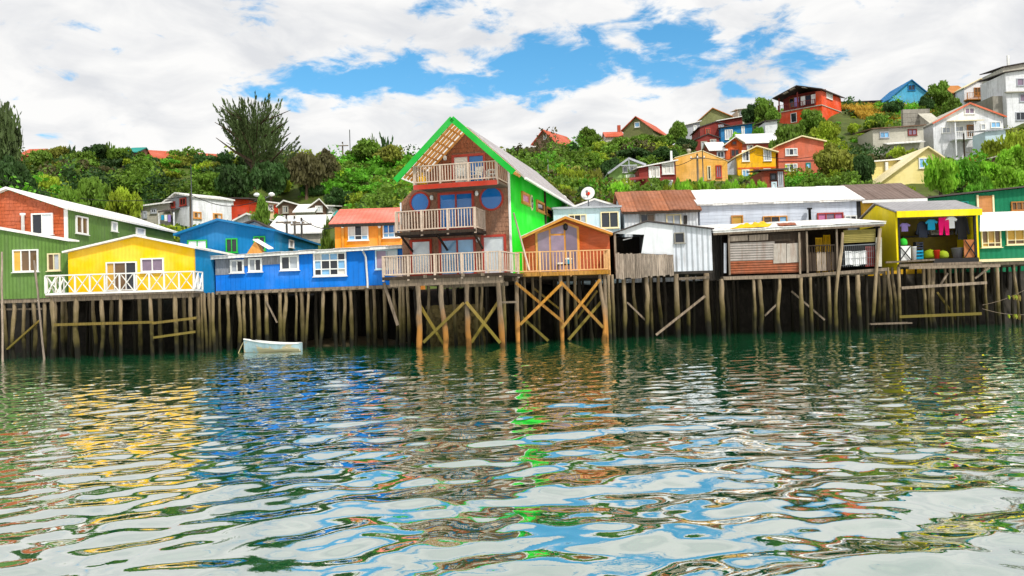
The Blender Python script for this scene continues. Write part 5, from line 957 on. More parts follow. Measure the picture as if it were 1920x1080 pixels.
# ================================================================ houses on the hillside
GH = 'houses on the hillside'
FOOT = []                       # plan footprints, kept clear of scrub
def _foot(F, u0, u1, v0, v1):
    for a in np.linspace(u0, u1, 4):
        for b in np.linspace(v0, v1, 4): w = F.world(a, b, 0); FOOT.append((w.x, w.y))
def gf_house(label, pe0, pk, pe1, pyb, depth, wall, roof, yaw=0, dep=7.0, wins=(), oh=.25, th=.14, group=GH, name='hillside_house', trim=None, cat='house', vov=.4, base=None):
    """gable to the front: left eave, peak and right eave in pixels"""
    F = Fac(pe0[0], pyb, depth + CAMY, yaw); u1 = F.uz(pe1[0], pyb)[0]; z0 = F.uz(*pe0)[1]; z1 = F.uz(*pe1)[1]; up_, zp = F.uz(*pk)
    zb = min(gz(*F.world(u, v, 0).xy) for u in (0, u1) for v in (0, dep)) - .3; zb = min(zb, F.uz(pe0[0], pyb)[1]); h = H(name, label, cat, F, zb, group)
    h.prism('wall', wall, [(0, zb), (u1, zb), (u1, z1), (up_, zp), (0, z0)], 0, dep); h.gable('roof', roof, 0, u1, up_, z0, z1, zp, -vov, dep + .3, th, oh)
    if trim:
        for a, za in ((-oh, z0 - oh * (zp - z0) / up_), (u1 + oh, z1 - oh * (zp - z1) / (u1 - up_))): h.bar('barge_board', trim, (a, -vov - .03, za + .02), (up_, -vov - .03, zp + .03), .06, .22)
    for w in wins: h.win(*w[:4], cols=w[4] if len(w) > 4 else 2, frame=w[5] if len(w) > 5 else 'white', glasses=[w[6]] if len(w) > 6 else ['glass_pale', 'glass_dark'], part=w[7] if len(w) > 7 else 'window', fw=.12, d=.1)
    h.u1 = u1; h.z0 = z0; h.z1 = z1; h.zp = zp; h.up = up_; h.dep = dep; _foot(F, 0, u1, 0, dep); return h
def rh(label, px0, px1, pe0, pe1, pr0, pr1, depth, wall, roof, run=3.0, yaw=0, wins=(), group=GH, cat='house'):
    F = Fac(px0, pe0, depth + CAMY, yaw); u1 = F.uz(px1, pe1)[0]; zb = min(gz(*F.world(u, v, 0).xy) for u in (0, u1) for v in (0, 2 * run)) - .3
    h = rx_house('hillside_house', label, px0, px1, pe0, pe1, pr0, pr1, depth + CAMY, wall, roof, run, group=group, cat=cat, zb=min(zb, F.uz(px0, pe0)[1] - 2), yaw=yaw)
    for w in wins: h.win(*w[:4], cols=w[4] if len(w) > 4 else 2, frame=w[5] if len(w) > 5 else 'white', glasses=[w[6]] if len(w) > 6 else ['glass_pale', 'glass_dark'], part=w[7] if len(w) > 7 else 'window', fw=.12, d=.1)
    _foot(F, 0, u1, 0, 2 * run); return h
def flat(label, px0, px1, pt0, pt1, pyb, depth, wall, roof, dep=6.0, yaw=0, wins=(), group=GH, cat='house', rise=.5, rpx=None):
    """mono-pitch box: top edge pixels left and right"""
    F = Fac(px0, pt0, depth + CAMY, yaw); u1 = F.uz(px1, pt1)[0]; z0 = F.uz(px0, pt0)[1]; z1 = F.uz(px1, pt1)[1]; zb = min([gz(*F.world(u, v, 0).xy) for u in (0, u1) for v in (0, dep)] + [F.uz(px0, pyb)[1] + .3]) - .3
    h = H('hillside_house', label, cat, F, zb, group); h.prism('wall', wall, [(0, zb), (u1, zb), (u1, z1), (0, z0)], 0, dep)
    h.slab('roof', roof, [(-.25, -.4, z0 + .13), (u1 + .25, -.4, z1 + .13), (u1 + .25, dep + .3, z1 + .13 + rise), (-.25, dep + .3, z0 + .13 + rise)], .13)
    for w in wins: h.win(*w[:4], cols=w[4] if len(w) > 4 else 2, frame=w[5] if len(w) > 5 else 'white', glasses=[w[6]] if len(w) > 6 else ['glass_pale', 'glass_dark'], part=w[7] if len(w) > 7 else 'window', fw=.12, d=.1)
    h.u1 = u1; h.z0 = z0; h.z1 = z1; h.dep = dep; _foot(F, 0, u1, 0, dep); return h
# --- behind the left of the row
h = gf_house('white house with pale grey gable and boarded side windows above the deep blue house', (313, 381), (334, 364), (360, 369), 425, 85, 'h_grey', 'white_roof_y', yaw=-36, dep=4.4, wins=((322, 378, 329, 390, 1, 'red_trim', 'glass_brown'), (338, 371, 350, 386, 2, 'red_trim', 'glass_dark')))
h.box('lower_front', 'h_white', h.F.uz(327, 400)[0], h.u1 + .03, -.06, -.004, h.zb, h.F.uz(345, 389)[1]); h.prism('side_wall', 'h_white', [(h.u1 + .002, h.zb), (h.u1 + .05, h.zb), (h.u1 + .05, h.z1 - .08), (h.u1 + .002, h.z1 - .03)], .01, h.dep)
for a in ((362, 397, 377, 410), (399, 400, 416, 412)): h.win(*a, cols=2, frame='wood_warm', glasses=['glass_brown', 'glass_curtain'], side=h.u1 + .052, fw=.12)
h = flat('low grey white wing with dark porch left of the white gabled house', 262, 318, 389, 381, 425, 84, 'h_dull', 'white_roof', dep=4, rise=.8, wins=((283, 391, 294, 400, 2, 'h_grey', 'glass_dark'), (268, 396, 276, 410, 1, 'h_grey', 'glass_pale')))
a = h.F.uz(296, 396, -1.6); b = h.F.uz(328, 392, -1.6); h.slab('porch_roof', 'dark_roof', [(a[0], -1.6, a[1]), (b[0], -1.6, b[1]), (b[0], -.01, b[1] + .3), (a[0], -.01, a[1] + .3)], .12)
for px in (298, 326): u_ = h.F.uz(px, 400, -1.5)[0]; h.box('porch_post', 'h_white', u_ - .06, u_ + .06, -1.55, -1.43, h.zb, a[1] - .14)
a = h.F.uz(302, 413, -1.5); b = h.F.uz(314, 403, -1.5); Fq = Fac(302, 408, h.F.o.y - 1.62); t = H('laundry', 'blue and white washing hung on the porch of the white wing', 'laundry', Fq, a[1] - 1)
for i in range(3): t.box('garment', ('c_blue', 'c_white', 'c_violet')[i], i * .32, i * .32 + .26, -.02, .02, a[1] - .1 * i, b[1])
t.bar('line', 'rope', (-.2, 0, b[1] + .02), (1.2, 0, b[1] + .02), .02, .02)
h = flat('bright red box house beside the white gabled house', 433, 466, 373, 374, 430, 92, 'h_red', 'dark_roof', dep=5, wins=((434, 376, 438, 385, 1), (447, 402, 452, 415, 1, 'h_maroon', 'glass_dark')))
h = flat('cream and red house half hidden by a small tree', 467, 521, 375, 383, 420, 96, 'cream', 'white_roof', dep=5, wins=((471, 379, 478, 388, 1), (503, 384, 512, 396, 2)))
u_ = h.F.uz(514, 390)[0]; h.box('red_bay', 'h_red', u_, h.u1 + .03, -.06, -.004, h.zb, h.z1 - .05)
h = gf_house('weathered brown shack with white roof edge', (524, 386), (533, 378), (563, 386), 412, 94, 'h_brown', 'white_roof_y', dep=5, wins=((530, 386, 541, 400, 2, 'h_dull'),))
h = gf_house('weathered house with white bay windows and long pale roof', (582, 388), (599, 375), (612, 388), 412, 92, 'h_brown', 'white_roof_y', dep=7, yaw=8, wins=((591, 386, 605, 398, 3, 'white', 'glass_white'),))
h = flat('small white wing under a pale roof next to the bay windowed house', 610, 625, 387, 388, 412, 93, 'h_white', 'white_roof', dep=4, wins=((613, 391, 622, 399, 2, 'white', 'glass_pale'),))
h = rh('low house with a broad pale roof below the bay windowed house', 553, 588, 398, 396, 386, 384, 91, 'h_dull', 'white_roof', 2.5)
h = gf_house('white boarded warehouse gable behind the deep blue house', (444, 414), (464, 403), (497, 411), 445, 74, 'h_white', 'white_roof_y', dep=6)
h = gf_house('smaller white gable in front of the warehouse gable', (452, 424), (478, 416), (502, 428), 445, 70, 'h_white', 'dark_roof', dep=3)
h = rh('long warehouse with a wide weathered white roof', 499, 600, 438, 436, 408, 405, 72, 'h_dull', 'white_roof_y', 4.5)
h = rh('small teal roofed shed beside the orange house', 627, 655, 408, 404, 399, 395, 84, 'h_grey', 'h_teal', 2.0, cat='shed')
h = rh('long house with brick red roof on the left skyline', 288, 416, 290, 309, 277, 297, 116, 'h_brick', 'red_roof', 3.5, yaw=30, wins=((362, 299, 370, 310, 2, 'white', 'glass_pale'), (376, 301, 384, 312, 2, 'white', 'glass_dark')))
h = rh('small house with a green roof half hidden among skyline bushes', 236, 258, 286, 285, 279, 278, 118, 'h_brown', 'h_teal', 2.5); h = rh('small house with an orange roof beside the tall dark tree', 34, 64, 292, 291, 282, 281, 112, 'h_brick', 'red_roof', 3)
# --- centre skyline
h = gf_house('brown gabled house with red roof on the skyline beside the green wall', (1001, 270), (1020, 245), (1042, 266), 292, 133, 'h_brown', 'red_roof', yaw=-32, dep=7, wins=((1019, 252, 1026, 262, 1, 'h_dull'),))
h = flat('low lean-to with pale roof beside the brown skyline house', 975, 1004, 281, 276, 292, 131, 'h_brown', 'white_roof', dep=4, rise=.6)
h = gf_house('olive gabled house with long red roof on the skyline', (1170, 244), (1193, 220), (1226, 243), 290, 136, 'h_olive', 'red_roof', yaw=-28, dep=9, wins=((1190, 229, 1200, 239, 1, 'white', 'glass_reflect_sky'),))
h = rh('low house with red roof beside the olive gabled house', 1136, 1168, 258, 254, 250, 247, 137, 'h_dull', 'red_roof', 2.5); u_ = h.u1 * .8; h.box('chimney', 'h_brick', u_, u_ + .5, 2.2, 2.7, h.ze, h.zr + 1.1)
# --- right: lower terrace
h = gf_house('light green house with grey gable truss and balcony', (1143, 325), (1177, 300), (1206, 310), 350, 99, 'h_lgreen', 'h_grey', dep=7, trim='h_grey', vov=.9, wins=((1167, 312, 1177, 324, 1, 'white', 'glass_pale'), (1180, 312, 1196, 321, 2, 'white', 'glass_pale')))
a = h.F.uz(1175, 345, -1.2); b = h.F.uz(1206, 343, -1.2); h.box('balcony_floor', 'h_white', a[0], b[0], -1.2, -.01, a[1] - .15, a[1]); h.rail((a[0], -1.15, a[1]), (b[0], -1.15, a[1]), 1.0, 12, 'white', posts=(0, .5, 1))
u_ = h.up
h.bar('truss', 'h_grey', (u_, -.86, h.zp - .1), (u_, -.86, h.zp - 1.2), .1, .12); h.bar('truss', 'h_grey', (u_ - .9, -.92, h.zp - .75), (u_ + .9, -.92, h.zp - .75), .08, .1)
h = flat('maroon house with white roof edge and large white windows', 1198, 1266, 316, 302, 355, 95, 'h_maroon', 'white_roof', dep=6, wins=((1216, 312, 1237, 333, 3, 'white', 'glass_curtain'), (1241, 305, 1264, 327, 3, 'white', 'glass_curtain'), (1219, 341, 1232, 356, 2, 'white', 'glass_pale'), (1243, 338, 1262, 354, 3, 'white', 'glass_pale')))
a = h.F.uz(1180, 338, -1.0); b = h.F.uz(1216, 334, -1.0); h.slab('porch_roof', 'h_maroon', [(a[0], -1.5, a[1]), (b[0], -1.5, b[1]), (b[0], -.01, b[1] + .4), (a[0], -.01, a[1] + .4)], .12); h.box('chimney_pipe', 'white', h.u1 - .3, h.u1 - .1, 1, 1.2, h.z1 + .2, h.z1 + 1.3)
h = gf_house('plain tan gable house with two narrow doors', (1268, 296), (1316, 283), (1365, 302), 338, 99, 'h_tan', 'cream', dep=7, vov=.05, oh=.08, th=.08, wins=((1326, 311, 1333, 337, 1, 'cream', 'glass_dark', 'door'), (1342, 310, 1353, 334, 2, 'red_trim', 'glass_violet')))
lathe_part(h, 'chimney', 'h_dull', [(.16, 0), (.16, .6), (.26, .65), (.2, .9)], h.F.uz(1297, 288)[0], 1.5, h.F.uz(1297, 290)[1])
h = gf_house('bright yellow two-storey house with white windows', (1384, 293), (1417, 276), (1456, 286), 337, 105, 'h_yellow', 'cream', dep=6.5, vov=.5, wins=((1391, 282, 1405, 303, 2, 'white'), (1431, 279, 1446, 302, 3, 'white', 'glass_pale'), (1391, 318, 1405, 337, 2, 'white', 'glass_reflect_sky'), (1413, 317, 1423, 337, 1, 'h_maroon', 'glass_violet', 'door'), (1431, 316, 1445, 330, 2, 'white')))
a = h.F.uz(1384, 316); h.box('floor_band', 'h_orange', 0, h.u1, -.05, -.004, a[1] - .08, a[1] + .08); h.prism('side_lean_to', 'h_grey', [(-1.2, h.zb), (-.01, h.zb), (-.01, h.z0 - .1), (-1.2, h.z0 - 1.0)], .5, 6)
h = gf_house('orange gabled house with a long white roof behind the yellow house', (1362, 271), (1377, 259), (1393, 268), 305, 117, 'h_orange', 'white_roof_y', dep=5, wins=((1370, 280, 1386, 294, 2, 'h_rust', 'glass_dark'), (1372, 264, 1381, 272, 1, 'h_rust', 'glass_dark')), vov=.8)
h = rh('brick red wing under a long white roof joined to the orange gable', 1392, 1461, 271, 263, 257, 247, 120, 'h_rust', 'white_roof', 3.0, wins=((1400, 272, 1412, 282, 2, 'h_dull'),)); h = rh('low rust red wing with white roof beside the orange gable', 1331, 1361, 284, 278, 271, 265, 117, 'h_rust', 'white_roof', 2.4, wins=((1344, 284, 1358, 296, 2, 'h_grey', 'glass_dark'),))
h = gf_house('salmon pink two-storey house with paired white windows', (1461, 274), (1502, 257), (1547, 266), 337, 105, 'h_pink', 'cream', dep=7, wins=((1472, 278, 1495, 292, 3, 'white'), (1472, 307, 1495, 321, 3, 'white'), (1511, 305, 1520, 322, 1, 'h_teal', 'glass_reflect_sky')))
a = h.F.uz(1461, 303); h.box('floor_band', 'h_maroon', 0, h.u1, -.05, -.004, a[1] - .06, a[1] + .06)
h = flat('small rust red shed with black window behind the white roofed row', 1428, 1470, 321, 319, 352, 84, 'h_rust', 'dark_roof', dep=4, cat='shed', wins=((1444, 325, 1456, 338, 1, 'black', 'glass_dark'), (1446, 341, 1456, 354, 1, 'light_blue', 'glass_white', 'door'), (1458, 322, 1468, 350, 2, 'h_grey', 'glass_pale')))
# --- right: middle terrace
h = gf_house('lower maroon house with pale windows', (1305, 262), (1327, 252), (1349, 259), 290, 126, 'h_maroon', 'dark_roof', dep=6, vov=.2, wins=((1314, 265, 1326, 281, 2, 'h_dull', 'glass_pale'), (1331, 261, 1343, 274, 2, 'h_dull', 'glass_pale')))
h = gf_house('upper maroon house behind the lower maroon one', (1313, 239), (1343, 229), (1366, 236), 262, 132, 'h_maroon', 'dark_roof', dep=6, vov=.2, wins=((1322, 240, 1332, 252, 2, 'red_trim', 'glass_brown'), (1347, 234, 1357, 243, 2, 'h_grey', 'glass_pale')))
h = flat('blue house with dark roof half hidden by bushes', 1351, 1410, 241, 232, 268, 131, 'h_blue', 'dark_roof', dep=6, wins=((1359, 243, 1374, 262, 3, 'white', 'glass_pale'), (1390, 237, 1396, 255, 1, 'white', 'glass_white')))
h = flat('pale house end right of the blue house', 1434, 1457, 229, 226, 252, 133, 'h_white', 'dark_roof', dep=5)
h = gf_house('olive gable with tan roof on the skyline', (1311, 226), (1335, 204), (1372, 219), 250, 149, 'h_olive', 'h_wood', dep=7); h = flat('grey house end on the skyline left of the olive gable', 1284, 1312, 236, 228, 255, 146, 'h_grey', 'white_roof', dep=5, wins=((1300, 235, 1306, 245, 1, 'white', 'glass_white'),)); h = flat('brown lean-to below the olive gable', 1345, 1392, 228, 219, 240, 143, 'h_maroon', 'white_roof', dep=4, rise=.3); h = flat('small pale block house on the skyline', 1383, 1401, 206, 204, 222, 152, 'h_dull', 'white_roof', dep=4, wins=((1387, 209, 1396, 216, 2, 'h_grey', 'glass_dark'),))
# red house with veranda on top of the hill
F = Fac(1460, 200, 137 + CAMY, -42); u1 = F.uz(1541, 200)[0]; zfl = (F.uz(1460, 211)[1] + F.uz(1541, 196)[1]) / 2; zt = (F.uz(1460, 186)[1] + F.uz(1541, 168)[1]) / 2; dp = abs(F.vz(1577, 200, u1)[0]); zb = min(gz(*F.world(u, v, 0).xy) for u in (0, u1) for v in (0, dp)) - .4
h = H('hillside_house', 'coral red two-storey house with a deep veranda on the hilltop', 'house', F, zb, GH); _foot(F, 0, u1, 0, dp + 1)
h.box('lower_wall', 'h_coral', 0, u1, 0, dp, zb, zfl - .12); h.box('veranda_floor', 'h_dull', -.15, u1 + .1, -.25, dp, zfl - .119, zfl); h.box('veranda_back', 'h_maroon', 0, u1 - .01, 1.7, 1.8, zfl + .001, zt + .5); h.box('side_wall', 'h_coral', u1 - .9, u1 + .02, -.02, dp, zfl + .001, zt - .03); h.box('upper_wall', 'h_coral', 0, u1 - .91, 1.81, dp, zfl + .001, zt)
h.gable('roof', 'dark_roof', -.2, u1 + .2, u1 * .5, zt, zt, zt + 1.15, -1.0, dp + .4, .14, .35)
for f in (.18, .34, .62): h.bar('roof_light', 'poly_panel', (u1 * f, -.7, zt + (1 - abs(f - .5) * 2) * 1.15 - .06), (u1 * (f + .1), -.7, zt + (1 - abs(f + .1 - .5) * 2) * 1.15 - .06), .6, .05)
h.rail((0, -.2, zfl), (u1 - .95, -.2, zfl), 1.0, 22, 'h_maroon', posts=(0, .33, .66, 1))
for f in (0.01, .45): h.box('veranda_post', 'h_maroon', u1 * f, u1 * f + .16, -.2, -.04, zfl + .001, zt + f * .8)
h.win(1549, 172, 1560, 186, 1, side=u1 + .022, glasses=['glass_curtain'], fw=.12); h.winm(u1 * .28, u1 * .42, zb + 1.2, zfl - .5, 1, frame='white', part='door'); h.winm(u1 * .15, u1 * .35, zfl + .8, zfl + 2.2, 2, frame='h_wood', v=1.7)
for i, (f, c_) in enumerate(((.35, 'c_violet'), (.5, 'c_white'), (.62, 'c_navy'), (.74, 'c_white'), (.85, 'c_navy'))):
    w = F.world(u1 * f, .4, 0); Fq = Fac(960, 540, 0); Fq.o = Vector((w.x, w.y, 0)); Fq.yaw = F.yaw; nm = {'c_violet': 'violet', 'c_white': 'white', 'c_navy': 'dark'}[c_]
    t = H('towel', ('violet towel hung in the coral red veranda', 'white towel hung mid veranda of the coral red house', 'dark towel beside the mid veranda white one', 'white towel hung near the coral red side wall', 'dark towel nearest the coral red side wall')[i], 'towel', Fq, zfl); t.box('cloth', c_, 0, .7, 0, .05, zfl + .5, zfl + 1.9); t.box('fold', c_, 0, .7, .06, .1, zfl + 1.1, zfl + 1.9); t.bar('peg_line', 'rope', (-.3, .052, zfl + 1.92), (1.0, .052, zfl + 1.92), .02, .02)
# --- right: hilltop
h = flat('flat brown house on the hilltop grass', 1601, 1652, 192, 190, 208, 152, 'h_brown', 'dark_roof', dep=6, rise=.1, wins=((1604, 196, 1612, 205, 1, 'wood_dark', 'glass_dark'),)); h = gf_house('small yellow gable behind the dark hilltop tree', (1652, 194), (1662, 185), (1672, 194), 210, 155, 'h_yellow', 'cream', dep=5)
h = gf_house('sky blue boarded gable house on the hilltop', (1667, 187), (1708, 151), (1745, 180), 208, 147, 'h_sky', 'h_blue', dep=8, wins=((1702, 159, 1716, 170, 2, 'h_blue', 'glass_dark'), (1686, 190, 1697, 200, 1, 'h_blue', 'glass_reflect_sky')))
h = rh('house with orange brown roof between the hilltop trees', 1785, 1812, 175, 172, 163, 160, 150, 'h_brown', 'h_wood', 3)
h = gf_house('white gabled house with wooden balcony on the hilltop', (1809, 165), (1837, 149), (1870, 158), 200, 147, 'h_white', 'cream', dep=7, wins=((1826, 164, 1846, 180, 3, 'h_wood', 'glass_brown'),))
a = h.F.uz(1814, 185, -1.3); b = h.F.uz(1879, 181, -1.3); h.box('balcony_floor', 'h_wood', a[0], b[0], -1.3, -.01, a[1] - .2, a[1]); h.rail((a[0], -1.25, a[1]), (b[0], -1.25, a[1]), 1.0, 22, 'h_wood', posts=(0, .33, .66, 1))
for f in (.05, .5, .95): h.box('support', 'wood_dark', a[0] + (b[0] - a[0]) * f - .1, a[0] + (b[0] - a[0]) * f + .1, -1.2, -1.0, h.zb - 1, a[1] - .21)
h = flat('tall white house with dark roof edge at the picture corner', 1885, 1990, 137, 122, 240, 130, 'h_white', 'dark_roof', dep=7, wins=((1906, 147, 1930, 161, 2, 'h_grey', 'glass_violet'), (1911, 176, 1930, 191, 2, 'h_grey', 'glass_violet'), (1904, 210, 1930, 226, 3, 'h_grey', 'glass_dark')))
a = h.F.uz(1885, 173, 0); h.box('ledge', 'h_dull', -.3, h.u1, -.5, -.004, a[1] - .15, a[1]); h.box('concrete_side', 'grey_concrete', -1.5, -.01, 1, 6, h.zb, a[1] - .3)
h = flat('pale upper house above the corner white house', 1880, 1990, 127, 106, 150, 136, 'h_dull', 'dark_roof', dep=6); h.box('chimney_pipe', 'white', 1.4, 1.7, 1, 1.3, h.z0, h.z0 + 2.2)
h = flat('grey two-storey house with small paired windows', 1636, 1731, 243, 236, 296, 116, 'h_dull', 'h_brown', dep=5, wins=((1649, 247, 1667, 259, 2, 'h_grey', 'glass_reflect_sky'), (1702, 242, 1719, 254, 2, 'h_maroon', 'glass_violet')))
a = h.F.uz(1660, 271, -.6); b = h.F.uz(1731, 266, -.6); h.slab('porch_roof', 'white_roof', [(a[0], -1.2, a[1]), (b[0], -1.2, b[1]), (b[0], -.01, b[1] + .3), (a[0], -.01, a[1] + .3)], .12)
h = gf_house('large white gabled house with porch and brown door', (1752, 231), (1816, 195), (1884, 219), 300, 117, 'h_white', 'h_dull', dep=8, trim='h_pink', wins=((1808, 202, 1827, 214, 2, 'white', 'glass_violet'), (1765, 238, 1782, 250, 2, 'white', 'glass_pale'), (1788, 236, 1807, 248, 2, 'white', 'glass_pale'), (1813, 234, 1827, 258, 1, 'h_wood', 'glass_brown', 'door'), (1838, 232, 1848, 244, 1, 'white'), (1857, 228, 1876, 240, 2, 'white', 'glass_reflect_sky')))
a = h.F.uz(1792, 259, -1.6); b = h.F.uz(1828, 258, -1.6); h.box('porch_floor', 'h_white', a[0], b[0], -1.6, -.01, a[1] - .15, a[1]); h.rail((a[0], -1.55, a[1]), (b[0], -1.55, a[1]), .9, 9, 'white', posts=(0, .5, 1))
z_ = h.F.uz(1815, 230)[1]; h.slab('porch_roof', 'cream', [(a[0] - .3, -1.8, z_), (b[0] + 1.2, -1.8, z_), (b[0] + 1.2, -.01, z_ + .3), (a[0] - .3, -.01, z_ + .3)], .1)
for f in (0, 1): u_ = a[0] + (b[0] - a[0]) * f; h.box('porch_post', 'h_white', u_ - .07, u_ + .07, -1.64, -1.56, h.zb - 1.5, z_ - .11)
h.bar('stair', 'h_maroon', (b[0] + .5, -.8, a[1] - .1), (b[0] + 1.6, -3.4, a[1] - 3.6), .9, .2)
for i in range(9): f = i / 8; h.box('step', 'h_dull', b[0] + .1 + 1.1 * f, b[0] + .9 + 1.1 * f, -1.0 - 2.6 * f, -.72 - 2.6 * f, a[1] - .08 - 3.5 * f, a[1] + .06 - 3.5 * f)
h = rh('grey roofed wing left of the large white house', 1744, 1764, 233, 228, 215, 212, 119, 'h_dull', 'h_dull', 3)
h = gf_house('cream yellow gabled house with steep roof edge', (1652, 341), (1737, 278), (1790, 312), 362, 90, 'cream_wall', 'cream', dep=7, wins=((1722, 296, 1742, 316, 2, 'white', 'glass_reflect_sky'),), vov=.5)
h = flat('cream flat-roofed wing with a white post left of the cream gable', 1630, 1702, 305, 299, 352, 94, 'cream_wall', 'white_roof', dep=4, rise=.1); u_ = h.F.uz(1661, 320)[0]; h.box('post', 'white', u_ - .15, u_ + .15, -.3, -.05, h.zb, h.z0 - .02)
h = flat('pale blue shed half hidden by yellow green bushes', 1847, 1885, 247, 243, 285, 108, 'light_blue', 'h_grey', dep=3, cat='shed'); h = flat('small salmon hut below the large white house', 1838, 1856, 287, 286, 305, 104, 'h_coral', 'h_dull', dep=2.5, cat='hut'); h = flat('open shelter with a slanting pale roof among the bushes', 1858, 1912, 298, 282, 312, 98, 'h_brown', 'h_dull', dep=3, rise=.1, cat='shelter')
# retaining wall of concrete blocks
Fq = Fac(1694, 240, 122 + CAMY); zb = gz(Fq.o.x, Fq.o.y) - .5; t = H('retaining_wall', 'grey retaining wall above the grey two-storey house', 'wall', Fq, zb, None); u1 = Fq.uz(1744, 235)[0]; zt = Fq.uz(1720, 210)[1]; zz_ = zb; i = 0
while zz_ < zt:
    u = -(i % 2) * .6
    while u < u1: t.box('block', 'grey_concrete', max(u, 0), min(u + 1.18, u1), rnd.uniform(-.02, .02), .6, zz_, zz_ + .57); u += 1.2
    zz_ += .6; i += 1
# ---------------------------------------------------------------- poles and lamps
def upole(label, px, pt, pb, depth, r=.12, lamp=False, arm=True, mat='beam', name='utility_pole'):
    Fq = Fac(px, pb, depth + CAMY); z0 = gz(Fq.o.x, Fq.o.y) - .3; zt = Fq.uz(px, pt)[1]; t = H(name, label, 'lamp post' if lamp else 'pole', Fq, z0)
    v_, f_ = tube_geo([(0, 0, z0), (0, 0, (z0 + zt) / 2), (0, 0, zt)], [r, r * .9, r * .7], 8); t.geo('shaft', mat, v_, f_, smooth=True)
    if arm: t.box('crossarm', mat, -.8, .8, -r - .1, -r, zt - .6, zt - .48); [t.box('insulator', 'c_white', x - .05, x + .05, -r - .1, -r, zt - .479, zt - .3) for x in (-.7, 0, .7)]
    if lamp:
        for s_ in (-1, 1): t.bar('lamp_arm', 'metal', (0, 0, zt - .2), (s_ * .55, 0, zt + .05), .06, .06); lathe_part(t, 'lamp_globe', 'c_white', [(.08, -.12), (.26, -.05), (.28, .05), (.12, .18)], s_ * .62, 0, zt + .12)
    return t
upole('tall wooden pole with thin metal mast above the yellow house', 359, 362, 432, 76, .16, arm=False); t = upole('thin pale mast rising above the tall wooden pole', 360.6, 308, 432, 75.6, .06, arm=False, mat='metal', name='mast')
upole('street lamp post with twin globes behind the deep blue house', 497, 368, 432, 74, .13, lamp=True, arm=False, mat='wood_dark'); upole('wooden pole in front of the warehouse, left of three', 538, 404, 445, 68, .11); upole('wooden pole in front of the warehouse, middle of three', 553, 405, 445, 68, .11); upole('wooden pole in front of the warehouse, right of three', 566, 408, 445, 67, .11)
upole('dark wooden pole before the tan gable house', 1309, 288, 345, 94, .13); upole('thin grey mast before the tan gable house', 1319, 279, 345, 93, .07, arm=False, mat='metal', name='mast'); upole('thin antenna mast on the skyline above the green slope', 657, 243, 300, 118, .07, arm=False, mat='metal', name='mast'); upole('short pole with wires on the skyline above the green slope', 643, 266, 300, 116, .12)
# slack overhead wires
def wire(label, a, b, sag=.8):
    A = at(*a[:2], a[2] + CAMY); B_ = at(*b[:2], b[2] + CAMY); Fq = Fac(960, 540, 0); Fq.o = Vector((A.x, A.y, 0)); t = H('overhead_wire', label, 'wire', Fq, A.z); d = B_ - A
    v_, f_ = tube_geo([(d.x * k / 12, d.y * k / 12, A.z + d.z * k / 12 - sag * math.sin(math.pi * k / 12)) for k in range(13)], [.03] * 13, 4); t.geo('cable', 'black', v_, f_)
wire('slack wire from the tall wooden pole to the twin lamp post', (359, 366, 76), (497, 372, 74)); wire('slack wire running along the warehouse poles', (497, 376, 74), (538, 408, 68), .3); wire('slack wire between the warehouse poles and the orange house', (566, 411, 67), (640, 424, 58), .4); wire('slack wire from the dark pole to the maroon house', (1309, 292, 94), (1236, 310, 94), .5); wire('slack wire from the dark pole to the yellow house', (1309, 294, 94), (1416, 282, 104), .7); wire('slack wire crossing the salmon pink house front', (1416, 290, 103), (1560, 286, 100), .6); wire('slack wire from the edge of the picture to the tall wooden pole', (-20, 330, 80), (359, 368, 76), 1.2)
upole('thin pale mast among the trees right of the green wall', 1028, 297, 330, 92, .06, arm=False, mat='c_white', name='mast'); upole('dark pole beside the large white house stairs', 1809, 250, 305, 108, .12, arm=False, mat='wood_dark')
# ================================================================ vegetation
def leafmat(name, rand=.18, attr=False, col=None, var=.42):
    m_ = bpy.data.materials.new(name); m_.use_nodes = True; t = m_.node_tree; t.nodes.clear(); o = N('ShaderNodeOutputMaterial', t)
    df = N('ShaderNodeBsdfPrincipled', t, ins={'Roughness': .6}); df.inputs['Specular IOR Level'].default_value = .25; tr = N('ShaderNodeBsdfTranslucent', t); mx = N('ShaderNodeMixShader', t, ins={0: .3})
    L(df.outputs[0], mx.inputs[1], t); L(tr.outputs[0], mx.inputs[2], t); L(mx.outputs[0], o.inputs[0], t)
    if attr: a = N('ShaderNodeAttribute', t, attribute_name='tint'); src = a.outputs[0]
    else: c = N('ShaderNodeRGB', t); c.outputs[0].default_value = col + (1,); src = c.outputs[0]
    g = N('ShaderNodeNewGeometry', t); n_ = N('ShaderNodeTexNoise', t, ins={'Scale': .35, 'Detail': 5.0}); L(g.outputs['Position'], n_.inputs['Vector'], t)
    mr = N('ShaderNodeMapRange', t, ins={1: .3, 2: .7, 3: 1 - var, 4: 1 + var}); L(n_.outputs[0], mr.inputs[0], t)
    ri = N('ShaderNodeMapRange', t, ins={3: .84, 4: 1.2}); L(g.outputs['Random Per Island'], ri.inputs[0], t)
    m1 = N('ShaderNodeMath', t, operation='MULTIPLY'); L(mr.outputs[0], m1.inputs[0], t); L(ri.outputs[0], m1.inputs[1], t)
    hu = N('ShaderNodeMapRange', t, ins={3: .478, 4: .515}); L(n_.outputs[0], hu.inputs[0], t)
    h = N('ShaderNodeHueSaturation', t); L(m1.outputs[0], h.inputs['Value'], t); L(hu.outputs[0], h.inputs['Hue'], t); L(src, h.inputs['Color'], t)
    L(h.outputs[0], df.inputs['Base Color'], t); L(h.outputs[0], tr.inputs[0], t); MATS[name] = m_
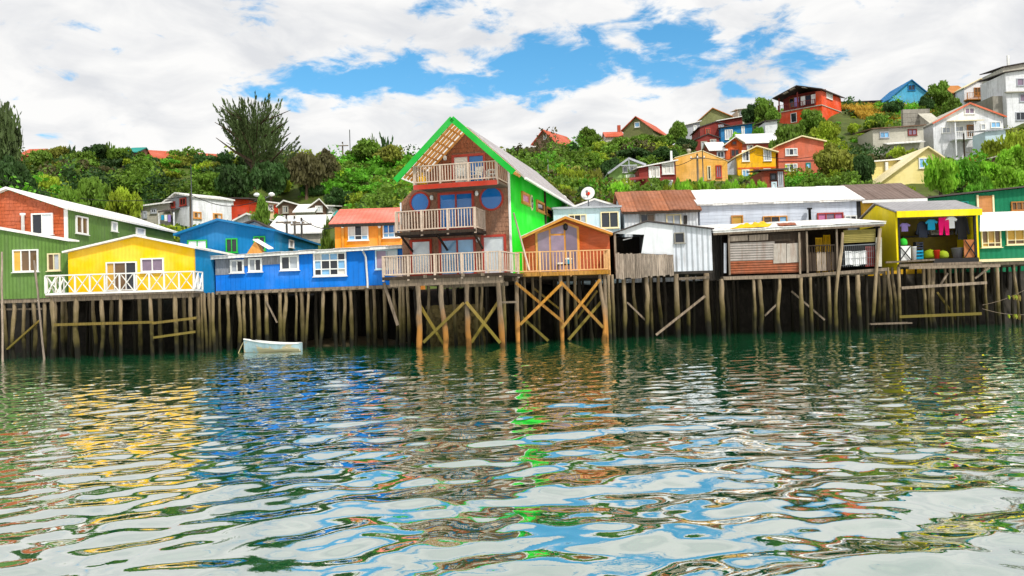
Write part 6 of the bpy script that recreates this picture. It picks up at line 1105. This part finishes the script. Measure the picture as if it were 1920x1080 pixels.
LC = dict(mid=(84, 112, 36), dark=(48, 74, 34), yellow=(120, 138, 36), bright=(84, 138, 36), conifer=(70, 86, 48), brown=(78, 76, 46), lime=(110, 156, 40), autumn=(108, 114, 42))
LC = {k: tuple(1.58 * c for c in C8(*v)) for k, v in LC.items()}
for k, v in LC.items(): leafmat('leaf_' + k, col=v)
leafmat('leaf_scrub', attr=True); leafmat('leaf_straw', col=C8(196, 164, 60))
def quads_mesh(name, cen, size, rng, mat, tint=None, up_bias=0.0, dirs=None, aspect=1.6):
    n = len(cen); a = rng.normal(size=(n, 3)); 
    if dirs is not None: a = dirs + .35 * a
    a /= np.linalg.norm(a, axis=1)[:, None]; b = rng.normal(size=(n, 3)); b[:, 2] += up_bias; b -= (a * b).sum(1)[:, None] * a; b /= np.linalg.norm(b, axis=1)[:, None]
    s = (size * rng.uniform(.6, 1.35, n))[:, None]; L1 = a * s * aspect * .5; W1 = b * s * .5
    # leaf-shaped rhomb of two triangles
    co = np.stack([cen - L1, cen + W1 * .9 - L1 * .1, cen + L1, cen - W1 * .9 - L1 * .1], 1).reshape(-1, 3).astype(np.float32)
    q = np.arange(4 * n, dtype=np.int32); me = bpy.data.meshes.new(name); me.vertices.add(4 * n); me.vertices.foreach_set('co', co.ravel()); me.loops.add(4 * n); me.loops.foreach_set('vertex_index', q)
    me.polygons.add(n); me.polygons.foreach_set('loop_start', np.arange(0, 4 * n, 4, dtype=np.int32)); me.polygons.foreach_set('loop_total', np.full(n, 4, np.int32))
    if tint is not None:
        at_ = me.attributes.new('tint', 'FLOAT_COLOR', 'FACE'); at_.data.foreach_set('color', np.concatenate([tint, np.ones((n, 1))], 1).astype(np.float32).ravel())
    me.update(calc_edges=True); me.materials.append(MATS[mat]); return me
def lumps(rng, n, lobes, squash=.75):
    """points through a lumpy crown, x,y in [-1,1], z in [0,1] of unit size; thin shell of clumps with gaps"""
    c = rng.normal(size=(lobes, 3)); c /= np.linalg.norm(c, axis=1)[:, None]; c *= rng.uniform(.2, .82, (lobes, 1)); c[:, 2] = c[:, 2] * .9; r = rng.uniform(.15, .42, lobes)
    k = rng.integers(0, lobes, n); d = rng.normal(size=(n, 3)); d /= np.linalg.norm(d, axis=1)[:, None]; rad = r[k] * rng.uniform(.3, 1.12, n) ** .6
    p = c[k] + d * rad[:, None]; return np.stack([p[:, 0], p[:, 1], .5 + .5 * np.clip(p[:, 2], -1.05, 1.15)], 1)
_cr = {}
def crown_mesh(kind, col, var):
    key = (kind, col, var)
    if key in _cr: return _cr[key]
    rng = np.random.default_rng(hash((kind, col)) % 1 + var * 17 + len(kind) * 101 + sum(map(ord, col)))
    if kind == 'round': p = lumps(rng, 5200, 34); me = quads_mesh('crown', p, .105, rng, 'leaf_' + col)
    elif kind == 'loose': p = lumps(rng, 1700, 22); p[:, :2] *= 1 + .15 * rng.normal(size=(len(p), 1)); me = quads_mesh('crown', p, .12, rng, 'leaf_' + col, up_bias=.6)
    elif kind == 'column':
        n = 1700; lc = np.stack([rng.uniform(-.5, .5, 26), rng.uniform(-.5, .5, 26), np.linspace(.08, .93, 26)], 1); lc[:, :2] *= (1.1 - .75 * lc[:, 2:3]); lr = rng.uniform(.2, .5, 26) * (1.15 - .7 * lc[:, 2]); kk = rng.integers(0, 26, n); dd = rng.normal(size=(n, 3)); dd /= np.linalg.norm(dd, axis=1)[:, None]; p = lc[kk] + dd * (lr[kk] * rng.uniform(.3, 1.1, n))[:, None] * np.array([1, 1, .28])
        me = quads_mesh('crown', p, .14, rng, 'leaf_' + col, up_bias=1.0)
    elif kind == 'cypress':
        P, D, S = [], [], []
        for i in range(135):
            th = rng.uniform(0, 6.28); el = rng.uniform(.08, 1.0) ** .8; 
            tip = np.array([math.cos(th) * math.cos(el * .95), math.sin(th) * math.cos(el * .95), 0]) * rng.uniform(.45, 1.02); zt = .28 + .70 * math.sin(el * 1.5) * rng.uniform(.7, 1.04); zs = zt * rng.uniform(.35, .7)
            if tip[0] < -.15 and zt < .62 and rng.random() < .85: continue        # airy on one side
            base = np.array([tip[0] * .12, tip[1] * .12, zs]); end = np.array([tip[0], tip[1], zt]); m_ = int(120); f = rng.uniform(.35, 1.06, m_); q = base + (end - base) * f[:, None]; q[:, 2] += -.05 * np.sin(f * math.pi)
            w = .04 * np.sin(np.clip((1.10 - f) * 2.0, 0, 1.57)) + .003; q += rng.normal(size=(m_, 3)) * w[:, None] * np.array([1, 1, .55]); P.append(q); d = (end - base); d = d / np.linalg.norm(d); D.append(np.tile(d + np.array([0, 0, .25]), (m_, 1)))
        p = np.concatenate(P); me = quads_mesh('crown', p, .02, rng, 'leaf_' + col, dirs=np.concatenate(D), aspect=2.6)
    elif kind == 'sprig':
        P, D = [], []
        for i in range(16):
            th = rng.uniform(0, 6.28); sp_ = rng.uniform(.1, 1.0); zt = rng.uniform(.55, 1.05) - .25 * sp_; end = np.array([math.cos(th) * sp_, math.sin(th) * sp_, zt]); f = rng.uniform(.1, 1.02, 34); q = end * f[:, None] ** np.array([1.4, 1.4, .9]); q += rng.normal(size=(34, 3)) * (.09 * (1.15 - f))[:, None]; P.append(q); D.append(np.tile(end, (34, 1)))
        me = quads_mesh('crown', np.concatenate(P), .13, rng, 'leaf_' + col, dirs=np.concatenate(D))
    _cr[key] = me; return me
_tk = {}
def trunk_mesh(k):
    if k not in _tk: r_ = random.Random(k); v_, f_ = tube_geo([(0, 0, -.06), (r_.uniform(-.03, .03), 0, .3), (r_.uniform(-.06, .06), r_.uniform(-.04, .04), .62), (r_.uniform(-.05, .05), 0, .86)], [.055, .04, .028, .008], 7); _tk[k] = mesh('trunk', v_, f_, 'foliage_trunk', True)
    return _tk[k]
_lb = {}
def limb_mesh(k):
    if k not in _lb: r_ = random.Random(50 + k); v_, f_ = tube_geo([(0, 0, 0), (.3, r_.uniform(-.06, .06), .14), (.62, r_.uniform(-.08, .08), .36)], [.028, .018, .005], 5); _lb[k] = mesh('limb', v_, f_, 'foliage_trunk', True)
    return _lb[k]
TREES = []
def tree(label, px, ptop, wpx, depth, kind, col, var=0, base=None, name='tree', group='trees and bushes on the hillside', lift=0.0, ysq=.8, zmin=None):
    Y = depth + CAMY; c = at(px, ptop, Y); x = c.x; zb = gz(x, Y) - .15; zt = c.z
    if base is not None: zb2 = at(px, base, Y).z; zb = zb if zb2 < zb else zb2 if False else zb
    hgt = max(zt - zb, 1.0); rad = wpx / 2 / FPX * depth
    e = bpy.data.objects.new(name, None); COL.objects.link(e); e.empty_display_size = .3; e.location = (x, Y, zb); tag(e, label, 'tree' if name.endswith('tree') else 'bush', group)
    rot = Matrix.Rotation(rnd.uniform(0, 6.28) if kind != 'cypress' else 0, 4, 'Z'); tall = name.endswith('tree')
    lo = (.16 if kind in ('round', 'loose') else .04 if kind != 'cypress' else 0) * (1 if tall else -.35) * hgt
    cb = Matrix.Translation((0, 0, lo)) @ Matrix.Diagonal((rad, rad * ysq, hgt - lo, 1)) @ rot if kind != 'cypress' else Matrix.Diagonal((rad, rad, hgt, 1))
    link('trunk', trunk_mesh(rnd.randrange(4)), e, Matrix.Diagonal((hgt * .7, hgt * .7, hgt * .9, 1)))
    link('crown', crown_mesh(kind, col, var), e, cb)
    for i in range(5 if tall else 3): link('limb', limb_mesh(i), e, Matrix.Translation((0, 0, hgt * (.28 + .1 * i))) @ Matrix.Rotation(i * 2.2 + rnd.random(), 4, 'Z') @ Matrix.Diagonal((rad * .95, rad * .95, hgt * .42, 1)))
    if kind == 'cypress':
        for i in range(22): link('limb', limb_mesh(i % 5), e, Matrix.Translation((0, 0, hgt * (.2 + .025 * i))) @ Matrix.Rotation(i * 2.39996, 4, 'Z') @ Matrix.Diagonal((rad * 1.25, rad * 1.0, hgt * .85 - hgt * .02 * i, 1)))
    TREES.append((x, Y)); return e
tree('big dark cypress with fanned pointed branches on the skyline', 474, 186, 178, 102, 'cypress', 'conifer', name='cypress_tree')
tree('tall dark tree at the picture edge, standing above the green house', 8, 180, 74, 92, 'loose', 'conifer', name='tree')
tree('dark spreading tree beneath the tall edge tree', 20, 290, 90, 84, 'round', 'dark', name='tree')
tree('small yellow green tree in front of the big cypress', 526, 318, 54, 102, 'column', 'yellow', name='tree')
tree('brownish twiggy bush right of the big cypress', 572, 283, 80, 100, 'round', 'brown', 1, name='tree'); tree('taller grey green bush beside the brownish one', 610, 276, 62, 103, 'round', 'brown', 2, name='tree')
tree('dark low tree under the cypress', 440, 306, 76, 97, 'round', 'dark', 1, name='tree'); tree('dark tree right under the cypress crown', 505, 296, 80, 98, 'round', 'dark', 2, name='tree')
for a in ((72, 280, 60, 102, 'mid', 'round green tree left of the skyline bushes'), (110, 272, 56, 106, 'autumn', 'reddish green bush top on the left skyline'), (150, 284, 70, 100, 'mid', 'broad green bush above the yellow house gable'), (188, 268, 66, 108, 'dark', 'darker skyline bush left of the green roof'), (226, 272, 50, 106, 'mid', 'skyline bush in front of the green roof'), (322, 296, 50, 104, 'bright', 'bright green bush before the long red roof'), (270, 296, 70, 100, 'mid', 'green bush below the start of the long red roof'),
          (95, 318, 80, 88, 'yellow', 'yellow green bush low above the green house'), (170, 330, 84, 84, 'mid', 'green bush right above the green house roof'), (235, 340, 70, 82, 'yellow', 'yellowish bush above the green house eave'), (300, 330, 80, 97, 'dark', 'dark bush behind the grey white wing'), (390, 322, 80, 99, 'mid', 'green bush above the white house roof'), (450, 345, 60, 104, 'mid', 'green bush above the bright red house'), (60, 345, 80, 80, 'dark', 'dark bush just above the orange shingle gable'), (130, 350, 60, 78, 'mid', 'small green bush behind the green house ridge'),
          (585, 340, 56, 101, 'dark', 'dark green bush above the bay windowed house'), (635, 350, 60, 97, 'dark', 'dark bush above the salmon roof'), (690, 262, 80, 112, 'mid', 'skyline tree top left of the tall shingled house'), (730, 270, 66, 108, 'autumn', 'olive tree by the green roof edge'), (665, 280, 46, 114, 'mid', 'small skyline bush near the antenna mast'), (735, 355, 36, 84, 'lime', 'bright lime bush beside the shingled wall')):
    tree(a[5], a[0], a[1], a[2], a[3], 'round', a[4], rnd.randrange(3), name='tree' if a[1] < 300 else 'bush')
for a in ((700, 250, 30, 113, 'mid', 'wispy sapling on the skyline left of the shingled house'), (722, 246, 40, 112, 'dark', 'wispy dark sapling near the green roof edge'), (205, 266, 40, 107, 'mid', 'wispy sapling on the left skyline above the yellow house'), (130, 268, 40, 106, 'dark', 'wispy sapling by the reddish skyline bush')):
    tree(a[5], a[0], a[1], a[2], a[3], 'sprig', a[4], 0, name='tree')
for a in ((985, 282, 70, 112, 'dark', 'dark green tree right of the main roof ridge'), (1035, 274, 60, 118, 'mid', 'green tree in front of the brown skyline house'), (1068, 268, 50, 120, 'dark', 'small dark tree right of the brown skyline house'), (1102, 239, 50, 126, 'mid', 'tall rounded skyline tree between the two red roofs'), (1128, 262, 46, 122, 'yellow', 'yellow green tree under the low red roof'), (1110, 282, 70, 112, 'yellow', 'broad yellow green tree below the rounded skyline tree'),
          (1165, 256, 60, 122, 'mid', 'green tree before the olive gabled house'), (1205, 252, 66, 124, 'mid', 'broad green tree under the red skyline roof'), (1240, 250, 60, 124, 'mid', 'green tree right of the red skyline roof'), (1272, 226, 42, 132, 'mid', 'tall tree on the skyline before the grey house end'), (1285, 258, 46, 122, 'dark', 'dark tree left of the lower maroon house'), (1190, 276, 80, 112, 'dark', 'dark tree above the light green house'), (1245, 276, 70, 110, 'dark', 'dark tree above the maroon house roof'), (1145, 296, 50, 104, 'dark', 'dark bush left of the light green gable'),
          (1050, 302, 44, 92, 'yellow', 'bright yellow green bush near the satellite dish'), (1085, 306, 62, 88, 'yellow', 'large yellow green bush above the satellite dish'), (1112, 310, 44, 86, 'autumn', 'olive bush beside the large yellow green one'), (1060, 338, 56, 82, 'yellow', 'low yellow bush behind the green wall end'), (1030, 330, 40, 86, 'autumn', 'brownish bush behind the main roof end'), (1158, 330, 54, 80, 'lime', 'flat topped bright bush above the white gable'), (1095, 342, 40, 80, 'dark', 'dark shrub behind the satellite dish'),
          (1405, 193, 40, 138, 'dark', 'dark skyline tree left of the coral red house'), (1432, 182, 46, 137, 'mid', 'taller skyline tree touching the coral red house'), (1450, 200, 34, 134, 'mid', 'small tree before the coral veranda'), (1418, 232, 40, 126, 'bright', 'light green bush before the blue house'), (1380, 246, 28, 127, 'lime', 'pale bush between the maroon and blue houses'), (1520, 204, 60, 128, 'mid', 'bush below the coral veranda'), (1480, 226, 70, 122, 'mid', 'broad bush beneath the coral red house'), (1545, 222, 60, 122, 'yellow', 'yellow green bush right below the coral red wall'), (1500, 240, 56, 116, 'mid', 'green bush above the salmon pink house'), (1455, 258, 40, 116, 'mid', 'green bush right of the long white roof'),
          (1560, 266, 92, 96, 'autumn', 'large round olive bush hiding the salmon pink house'), (1618, 284, 46, 92, 'dark', 'dark upright bush next to the large round one'), (1590, 320, 50, 88, 'mid', 'low bush left of the cream wing'), (1675, 186, 40, 134, 'dark', 'dark tree in front of the sky blue house'), (1760, 153, 58, 140, 'mid', 'big green tree between the sky blue and white hilltop houses'), (1785, 180, 50, 134, 'mid', 'lower green tree beside the big hilltop one'), (1735, 180, 36, 138, 'dark', 'dark tree against the sky blue house'), (1600, 228, 26, 126, 'yellow', 'small bright yellow shrub on the hillside'), (1640, 214, 50, 126, 'mid', 'green bush above the grey two-storey house'), (1690, 268, 66, 104, 'yellow', 'yellow green bush before the grey two-storey house'),
          (1870, 246, 70, 100, 'yellow', 'large yellow green bush right below the large white house'), (1905, 234, 50, 106, 'yellow', 'yellow green bush at the picture edge'), (1900, 272, 70, 94, 'lime', 'bright bush beneath the slanting shelter roof'), (1850, 296, 70, 86, 'lime', 'lime green tree below the salmon hut'), (1805, 290, 60, 86, 'bright', 'bright green tree right of the cream gable'), (1895, 310, 80, 82, 'lime', 'broad lime bush above the dark green sheds'), (1830, 325, 70, 78, 'bright', 'low bright bush above the orange door')):
    tree(a[5], a[0], a[1], a[2], a[3], 'round', a[4], rnd.randrange(3), name='tree' if 'tree' in a[5] else 'bush')
tree('loose leafy light green tree before the cream gable', 1762, 282, 76, 82, 'loose', 'lime', 0, name='tree'); tree('small leafy tree around the twin lamp post', 492, 366, 40, 72, 'loose', 'mid', 0, name='tree'); tree('slim leafy tree beside the orange house', 612, 402, 28, 62, 'loose', 'mid', 1, name='tree'); tree('leafy bush over the maroon house windows', 1240, 330, 50, 88, 'loose', 'mid', 2, name='bush')
# bright hedge below the tan and yellow houses
r_ = random.Random(3)
for i in range(12): tree('bright hedge shrub in the row below the tan and yellow houses', 1255 + i * 15.5, 333 + r_.uniform(-3, 5), 30, 80 + r_.uniform(-1, 1), 'round', 'lime' if i % 3 else 'yellow', i % 3, name='bush', group='hedge shrubs below the tan and yellow houses')
# ---- uncountable scrub over the whole slope (one mass) and dry grass on the crest
def scrub(name, label, seed, pts, col_pick, leaves=300, mat='leaf_scrub', size=.25):
    rng = np.random.default_rng(seed); C, T, S = [], [], []
    for (x, y, r, hh) in pts:
        z = gz(x, y) - .2; p = lumps(rng, leaves, 11); q = p * np.array([r, r, hh * 1.15]) + np.array([x, y, z - .15 * hh]); C.append(q); c = np.array(col_pick(rng, x, y)) * rng.uniform(.75, 1.25); T.append(np.tile(c, (leaves, 1))); S.append(np.full(leaves, size * (.75 + .12 * r)))
    me = quads_mesh(name, np.concatenate(C), np.concatenate(S), rng, mat, np.concatenate(T)); o_ = link(name, me); tag(o_, label, kind='stuff'); return o_
fp = np.array(FOOT); rs = np.random.default_rng(8); pts = []
def clear(x, y, r): d = fp - np.array([x, y]); a = (np.abs(d[:, 0]) < r + .6) & (d[:, 1] < r + 6.5) & (d[:, 1] > -r - .5); return not a.any()
tries = 0
while len(pts) < 1700 and tries < 14000:
    tries += 1; y = rs.uniform(23, 112); half = (y + 48) * .62; x = rs.uniform(-half, half)
    rx_ = float(sst((x - 5) / 38)); 
    if y > 74 + 36 * rx_: continue
    r = rs.uniform(1.1, 2.4) if rs.random() < .75 else rs.uniform(2.4, 3.8); hh = r * rs.uniform(.9, 1.5)
    if x > 12: r *= .8; hh *= .7
    if x < 5 and y > 50: r *= .75; hh *= .6
    if not clear(x, y, r): continue
    pts.append((x, y, r, hh))
def pick(rng, x, y):
    u = (math.sin(math.floor(x / 5.5 + .6 * math.sin(y * .3)) * 12.9898 + math.floor(y / 6.5) * 78.233) * 43758.5453) % 1.0; u = (u + rng.normal() * .07) % 1.0
    if -24 < x < -8 and 35 < y < 66 and x > -24 + (66 - y) * .1 and abs(x + 14) < 8: return LC['bright'] if u < .55 else LC['yellow'] if u < .75 else LC['mid']
    return LC['mid'] if u < .36 else LC['dark'] if u < .56 else LC['yellow'] if u < .68 else LC['autumn'] if u < .8 else LC['brown'] if u < .88 else LC['bright']
scrub('hillside_scrub', 'dense green scrub covering the hillside', 5, pts, pick)
low = []; tries = 0
while len(low) < 2200 and tries < 12000:
    tries += 1; y = rs.uniform(22, 112); half = (y + 48) * .62; x = rs.uniform(-half, half)
    if y > 76 + 36 * float(sst((x - 5) / 38)): continue
    r = rs.uniform(.5, 1.1)
    if (np.hypot(fp[:, 0] - x, fp[:, 1] - y) < r + .5).any(): continue
    low.append((x, y, r, r * rs.uniform(.6, 1.0)))
scrub('ground_cover', 'low weeds and brambles between the hillside houses', 6, low, lambda rng, x, y: LC[('mid', 'bright', 'yellow', 'mid', 'dark')[rng.integers(0, 5)]], leaves=70, size=.3)
rng = np.random.default_rng(4); n = 9000; a0 = at(1572, 215, 142 - 48); a1 = at(1740, 205, 140 - 48); t_ = rng.uniform(0, 1, n); xs_ = a0.x + (a1.x - a0.x) * t_; ys_ = rng.uniform(84, 96, n); zs_ = ground_z(xs_, ys_) + rng.uniform(0, .7, n)
o_ = link('dry_grass', quads_mesh('dry_grass', np.stack([xs_, ys_, zs_], 1), np.full(n, .28), rng, 'leaf_straw', dirs=np.tile(np.array([0, 0, 1.0]), (n, 1)), aspect=2.5)); tag(o_, 'dry yellow grass on the hilltop', kind='stuff')
